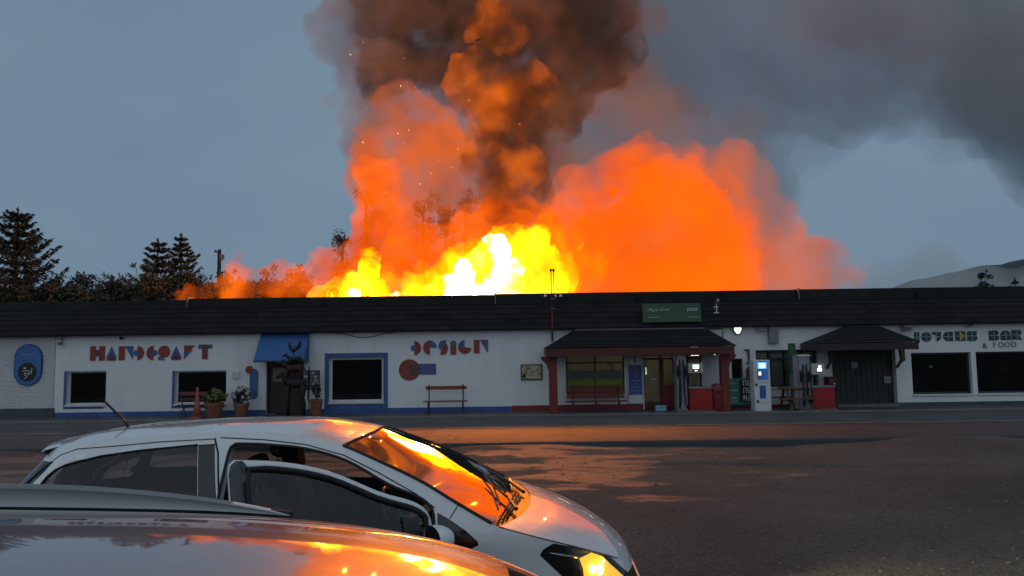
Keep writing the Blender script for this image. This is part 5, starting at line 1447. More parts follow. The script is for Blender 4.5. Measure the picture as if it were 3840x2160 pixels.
class Placed:
    """car placed in the world; turns photo pixels into (u, z) on its near side"""
    def __init__(s, skin, x, y, z, yaw):
        s.k, s.loc, s.yaw = skin, Vector((x, y, z)), yaw
        s.M = Matrix.Translation(s.loc) @ Matrix.Rotation(yaw, 4, 'Z')
        s.inv = CAMROT.transposed()
    def px(s, u, z):
        d = s.inv @ (s.M @ s.k.P(u, z) - EYE)
        return Vector((1920 + FOC*d.x/-d.z, 1080 - FOC*d.y/-d.z))
    def hit(s, px, py, u=None, z=1.0):
        t = Vector((px, py)); 
        if u is None:
            best = None
            for i in range(60):
                uu = s.k.UR + (s.k.UF - s.k.UR)*(i+.5)/60
                for zz in (.5,.7,.9,1.1,1.3,1.45):
                    e = (s.px(uu, zz)-t).length
                    if best is None or e < best[0]: best = (e, uu, zz)
            _, u, z = best
        for _ in range(25):
            p0 = s.px(u, z); r = t - p0
            if r.length < .05: break
            h = 1e-4
            du, dz_ = (s.px(u+h, z)-p0)/h, (s.px(u, z+h)-p0)/h
            det = du.x*dz_.y - du.y*dz_.x
            if abs(det) < 1e-6: break
            a = (r.x*dz_.y - r.y*dz_.x)/det; b = (du.x*r.y - du.y*r.x)/det
            u += max(-.15, min(.15, a)); z += max(-.1, min(.1, b))
            u = max(s.k.UR+.001, min(s.k.UF-.001, u))
        return (u, z)
    def poly(s, pts): return [s.hit(*p) for p in pts]

def top_sheet(E, C, v_n=18, pw=3.2, crown=None):
    """rows across the car from near edge to far edge; E: (x, y, z) near edge, C: (x, z) centre line"""
    rows = []
    for e, c in zip(E, C):
        row = []
        for k in range(v_n+1):
            v = -1 + 2*k/v_n; a = abs(v)
            row.append(Vector((c[0] + (e[0]-c[0])*a**2.2, v*abs(e[1]), c[1] + (e[2]-c[1])*a**pw)))
        rows.append(row)
    return rows
def sheet(rows, up=0.0):
    mb = MB().grid([[p + Vector((0,0,up)) for p in r] for r in rows])
    mb.f = [f for f in mb.f]
    return mb

def wheel(parent, x, y, r, w):
    s = -1 if y < 0 else 1
    wh = MB(); prof = [(r*.66,-w/2),(r*.95,-w/2),(r,-w*.35),(r,w*.35),(r*.95,w/2),(r*.66,w/2)]
    n = 32
    vs = []; fs = []
    for (rr_, yy) in prof:
        for k in range(n): vs.append((x+rr_*cos(2*pi*k/n), y+yy, r+rr_*sin(2*pi*k/n)))
    m_ = len(prof)
    for i in range(m_):
        for k in range(n): fs.append((i*n+k, ((i+1) % m_)*n+k, ((i+1) % m_)*n+(k+1) % n, i*n+(k+1) % n))
    o = wh.add(vs, fs).build('wheel', M['rubber'], parent, smooth=True, local=True)
    rim = MB()
    for k in range(5):
        a = 2*pi*k/5
        rim.tube([(x, y+s*w*.42, r), (x+r*.6*cos(a), y+s*w*.36, r+r*.6*sin(a))], [r*.12, r*.09], 6)
    q = [(x+r*.67*cos(2*pi*k/n), y+s*w*.38, r+r*.67*sin(2*pi*k/n)) for k in range(n+1)]
    rim.tube(q, .018, 6)
    rim.build('rim', M['alloy'], o, local=True)
    return o

# ------------------------------------------------------------------ the white hatchback
sk = Skin(0.85, 1.02, -1.45, [(.15,1.80),(.35,1.89),(.55,1.90),(.66,1.85),(.80,1.77),(1.0,1.68),(1.5,1.6)],
          [(.2,-2.24),(.6,-2.32),(.95,-2.31),(1.15,-2.23),(1.30,-2.09),(1.42,-1.99),(1.5,-1.95)], 0.88, 0.255, 1.44)
yaris = thing('white_hatchback', 'white hatchback parked side on with its driver door open and headlamp lit', 'car', (-1.09, 5.33, 0.0), None, radians(-2.0))
pl = Placed(sk, -1.09, 5.33, 0.0, radians(-2.0))
def LB(mb, name, m, parent=None, **kw): return mb.build(name, m, parent or yaris, local=True, **kw)

edge_px = [(330,1656),(500,1639),(750,1624),(1000,1622),(1150,1638),(1288,1672),(1418,1728),(1573,1802),(1700,1879),(1845,1964),(1872,1976),(1960,2000),(2060,2026),(2170,2053),(2292,2085)]
E2 = [(-2.04, 1.405), (-1.85, 1.445)] + [pl.hit(*p) for p in edge_px] + [(sk.UF-.25, .66), (sk.UF-.002, .648)]
E2 = [(u, z) for u, z in E2]
Ctab = [(-2.03,1.428),(-1.85,1.470),(-1.60,1.500),(-1.28,1.518),(-.83,1.529),(-.40,1.524),(-.13,1.490),(.10,1.438),(.33,1.325),(.62,1.195),(.87,1.075),(1.06,.985),(1.20,.955),(1.38,.915),(1.55,.86),(1.70,.785),(1.79,.715),(1.835,.675),(1.855,.648)]
assert len(Ctab) == len(E2)
NS = 6
Es = smooth_tab(E2, NS); Cs = smooth_tab(Ctab, NS)
E3 = [sk.P(u, z) for u, z in Es]
rows = top_sheet(E3, Cs)
i_ws0, i_ws1, i_h0, i_h1 = 7*NS, 11*NS, 12*NS, len(rows)-1
roof = sheet(rows[:i_ws0+1]); LB(roof, 'roof', M['car_white'], smooth=True)
ws = sheet(rows[i_ws0:i_ws1+1]); wso = LB(ws, 'windscreen', M['car_glass'], smooth=True)
cw = sheet([[p + Vector((0,0,-.004)) for p in r] for r in rows[i_ws1:i_h0+1]]); cowl = LB(cw, 'cowl', M['car_black'], smooth=True)
hood = sheet(rows[i_h0:]); hd_ = LB(hood, 'bonnet', M['car_white'], smooth=True)
# roof spoiler over the tailgate
sp = []
for (dx, dz_, k_) in ((.10, .004, 1), (0, .006, 0), (-.07, -.012, 0), (-.10, -.030, 0), (-.085, -.045, 0), (.0, -.05, 0)):
    sp.append([p + Vector((dx, 0, dz_)) for p in (rows[0] if not k_ else rows[2])])
LB(MB().grid(sp), 'spoiler', M['car_white'], smooth=True)
# dark border round the windscreen
bd_ = MB()
for s in (0, -1):
    bd_.tube([r[s] + Vector((0, 0, .002)) for r in rows[i_ws0:i_ws1+1]], .010, 6)
bd_.tube([p + Vector((0,0,.002)) for p in rows[i_ws0]], .009, 6)
LB(bd_, 'seal', M['rubber'], wso)

# side-view outlines, read off the photograph for the near side and mirrored for the far side
rear_win = [(-1.83,1.12), (-1.82,1.25), (-1.79,1.29), (-1.73,1.318)] + pl.poly([(380,1709),(520,1689),(742,1667),(742,1895)]) + [(-1.78,1.09)]
b_pillar = pl.poly([(744,1667),(806,1661),(812,1895),(744,1895)])
opening = pl.poly([(856,1700),(866,1676),(885,1664),(993,1667),(1148,1683),(1302,1729),(1457,1817),(1573,1866),(1618,1906),(1628,1950)])
fr_u, fr_z = opening[-1]
ARC = smooth_tab(opening[2:], 4)
re_u, re_z = opening[0]
win_arc = opening[3:9]
opening = opening[:2] + ARC + [(fr_u+.02, .80), (fr_u, .40), (fr_u-.12, .26), (re_u+.02, .26), (re_u-.01, .60)]
quarter = pl.poly([(1640,1922),(1685,1947),(1747,1990),(1790,2030),(1795,2044),(1768,2058),(1697,2064),(1642,2062)])
lamp = pl.poly([(2024,2082),(2038,2060),(2075,2038),(2155,2051),(2240,2068),(2290,2087),(2322,2118),(2344,2170)])
lamp = lamp + [(lamp[-1][0]-.05, lamp[-1][1]-.05), (pl.hit(2140,2190)), (pl.hit(2075,2130))]
grille = [(sk.UF-.34, .60), (sk.UF-.002, .605), (sk.UF-.002, .50), (sk.UF-.34, .51)]
lower = [(sk.UF-.5, .42), (sk.UF-.002, .42), (sk.UF-.002, .24), (sk.UF-.45, .26)]
fw_in = [(re_u+.05, 1.37), (re_u+.10, 1.395)] + [(u-.015, z-.045) for u, z in win_arc] + [(fr_u-.06, .965), (re_u+.04, 1.00)]
tail_win = [(sk.UR+.002, 1.32), (sk.UR+.62, 1.33), (sk.UR+.55, 1.03), (sk.UR+.002, 1.02)]
tail_lamp = [(sk.xr-.36, 1.10), (sk.xr-.20, 1.02), (sk.xr-.22, .78), (sk.xr-.42, .80)]
def arch(cx, r=.335):
    return [(cx + r*cos(radians(a)), .30 + r*sin(radians(a))) for a in range(-25, 206, 11)]
arch_f, arch_r = arch(1.19), arch(-1.32)
bottom = [(sk.UF-.002, .19), (sk.xf+.5, .20)]
out_edge = Es[::2] if Es[-1] in Es[::2] else Es[::2] + [Es[-1]]
def outline_with_arches():
    o = list(out_edge) + [(sk.UF-.002, .19), (sk.xf+.55, .20)]
    o += [(arch_f[0][0], .22)] + arch_f + [(arch_f[-1][0], .22)]
    o += [(arch_r[0][0], .22)] + arch_r + [(arch_r[-1][0], .22)]
    o += [(sk.xr-.4, .22), (sk.UR+.002, .24), (sk.UR+.002, 1.405), (sk.UR+.4, 1.41)]
    return o
OUT = outline_with_arches()
bz = lambda k: (k[0], k[1])
# near side
near_holes = [rear_win, b_pillar, opening, quarter, lamp, grille, lower, tail_win, tail_lamp]
v, f = patch(OUT, near_holes, .055)
body = LB(lift(sk, v, f, -1), 'body_side', M['car_white'], smooth=True)
far_holes = [rear_win, b_pillar, fw_in, quarter, lamp, grille, lower, tail_win, tail_lamp]
v, f = patch(OUT, far_holes, .07)
fbody = LB(lift(sk, v, f, 1), 'body_side', M['car_white'], smooth=True)
def skin_part(name, m, poly, side, off=0.0, parent=None, step=.06, thick=0.0, smooth=True):
    v, f = patch(poly, [], step)
    return LB(lift(sk, v, f, side, off, thick), name, m, parent, smooth=smooth)
for s in (-1, 1):
    pb = body if s < 0 else fbody
    skin_part('rear_window', M['car_glass'], rear_win, s, -.004)
    skin_part('pillar_cover', M['gloss_black'], b_pillar, s, -.003, pb)
    skin_part('quarter_trim', M['gloss_black'], quarter, s, -.002, pb)
    skin_part('grille', M['car_black'], grille, s, -.02); skin_part('lower_grille', M['car_black'], lower, s, -.03)
    skin_part('tail_window', M['car_glass'], tail_win, s, -.003); skin_part('tail_lamp', M['tail_red'], tail_lamp, s, .004)
    # headlamp: dark housing, bright reflector and bulb behind a clear lens
    hl_ = skin_part('headlamp', M['gloss_black'], lamp, s, -.055)
    skin_part('lens', M['clear'], lamp, s, .002, hl_)
    lu = sum(p[0] for p in lamp)/len(lamp); lz = sum(p[1] for p in lamp)/len(lamp)
    rp = [pl.hit(*p) for p in ((2192,2100),(2240,2078),(2286,2092),(2316,2122),(2334,2168),(2210,2190),(2206,2140))]
    skin_part('reflector', M['bulb_glow'] if s < 0 else M['chrome'], rp, s, -.045, hl_, .03)
    for (bx_, by_, br_) in ((2240,2140,.028),(2268,2140,.034),(2280,2108,.014)):
        q = sk.P(*pl.hit(bx_, by_), -.035)
        LB(MB().blob((q.x, q.y if s < 0 else -q.y, q.z), br_*.7, br_*.7, br_, 12, 8), 'bulb', M['bulb'] if s < 0 else M['chrome'], hl_, smooth=True)
    e0, e1 = pl.hit(2062,2078), pl.hit(2180,2096)
    st_ = [sk.P(e0[0]+(e1[0]-e0[0])*k/6, e0[1]+(e1[1]-e0[1])*k/6, -.035) for k in range(7)]
    LB(MB().tube([(p.x, p.y if s < 0 else -p.y, p.z) for p in st_], [.004,.008,.010,.012,.012,.011,.008], 6), 'chrome_bar', M['chrome'], hl_, smooth=True)
    # dark line where doors and panels meet
    def seam(pts, parent, r=.0035):
        q = [sk.P(u, z, .0005) for u, z in dens2(pts)]
        return LB(MB().tube([(p.x, p.y if s < 0 else -p.y, p.z) for p in q], r, 5), 'seam', M['rubber'], parent)
    def dens2(pts):
        out = []
        for a, b in zip(pts, pts[1:]):
            n = max(2, int(((a[0]-b[0])**2+(a[1]-b[1])**2)**.5/.06))
            out += [(a[0]+(b[0]-a[0])*k/n, a[1]+(b[1]-a[1])*k/n) for k in range(n)]
        return out + [pts[-1]]
    seam([(-2.02,1.05),(-2.0,1.18),(-1.95,1.29),(-1.86,1.37),(-1.72,1.41)] + pl.poly([(420,1674),(600,1657),(806,1646)]), pb)
    seam(pl.poly([(806,1644),(818,1700),(822,1880)]), pb, .006)
    seam(pl.poly([(828,1641),(993,1649),(1148,1667),(1290,1707),(1420,1772),(1560,1852),(1631,1905)]), pb, .004)
    seam(pl.poly([(1719,1893),(1687,1945)]), pb, .003)
    seam([Es[i_h0]] + [Es[k] for k in range(i_h0+2, len(Es)-8, 3)], pb, .0035)
    gz_ = [(u, z+.006) for u, z in rear_win]
    q = [sk.P(u, z, .001) for u, z in dens2(rear_win[:7])]
    LB(MB().tube([(p.x, p.y if s < 0 else -p.y, p.z) for p in q], .006, 5), 'window_seal', M['rubber'], pb)
# beam of the lit headlamp
for yy in (-.60, .60):
    ld = bpy.data.lights.new('headlamp_beam', 'SPOT'); ld.energy, ld.color, ld.spot_size, ld.spot_blend, ld.shadow_soft_size = 420, (1.0, .78, .42), radians(74), .8, .03
    lo = bpy.data.objects.new('headlamp_beam', ld); COL.objects.link(lo); lo.parent = yaris; lo.location = (1.93, yy, .66); lo.rotation_euler = (0, radians(-80), 0)
skin_part('front_window', M['car_glass'], fw_in, 1, -.004)
TRIM = [p for p in OUT]
for s_, hl in ((-1, [rear_win, b_pillar, opening, quarter, lamp, grille, lower, tail_win, tail_lamp]), (1, [rear_win, fw_in, quarter, lamp, grille, lower, tail_win, tail_lamp])):
    v, f = patch(OUT, hl, .09)
    LB(lift(sk, v, f, s_, -.022), 'inner_trim', M['seat'], body if s_ < 0 else fbody, smooth=True)
# white door-frame strip above the rear window is proud of the body
rs = [(-1.70,1.375)] + pl.poly([(420,1683),(600,1666),(806,1652)]); rs2 = pl.poly([(806,1664),(742,1668),(520,1690),(380,1710)]) + [(-1.72,1.335)]
skin_part('door_frame', M['car_white'], rs + rs2, -1, .004, body, .05)
# rubber seal round the open doorway, and the painted inner jamb
op3 = [sk.P(u, z, -.004) for u, z in dens(opening, .05)]
LB(MB().tube(op3 + [op3[0]], .010, 6), 'door_seal', M['rubber'], body, smooth=True)
jm = MB()
inn = [sk.P(u, z, -.09) for u, z in dens(opening, .05)]
jm.grid([op3 + [op3[0]], inn + [inn[0]]])
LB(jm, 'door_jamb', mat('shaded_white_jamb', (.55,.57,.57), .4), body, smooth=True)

# the open driver door, hinged at its front edge
hx = fr_u + .015
hinge = sk.P(hx, .7)
door_out = [(-.49,.60), (-.478,1.36), (-.468,1.40), (-.435,1.421)] + [(u, z-.008) for u, z in ARC if u > -.40] + [(fr_u+.018,.80), (fr_u-.002,.40), (fr_u-.12,.265), (-.46,.265)]
glass_in = [(-.378,.88), (-.385,1.30), (-.365,1.372)] + [(u-.008, z-.045) for u, z in ARC[:-4] if u > -.33] + [(fr_u-.045, .90), (fr_u-.09, .875)]
v, f = patch(door_out, [glass_in], .05)
md = lift(sk, v, f, -1, 0.0, 0.045); md.v = [p - hinge for p in md.v]
door = md.build('driver_door', M['car_white'], yaris, smooth=True, local=True)
door['label'] = 'open driver door swung out towards the viewer'
door.location = hinge; door.rotation_euler.z = radians(33)
def DB(mb, name, m, parent=None, **kw):
    mb.v = [p - hinge for p in mb.v]; return mb.build(name, m, parent or door, local=True, **kw)
v, f = patch(glass_in, [], .06); DB(lift(sk, v, f, -1, -.018), 'glass', M['car_glass'], smooth=True)
# dark pillar cover at the rear of the door glass, seal round the glass
rp_ = [(-.476,.88), (-.476,1.355), (-.464,1.398), (-.435,1.419), (-.398,1.417), (-.372,1.378), (-.388,1.30), (-.381,.88)]
v, f = patch(rp_, [], .05); DB(lift(sk, v, f, -1, .003, .05), 'pillar_cover', M['gloss_black'], smooth=True)
q = [sk.P(u, z, -.006) for u, z in dens(glass_in, .05)]; DB(MB().tube(q + [q[0]], .016, 6), 'glass_seal', M['rubber'], smooth=True)
v, f = patch([(fr_u-.17, .885), (fr_u-.06, .90), (fr_u-.03, .95), (fr_u-.12, 1.03), (fr_u-.18, 1.05)], [], .04); DB(lift(sk, v, f, -1, .002), 'mirror_sail', M['car_black'], smooth=True)
# inner trim panel
tp = [(-.45, .87), (fr_u-.03, .86), (fr_u-.04, .45), (fr_u-.14, .31), (-.43, .31), (-.46, .6)]
v, f = patch(tp, [], .12); DB(lift(sk, v, f, -1, -.075, .03), 'trim_panel', M['seat'], smooth=False)
hz_ = sk.P(-.34, .78, .02); DB(MB().tube([hz_+Vector((-.08,0,0)), hz_+Vector((0,-.012,.004)), hz_+Vector((.08,0,0))], .014, 8), 'handle', M['car_white'], smooth=True)
# mirror: painted shell, dark glass, on a stalk from the door
mc_ = sk.P(fr_u-.02, .935, .13)
mm = MB()
nr, nn = 9, 20
rings = []
for i in range(nr+1):
    t_ = i/nr; sc_ = sqrt(max(0, 1 - (max(0, t_-.15)/.85)**2.2))
    rings.append([mc_ + Vector((-.05 + .13*t_, .115*sc_*cos(2*pi*k/nn) - .01, .078*sc_*(abs(sin(2*pi*k/nn))**.75)*(1 if sin(2*pi*k/nn) >= 0 else -1))) for k in range(nn+1)])
mm.grid(rings)
mir = DB(mm, 'mirror', M['car_white'], smooth=True)
mg = MB(); mg.add([mc_ + Vector((-.046, .108*cos(2*pi*k/nn) - .01, .072*(abs(sin(2*pi*k/nn))**.75)*(1 if sin(2*pi*k/nn) >= 0 else -1))) for k in range(nn)], [tuple(range(nn))])
DB(mg, 'mirror_glass', M['gloss_black'], door)
DB(MB().tube([mc_ + Vector((.0, .10, -.05)), sk.P(fr_u-.06, .92, -.01)], [.028, .035], 8), 'mirror_stalk', M['car_black'], door, smooth=True)

# cabin
cab = LB(MB().box(-1.75, 1.05, -.70, .70, .22, .30), 'cabin_floor', M['seat'])
LB(MB().grid([[(-1.86,-.62,.9),(-1.86,.62,.9)],[(-1.2,-.66,.92),(-1.2,.66,.92)]]), 'parcel_shelf', M['seat'])
hln = sheet(rows[6:i_ws0+1], -.035); LB(hln, 'headlining', mat('dark_headlining', (.10,.10,.10), .9), smooth=True)
ds = MB()
prof = [(.40,.80),(.46,.93),(.62,.975),(.85,.99),(1.02,.97),(1.05,.60),(.5,.55)]
ds.grid([[(x, y, z) for (x, z) in prof + [prof[0]]] for y in (-.70, -.35, 0, .35, .70)]); dash = LB(ds, 'dashboard', M['car_black'], smooth=False)
LB(MB().prism(circle_pts(0, 0, 1, 0, 1, 1) if False else [(.40,.93),(.62,1.02),(.60,.95)], -.55, -.20), 'binnacle', M['car_black'], dash)
sw_ = MB(); sc0 = Vector((.30,-.36,.93))
sw_.tube([sc0 + Vector((.06*sin(2*pi*k/24)*-1.0, .19*cos(2*pi*k/24), .175*sin(2*pi*k/24))) for k in range(25)], .015, 7)
for a in (0, 150, 270): sw_.tube([sc0, sc0 + Vector((-.06*sin(radians(a)), .18*cos(radians(a)), .165*sin(radians(a))))], .013, 6)
sw_.tube([sc0, sc0 + Vector((.18, 0, -.06))], .03, 8)
LB(sw_, 'steering_wheel', M['car_black'], smooth=True)
def seat(x, y, w=.48):
    s0 = LB(MB().box(x-.25, x+.27, y-w/2, y+w/2, .30, .52), 'seat', M['seat'], bevel=.05)
    bk = MB().add([(x-.26,y-w/2,.45),(x-.14,y-w/2,.45),(x-.32,y-w/2*.8,1.10),(x-.42,y-w/2*.8,1.08),(x-.26,y+w/2,.45),(x-.14,y+w/2,.45),(x-.32,y+w/2*.8,1.10),(x-.42,y+w/2*.8,1.08)], [(0,1,2,3),(7,6,5,4),(0,4,5,1),(1,5,6,2),(2,6,7,3),(3,7,4,0)])
    LB(bk, 'backrest', M['seat'], s0, bevel=.04)
    LB(MB().add([(x-.40,y-.13,1.15),(x-.31,y-.13,1.14),(x-.34,y-.10,1.34),(x-.43,y-.10,1.33),(x-.40,y+.13,1.15),(x-.31,y+.13,1.14),(x-.34,y+.10,1.34),(x-.43,y+.10,1.33)], [(0,1,2,3),(7,6,5,4),(0,4,5,1),(1,5,6,2),(2,6,7,3),(3,7,4,0)]), 'headrest', M['seat'], s0, bevel=.035)
    for d_ in (-.06, .06): LB(MB().tube([(x-.37,y+d_,1.06),(x-.36,y+d_,1.17)], .008, 6), 'headrest_post', M['steel'], s0)
seat(-.22, -.36); seat(-.22, .36)
rb = LB(MB().box(-1.15, -.72, -.64, .64, .30, .50), 'rear_seat', M['seat'], bevel=.05)
LB(MB().add([(-1.16,-.64,.45),(-1.02,-.64,.45),(-1.24,-.60,1.0),(-1.34,-.60,.98),(-1.16,.64,.45),(-1.02,.64,.45),(-1.24,.60,1.0),(-1.34,.60,.98)], [(0,1,2,3),(7,6,5,4),(0,4,5,1),(1,5,6,2),(2,6,7,3),(3,7,4,0)]), 'rear_backrest', M['seat'], rb, bevel=.04)
LB(MB().box(.05, .07, -.10, .10, 1.29, 1.34), 'rear_view_mirror', M['car_black'], bevel=.01)
# wipers lying on the cowl, aerial on the roof
ci = i_ws1 + 2
def on(i, v):
    r = rows[i]; k = (v+1)/2*(len(r)-1); a = int(k); a = min(a, len(r)-2)
    return r[a].lerp(r[a+1], k-a)
for (v0, v1, v2) in ((-.55, -.30, .25), (.15, .40, .85)):
    wp = MB().tube([on(i_ws1+4, v0) + Vector((0,0,.025)), on(i_ws1, v1) + Vector((0,0,.035)), on(i_ws1-5, (v1+v2)/2) + Vector((0,0,.03))], [.014,.010,.006], 6)
    w_o = LB(wp, 'wiper_arm', M['car_black'])
    LB(MB().tube([on(i_ws1-1, v1-.25) + Vector((0,0,.018)), on(i_ws1-4, (v1+v2)/2) + Vector((0,0,.022)), on(i_ws1-6, v2) + Vector((0,0,.018))], .008, 5), 'wiper_blade', M['gloss_black'], w_o)
for k in range(3):
    LB(MB().tube([on(i_ws1+1+k, -.9+.06*k) + Vector((0,0,.008)), on(i_ws1+1+k, 0) + Vector((0,0,.010)), on(i_ws1+1+k, .9) + Vector((0,0,.008))], .006, 5), 'cowl_rib', M['gloss_black'], cowl)
ab = on(2*NS, 0) + Vector((0.22,0,.0)); 
a0 = pl.M.inverted() @ at(490, 1601, 5.33); a1 = pl.M.inverted() @ at(395, 1508, 5.2)
LB(MB().tube([a0 + Vector((0,0,-.03)), a0 + (a1-a0)*.25, a1], [.012,.009,.008], 8), 'aerial', M['car_black'], smooth=True)
for (x, y) in ((1.19,-.74),(1.19,.74),(-1.32,-.74),(-1.32,.74)): wheel(yaris, x, y, .30, .19)
LB(MB().box(-1.9, 1.75, -.70, .70, .18, .215), 'underbody', M['car_black'])
LB(MB().grid([[(.95,-.72,.3),(.95,.72,.3)],[(.95,-.72,.9),(.95,.72,.9)]]), 'bulkhead', M['car_black'])
# number plate and badge on the nose
LB(MB().box(1.902, 1.915, -.26, .26, .40, .51), 'number_plate', M['white'])

# ------------------------------------------------------------------ the estate car whose roof fills the near corner
SZ = 0.0
sk2 = Skin(0.90, 1.55, -1.6, [(.15,2.15),(.5,2.25),(.75,2.20),(.95,2.10),(1.2,2.0),(1.7,1.8)], [(.2,-2.2),(.7,-2.28),(1.0,-2.22),(1.5,-2.02),(1.7,-1.95)], 1.0, 0.22, 1.68)
SX, SY, SYAW = -1.22, 1.12, radians(-3.0)
suv = thing('bronze_estate_car', 'bronze grey estate car with silver roof rails, only its glossy roof in view', 'car', (SX, SY, SZ + .037), None, SYAW)
suv.rotation_euler.x = radians(-4.9)
def SB(mb, name, m, parent=None, **kw): return mb.build(name, m, parent or suv, local=True, **kw)
zE = [(sk2.UR+.002,1.56),(-2.2,1.58),(-1.9,1.60),(-1.4,1.625),(-.6,1.635),(.1,1.630),(.55,1.612),(.85,1.565),(1.05,1.48),(1.35,1.33),(1.65,1.16),(1.85,1.06),(1.92,1.045),(2.15,.99),(2.35,.93),(sk2.UF-.2,.86),(sk2.UF-.002,.85)]
zC = [(-1.98,1.56),(-1.92,1.605),(-1.80,1.645),(-1.4,1.676),(-.6,1.690),(.1,1.686),(.66,1.672),(1.06,1.632),(1.32,1.55),(1.55,1.43),(1.76,1.28),(1.93,1.15),(2.0,1.12),(2.06,1.07),(2.12,.99),(2.16,.91),(2.17,.85)]
Es2 = smooth_tab(zE, 6); Cs2 = smooth_tab(zC, 6)
rows2 = top_sheet([sk2.P(u, z) for u, z in Es2], Cs2, 28, 2.0)
k0, k1, k2 = 7*6+3, 11*6, 12*6
SB(sheet(rows2[:k0+1]), 'roof', M['car_bronze'], smooth=True)
SB(sheet(rows2[k0:k1+1]), 'windscreen', M['car_glass'], smooth=True)
SB(sheet(rows2[k1:k2+1]), 'cowl', M['car_black'], smooth=True); SB(sheet(rows2[k2:]), 'bonnet', M['car_bronze'], smooth=True)
def arch2(cx, r=.37): return [(cx + r*cos(radians(a)), .33 + r*sin(radians(a))) for a in range(-25, 206, 11)]
w_all = [(-1.75,1.47),(-1.0,1.50),(.2,1.495),(.75,1.42),(1.25,1.20),(1.45,1.08),(-1.7,1.06)]
OUT2 = Es2[::2] + ([Es2[-1]] if len(Es2) % 2 == 0 else []) + [(sk2.UF-.002,.22),(2.05,.24),(arch2(1.4)[0][0],.25)] + arch2(1.4) + [(arch2(1.4)[-1][0],.25),(arch2(-1.35)[0][0],.25)] + arch2(-1.35) + [(arch2(-1.35)[-1][0],.25),(sk2.UR+.002,.27)]
tail2 = [(sk2.UR+.002,1.43),(sk2.UR+.6,1.42),(sk2.UR+.55,1.08),(sk2.UR+.002,1.06)]
for s in (-1, 1):
    v, f = patch(OUT2, [w_all, tail2], .10)
    b2 = SB(lift(sk2, v, f, s), 'body_side', M['car_bronze'], smooth=True)
    for poly_, nm in ((w_all, 'side_window'), (tail2, 'tail_window')):
        v, f = patch(poly_, [], .10); SB(lift(sk2, v, f, s, -.004), nm, M['car_glass'], smooth=True)
    for u in (-.9, .15): SB(MB().tube([sk2.P(u, z, .001) if s < 0 else Vector((sk2.P(u,z,.001).x, -sk2.P(u,z,.001).y, z)) for z in (1.06,1.2,1.35,1.50)], .03, 6), 'pillar', M['gloss_black'], b2)
    # roof rail: flat-sided bar that dips to the roof at both ends
    prof_ = [(-1.75,0.0),(-1.55,.042),(-1.2,.052),(-.5,.053),(.0,.050),(.2,.043),(.38,.030),(.52,.016),(.64,0.0)]
    def roofpt(x, v):
        j = int(round((v+1)/2*28))
        for i in range(k0):
            a_, b_ = rows2[i][j], rows2[i+1][j]
            if a_.x <= x <= b_.x: return a_.lerp(b_, (x-a_.x)/max(1e-6, b_.x-a_.x))
        return rows2[k0][j]
    st_ = smooth_tab(prof_, 10); V_ = []
    vv = -.86 if s < 0 else .86
    for (x, h) in st_:
        p = roofpt(x, vv); zz = p.z
        V_.append([(x, p.y-.016, zz+.008), (x, p.y-.016, zz+.008+h*.86), (x, p.y-.008, zz+.010+h), (x, p.y+.008, zz+.010+h), (x, p.y+.016, zz+.008+h*.86), (x, p.y+.016, zz+.008), (x, p.y-.016, zz+.008)])
    rl_ = SB(MB().grid(V_), 'roof_rail', M['rail_silver'], smooth=True, bevel=.002)
    SB(MB().tube([(x, roofpt(x, vv).y, roofpt(x, vv).z+.005) for x, h in st_], .014, 6), 'rail_gasket', M['rubber'], rl_)
    for x in (-.62, -.50):
        p = roofpt(x, vv); SB(MB().tube([(x, p.y-s*.0-.021, p.z+.045), (x, p.y-.015, p.z+.045)], .006, 8), 'rail_screw', M['iron'], rl_)
for (x, y) in ((1.4,-.76),(1.4,.76),(-1.35,-.76),(-1.35,.76)): wheel(suv, x, y, .34, .22)
SB(MB().box(-2.0, 2.0, -.74, .74, .20, .26), 'underbody', M['car_black'])
SB(MB().box(-1.8, 1.5, -.70, .70, .30, .62), 'seats', M['seat'], bevel=.08)
# ================================================================== fire and smoke: closed hulls of glowing or sooty gas; firelight in coloured smoke is emission
def gas(name, emit=None, estr=0.0, density=0.1, albedo=0.0, absorb=(0,0,0), aniso=0.0):
    """even gas: emits estr*emit per metre, extinguishes density per metre, scattering albedo of it"""
    t = NT(name); t.n.remove(t.b)
    out = t.out; last = None
    def join(a, b):
        if a is None: return b
        q = t.node('ShaderNodeAddShader'); t.l.new(a, q.inputs[0]); t.l.new(b, q.inputs[1]); return q.outputs[0]
    if estr:
        e = t.node('ShaderNodeEmission'); e.inputs['Color'].default_value = tuple(emit)+(1,); e.inputs['Strength'].default_value = estr
        last = join(last, e.outputs[0])
    if density*(1-albedo) > 0:
        a = t.node('ShaderNodeVolumeAbsorption'); a.inputs['Color'].default_value = tuple(absorb)+(1,); a.inputs['Density'].default_value = density*(1-albedo)
        last = join(last, a.outputs[0])
    if albedo > 0:
        a = t.node('ShaderNodeVolumeScatter'); a.inputs['Color'].default_value = (1,1,1,1); a.inputs['Density'].default_value = density*albedo
        a.inputs['Anisotropy'].default_value = aniso
        last = join(last, a.outputs[0])
    t.l.new(last, out.inputs['Volume'])
    return t.m

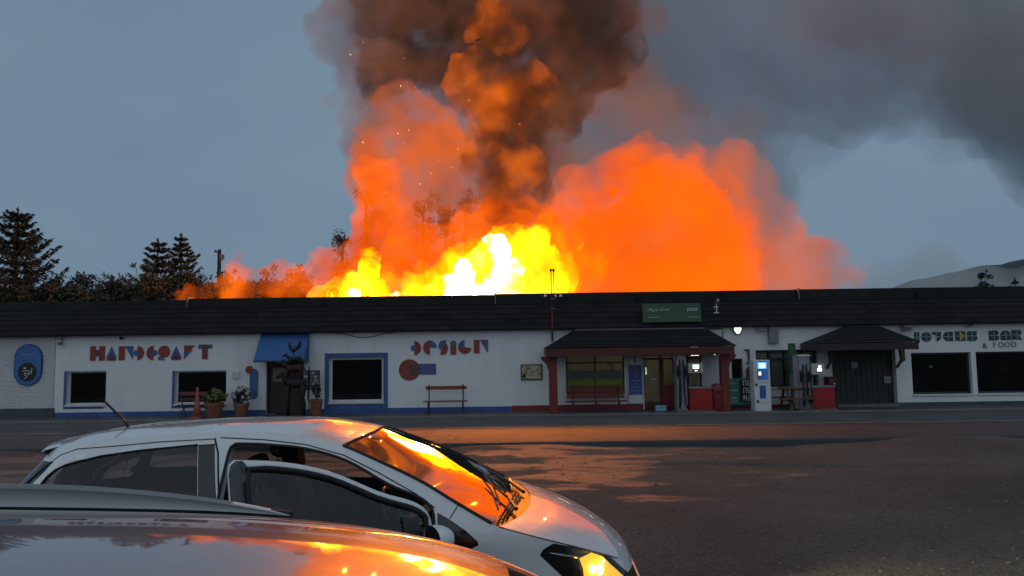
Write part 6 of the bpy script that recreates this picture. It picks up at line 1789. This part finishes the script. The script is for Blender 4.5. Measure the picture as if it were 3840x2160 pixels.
def torn(name, stops, sigma, scale, lo, hi, stretch=(1, 1, 1), detail=4.0, rough=0.6, dist=0.6, cscale=None, seed=0.0, scatter=0.0, scol=(1, 1, 1)):
    """uneven gas: fractal density with gaps; colour (radiance when opaque) follows a second fractal"""
    t = NT(name); t.n.remove(t.b)
    mp = t.node('ShaderNodeMapping'); mp.inputs['Scale'].default_value = stretch; mp.inputs['Location'].default_value = (seed, seed*.7, seed*.3)
    t.l.new(t.pos(), mp.inputs['Vector'])
    n1 = t.node('ShaderNodeTexNoise'); n1.inputs['Scale'].default_value, n1.inputs['Detail'].default_value, n1.inputs['Roughness'].default_value, n1.inputs['Distortion'].default_value = scale, detail, rough, dist
    t.l.new(mp.outputs['Vector'], n1.inputs['Vector'])
    mr = t.node('ShaderNodeMapRange'); mr.interpolation_type = 'SMOOTHSTEP'
    mr.inputs['From Min'].default_value, mr.inputs['From Max'].default_value, mr.inputs['To Min'].default_value, mr.inputs['To Max'].default_value = lo, hi, 0.0, sigma
    t.l.new(n1.outputs['Fac'], mr.inputs['Value'])
    if cscale:
        n2 = t.node('ShaderNodeTexNoise'); n2.inputs['Scale'].default_value, n2.inputs['Detail'].default_value, n2.inputs['Roughness'].default_value = cscale, 3.0, .55
        t.l.new(mp.outputs['Vector'], n2.inputs['Vector']); fac = n2.outputs['Fac']
    else: fac = n1.outputs['Fac']
    last = None
    if stops:
        mx_ = max(max(c) for _, c in stops)
        col = t.ramp(fac, [(p, tuple(v/mx_ for v in c)) for p, c in stops])
        ml = t.node('ShaderNodeMath', operation='MULTIPLY'); ml.inputs[1].default_value = mx_; t.l.new(mr.outputs[0], ml.inputs[0])
        e = t.node('ShaderNodeEmission'); t.l.new(col, e.inputs['Color']); t.l.new(ml.outputs[0], e.inputs['Strength'])
        last = e.outputs[0]
    a = t.node('ShaderNodeVolumeAbsorption'); a.inputs['Color'].default_value = (0, 0, 0, 1)
    if scatter:
        ms = t.node('ShaderNodeMath', operation='MULTIPLY'); ms.inputs[1].default_value = 1-scatter; t.l.new(mr.outputs[0], ms.inputs[0]); t.l.new(ms.outputs[0], a.inputs['Density'])
        v = t.node('ShaderNodeVolumeScatter'); v.inputs['Color'].default_value = tuple(scol) + (1,)
        m2 = t.node('ShaderNodeMath', operation='MULTIPLY'); m2.inputs[1].default_value = scatter; t.l.new(mr.outputs[0], m2.inputs[0]); t.l.new(m2.outputs[0], v.inputs['Density'])
        q = t.node('ShaderNodeAddShader'); t.l.new(a.outputs[0], q.inputs[0]); t.l.new(v.outputs[0], q.inputs[1]); tail = q.outputs[0]
    else:
        t.l.new(mr.outputs[0], a.inputs['Density']); tail = a.outputs[0]
    if last is not None:
        q = t.node('ShaderNodeAddShader'); t.l.new(last, q.inputs[0]); t.l.new(tail, q.inputs[1]); tail = q.outputs[0]
    t.l.new(tail, t.out.inputs['Volume'])
    return t.m

def puff(name, blobs, mat_, voxel=0.4, disp=((2.5, 1.0), (0.8, 0.35)), seed=0, up=0.0, parent=None, floor=None):
    """one closed lumpy hull: union of balls (px, py, radius px, depth), voxel-remeshed, then swollen and torn by noise"""
    mb = MB()
    for b in blobs:
        px, py, r, Y = b[:4]
        c = at(px, py, Y); rr = r*Y/FOC
        fy = b[4] if len(b) > 4 else 1.0
        mb.blob(c, rr, rr*fy, rr, 16, 10)
    o = mb.build('tmp_hull', None)
    m = o.modifiers.new('r', 'REMESH'); m.mode, m.voxel_size = 'VOXEL', voxel
    dg = bpy.context.evaluated_depsgraph_get()
    me = bpy.data.meshes.new_from_object(o.evaluated_get(dg))
    bpy.data.objects.remove(o)
    sd = Vector((seed*17.3, seed*-9.1, seed*5.7))
    nv = [v.normal.copy() for v in me.vertices]
    for v, n in zip(me.vertices, nv):
        p = v.co.copy(); d = 0.0; sh = Vector((0,0,0))
        for (sc, am) in disp:
            q = Vector((p.x, p.y, p.z*(1-up))) / sc + sd
            d += am * (mnoise.noise(q) * 1.0 + (abs(mnoise.noise(q*1.0 + Vector((9,3,1)))) - 0.25) * 0.8)
        v.co = p + n*d
    me.name = name
    o = link(name, me, mat_, parent, smooth=True)
    return o
HUE = (1.0, 0.120, 0.003)
def glow(name, hue, level, sigma): return gas(name, hue, level*sigma, sigma)
def body(kind, label, cat, layers):
    """one body of gas made of nested hulls"""
    root = bpy.data.objects.new(kind, None); COL.objects.link(root)
    root['kind'] = 'stuff'; tag(root, label, cat)
    for k, (blobs, g_, vox, disp, seed, kw) in enumerate(layers):
        puff(kind.split('_')[-1], blobs, g_, vox, disp, seed, parent=root, **kw)
    return root
def sc_(blobs, r, dx=0, dy=0, dY=0): return [(b[0]+dx, b[1]+dy, b[2]*r, b[3]+dY) + tuple(b[4:]) for b in blobs]
D3 = ((3.2, 1.1), (1.2, .55), (.45, .20))
D2 = ((1.6, .6), (.6, .32), (.25, .12))

# --- grey smoke drifting away to the right, behind everything
GY = 56
drift = [(2150,-60,300),(2550,80,430),(2950,40,430),(3350,60,430),(3750,150,430),(2380,420,300),(2600,560,250),(2820,420,270),(3060,360,230),(3880,560,170),(2740,780,130),(2800,640,160),(3960,300,380),(3300,330,180),(3600,430,170),(2250,600,200),(2830,880,90),(2860,720,140),(2890,820,80),(2700,460,220),(2600,330,260),(3020,560,110)]
drift = [(a, b, r, GY, .8) for a, b, r in drift]
gd = torn('grey_smoke', None, .155, .06, .28, .60, detail=4.0, dist=.8, scatter=.90, scol=(1.0,.90,.80))
gd2 = torn('grey_smoke_thin', None, .06, .07, .34, .62, detail=5.0, dist=1.0, seed=3, scatter=.85, scol=(1.0,.88,.78))
body('drifting_smoke', 'wide grey smoke drifting away over the right half of the sky', 'smoke',
     [(sc_(drift, 1.14), gd2, .9, ((6,2.2),(2.2,1.0),(.9,.4)), 11, {}), (sc_(drift, .95, 10, -10), gd, .9, ((6,2.4),(2.2,1.1),(.9,.45)), 12, {})])

bank = [(3450,60,330),(3750,120,330),(3900,380,260),(3980,600,170),(3650,330,200),(3300,-60,260)]
bank = [(a, b, r, 62, .8) for a, b, r in bank]
gB = torn('blue_grey_smoke', None, .10, .05, .28, .60, detail=4.0, dist=.8, seed=43, scatter=.72)
body('distant_smoke', 'dark blue grey smoke bank in the upper right corner of the sky', 'smoke', [(sc_(bank, 1.1), gB, 1.0, ((7,2.6),(2.4,1.1),(.9,.4)), 14, {})])

# --- dark sooty plume standing over the fire
PY = 39
plume = [(1890,770,80),(1930,690,115),(1965,590,140),(1960,460,165),(1930,330,210),(1850,190,240),(1690,130,240),(1520,90,210),(2060,140,240),(2210,190,170),(2310,235,115),(2370,255,70),(1950,-20,300),(1560,-40,260),(2230,-20,230),(2150,330,120),(1400,60,150),(2070,450,110),(1480,230,120)]
plume = [(a, b, r, PY) for a, b, r in plume]
SOOT_GLOW = [(.38, (.010,.007,.006)), (.50, (.034,.016,.012)), (.62, (.105,.034,.016))]  # dull red firelight tone of the soot, put in as emission
gs1 = torn('soot_thin', None, .34, .30, .36, .62, dist=.9, seed=5, scatter=.42, scol=(1.0,.82,.70)); gs2 = torn('soot', SOOT_GLOW, 1.25, .40, .38, .66, cscale=.26, dist=.6, rough=.62, scatter=.07)
body('sooty_smoke', 'dark brown sooty smoke column billowing up over the flames', 'smoke',
     [(sc_(plume, 1.16), gs1, .4, ((3.4,1.5),(1.3,.75),(.5,.28)), 21, {}), (sc_(plume, 1.02), gs2, .4, ((3.2,1.4),(1.2,.7),(.5,.28)), 22, {})])
wisp = [(1330,330,100),(1255,385,66),(1400,240,130),(1440,390,90),(1310,150,90),(1200,395,34),(1350,480,60),(1330,60,90)]
wisp = [(a, b, r, PY-1) for a, b, r in wisp]
gw = torn('thin_grey_wisp', None, .50, .34, .36, .64, dist=1.0, seed=7, scatter=.55, scol=(1.0,.88,.78))
body('wispy_smoke', 'thin grey smoke wisps at the left edge of the plume', 'smoke', [(sc_(wisp, 1.2), gw, .3, ((2.6,1.2),(1,.6),(.4,.25)), 24, {})])

# --- firelit billows inside the plume, their orange light put in as emission
lump = [(1730,290,75),(1740,380,70),(1790,250,70),(1880,280,80),(1800,330,95),(1880,380,105),(1960,345,110),(2030,350,70),(1850,470,95),(1830,560,95),(1900,600,85),(1960,640,100),(1900,700,105),(1990,720,75),(1830,640,75),(1850,80,75),(1900,120,60),(1890,190,62),(1790,90,50),(1760,420,60)]
lump = [(a, b, r, PY-3.2) for a, b, r in lump]
gl = torn('firelit_glow_smoke', [(.38, (.05,.016,.006)), (.48, (.26,.046,.006)), (.58, (.80,.14,.010))], .95, .44, .40, .60, cscale=.40, dist=.5, seed=2)
body('glowing_smoke', 'orange lit billows in the middle of the dark plume', 'smoke', [(sc_(lump, 1.12), gl, .26, ((2.2,.9),(.9,.5),(.35,.22)), 31, {})])

# --- brown-pink haze joining the columns; firelight scattered in it given as emission
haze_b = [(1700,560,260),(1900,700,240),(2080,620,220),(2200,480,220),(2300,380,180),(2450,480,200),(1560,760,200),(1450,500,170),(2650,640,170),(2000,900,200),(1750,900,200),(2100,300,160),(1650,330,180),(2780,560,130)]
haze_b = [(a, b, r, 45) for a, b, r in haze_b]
gH = torn('brown_glow_haze', [(.36, (.14,.085,.07)), (.5, (.24,.105,.075)), (.62, (.36,.11,.05))], .16, .16, .28, .60, cscale=.14, dist=.9, seed=41)
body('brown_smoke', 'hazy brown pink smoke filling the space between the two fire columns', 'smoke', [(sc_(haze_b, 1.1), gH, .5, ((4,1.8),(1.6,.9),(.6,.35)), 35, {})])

# --- left smoke column and wall behind the flames, firelight put in as emission
LY = 37
left = [(1400,1040,130),(1370,940,105),(1420,860,110),(1440,770,105),(1430,690,100),(1380,640,72),(1480,650,85),(1520,760,80),(1530,980,130),(1640,1000,140),(1760,950,140),(1850,870,120),(1930,840,100),(1300,1050,110),(1600,880,100),(1720,850,90),(2010,900,120),(1520,870,100),(1220,1080,70)]
left = [(a, b, r, LY) for a, b, r in left]
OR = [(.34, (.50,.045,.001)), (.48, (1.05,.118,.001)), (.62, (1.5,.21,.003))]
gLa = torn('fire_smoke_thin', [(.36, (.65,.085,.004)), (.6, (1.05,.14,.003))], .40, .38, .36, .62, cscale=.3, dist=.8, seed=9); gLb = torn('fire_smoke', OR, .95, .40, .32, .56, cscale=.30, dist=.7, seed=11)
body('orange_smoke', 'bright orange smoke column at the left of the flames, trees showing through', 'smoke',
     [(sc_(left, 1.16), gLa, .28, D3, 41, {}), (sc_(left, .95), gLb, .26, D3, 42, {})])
upper = [(1430,620,90),(1560,620,100),(1480,560,110),(1540,490,115),(1470,430,95),(1600,560,100),(1670,640,100),(1750,660,85),(1560,400,85),(1640,480,80),(1420,540,85),(1810,760,75),(1700,740,80),(1400,470,70),(1500,360,70),(1600,680,90)]
upper = [(a, b, r, LY+1) for a, b, r in upper]
gU = torn('lit_smoke', [(.36, (.26,.085,.045)), (.5, (.52,.10,.030)), (.62, (.80,.13,.010))], .80, .36, .34, .62, cscale=.28, dist=.9, seed=13)
body('hazy_orange_smoke', 'pale orange hazy smoke above the left fire column', 'smoke', [(sc_(upper, 1.2), gU, .3, ((2.8,1.4),(1.1,.65),(.4,.28)), 44, {})])

# --- the great orange dome on the right, its firelight put in as emission
DY = 37
dome = [(2150,700,100),(2310,630,80),(2090,790,90),(2130,1000,150),(2180,880,170),(2280,800,190),(2420,790,215),(2560,800,190),(2650,930,180),(2300,1000,260),(2520,1020,260),(2700,1060,140),(2590,650,100),(2625,580,66),(2400,660,120),(2250,690,95),(2070,900,100),(2500,660,115),(2760,1000,100)]
dome = [(a, b, r, DY) for a, b, r in dome]
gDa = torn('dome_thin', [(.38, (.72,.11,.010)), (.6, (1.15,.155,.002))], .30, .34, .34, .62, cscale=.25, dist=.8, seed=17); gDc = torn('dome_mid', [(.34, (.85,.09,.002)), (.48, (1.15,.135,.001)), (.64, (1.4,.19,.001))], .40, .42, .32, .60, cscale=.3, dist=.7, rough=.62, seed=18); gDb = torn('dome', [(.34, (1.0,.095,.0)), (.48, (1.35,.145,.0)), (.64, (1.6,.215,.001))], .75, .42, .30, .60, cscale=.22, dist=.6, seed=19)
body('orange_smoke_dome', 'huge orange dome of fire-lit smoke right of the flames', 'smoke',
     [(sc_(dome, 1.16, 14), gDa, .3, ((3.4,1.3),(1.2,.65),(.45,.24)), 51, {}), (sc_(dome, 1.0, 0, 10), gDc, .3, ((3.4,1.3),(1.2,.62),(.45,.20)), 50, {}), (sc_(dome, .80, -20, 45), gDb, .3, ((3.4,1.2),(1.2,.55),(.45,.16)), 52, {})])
pink = [(3000,1075,95),(3110,1085,80),(3190,1085,60),(2800,900,150),(2780,760,130),(2740,640,90),(2870,1040,125),(2980,1030,120),(3080,1015,95),(3160,1040,75),(2900,960,80),(2850,820,80)]
pink = [(a, b, r, DY+3) for a, b, r in pink]
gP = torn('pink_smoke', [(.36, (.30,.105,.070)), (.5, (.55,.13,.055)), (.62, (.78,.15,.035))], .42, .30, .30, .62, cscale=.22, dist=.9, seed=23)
body('pink_smoke', 'pale pink smoke trailing right from the orange dome', 'smoke', [(sc_(pink, 1.15), gP, .35, ((3,1.3),(1.2,.65),(.5,.3)), 54, {})])
low = [(1160,1050,60),(1060,1050,55),(970,1055,50),(890,1065,50),(790,1106,46),(720,1113,36),(1230,1070,85),(1130,1090,66),(1040,1085,66),(950,1095,60),(860,1100,58),(760,1112,36),(680,1116,26),(880,1020,34),(900,960,22),(1000,1030,36),(1200,1000,55),(1100,1040,42)]
low = [(a, b, r, 32.5, .7) for a, b, r in low]
gL = torn('low_glow', [(.36, (.45,.055,.006)), (.52, (.90,.11,.004)), (.66, (1.7,.26,.005))], .75, .60, .28, .58, dist=.7, seed=29)
body('low_smoke', 'low glowing smoke creeping left along the roof in front of the bushes', 'smoke', [(sc_(low, 1.25), gL, .16, D2, 61, {})])

# --- open flames
FY_ = 32.0
flame = [(1290,1090,58),(1340,1060,48),(1375,1020,30),(1390,955,16),(1450,1105,66),(1560,1100,66),(1640,1065,76),(1720,1015,78),(1790,990,78),(1850,940,66),(1900,965,96),(1955,925,66),(2000,985,96),(2070,1040,78),(2005,885,44),(1700,1080,86),(1850,1060,106),(1970,1080,96),(2100,1090,60),(1240,1108,36)]
flame = [(a, b, r, FY_, .8) for a, b, r in flame]
gF0 = torn('flame_halo', [(.36, (1.2,.14,.0)), (.50, (1.9,.30,.001)), (.64, (2.8,.60,.002))], .42, .55, .32, .64, stretch=(1,1,.7), dist=.6, rough=.6, seed=33)
gF1 = torn('flame_outer', [(.36, (1.7,.26,.001)), (.50, (3.6,.85,.003)), (.64, (6.5,2.3,.01))], .75, .70, .32, .60, stretch=(1,1,.65), dist=.5, rough=.62, cscale=.8, seed=31)
gF = torn('flame', [(.36, (3.0,.7,.002)), (.48, (6.5,2.6,.01)), (.60, (11,7,.10)), (.70, (18,13,1.0))], 1.1, .85, .34, .60, stretch=(1,1,.65), dist=.5, rough=.64, cscale=.7, seed=35)
halo = flame + [(2150,1060,80,FY_,.8),(2080,930,70,FY_,.8),(2200,1000,60,FY_,.8),(2030,840,50,FY_,.8),(1580,1020,50,FY_,.8),(1440,1040,50,FY_,.8)]
fire = body('open_fire', 'tall yellow flames bursting up behind the roof', 'fire',
     [(sc_(halo, 1.34), gF0, .18, ((1.8,.75),(.7,.42),(.25,.18)), 70, dict(up=.4)), (sc_(flame, 1.16), gF1, .15, ((1.6,.7),(.6,.42),(.22,.18)), 71, dict(up=.4)), (sc_(flame, .92, 0, 12), gF, .14, ((1.5,.65),(.55,.42),(.2,.17)), 72, dict(up=.4))])
core = [(1330,1105,22),(1490,1114,20),(1720,1080,48),(1745,1030,36),(1760,1090,40),(1850,905,24),(1860,955,36),(1870,1010,44),(1900,1070,54),(1860,1090,50),(1935,1010,32)]
core = [(a, b, r, FY_-.6, .7) for a, b, r in core]
gC = torn('flame_white', [(.42, (6,3,.2)), (.5, (14,10,2.5)), (.60, (30,22,9))], 2.2, 1.0, .34, .64, stretch=(1,1,.6), dist=.5, rough=.62, seed=37)
puff('flame_core', sc_(core, 1.3), gC, .10, ((1.0,.34),(.4,.24),(.16,.12)), 73, up=.5, parent=fire)
# added unseen point lights before and above the flames, standing in for firelight
for (px, py, Y, w, c_) in ((1500, 720, 31.0, 880, (1.0,.23,.012)), (1640, 690, 31.3, 1200, (1.0,.24,.014)), (1780, 660, 30.8, 1520, (1.0,.25,.016)), (1900, 690, 31.2, 1520, (1.0,.26,.018)), (2030, 640, 30.9, 1360, (1.0,.25,.016)), (2180, 700, 31.2, 1040, (1.0,.23,.012)), (2340, 690, 31.0, 720, (1.0,.22,.010))):
    ld = bpy.data.lights.new('fire_light', 'POINT'); ld.energy, ld.color, ld.shadow_soft_size = w, c_, 0.0
    lo = bpy.data.objects.new('fire_light', ld); COL.objects.link(lo); lo.location = at(px, py, Y); lo.parent = fire
# sparks
sp = MB(); rnd = random.Random(9)
for (px, py) in ((1408,122),(1365,157),(1510,140),(1310,190),(1312,208),(1510,218),(1612,355),(1313,296),(1755,380),(1370,405),(1500,318),(1535,485),(1490,505),(1365,535),(1518,537),(1712,563),(1640,605),(1690,632),(1430,445),(1340,440),(1555,330),(1620,650),(1480,660),(1450,720),(1580,690),(1500,190),(1945,470)):
    c_ = at(px + rnd.uniform(-5,5), py + rnd.uniform(-5,5), 33.5); r_s = rnd.choice((.008,.010,.012,.018)); sp.blob(c_, r_s, r_s, r_s*1.6, 5, 4)
o = stuff(sp.build('sparks', m_emit('glowing_spark', (1.0,.55,.25), 2.2))); tag(o, 'tiny glowing sparks flying up in the smoke', 'sparks')
# low cloud drifting across the foot of the hill
mist = [(3500,1090,170,700),(3650,1090,130,690),(3800,1085,100,690),(3930,1080,110,700),(3350,1110,130,700)]
puff('low_cloud', mist, gas('cloud_mist', None, 0, .012, .99), 9.0, ((60,14),(25,7)), 81)
o = bpy.data.objects['low_cloud']; stuff(o); tag(o, 'pale low cloud hanging over the foot of the hill', 'cloud')
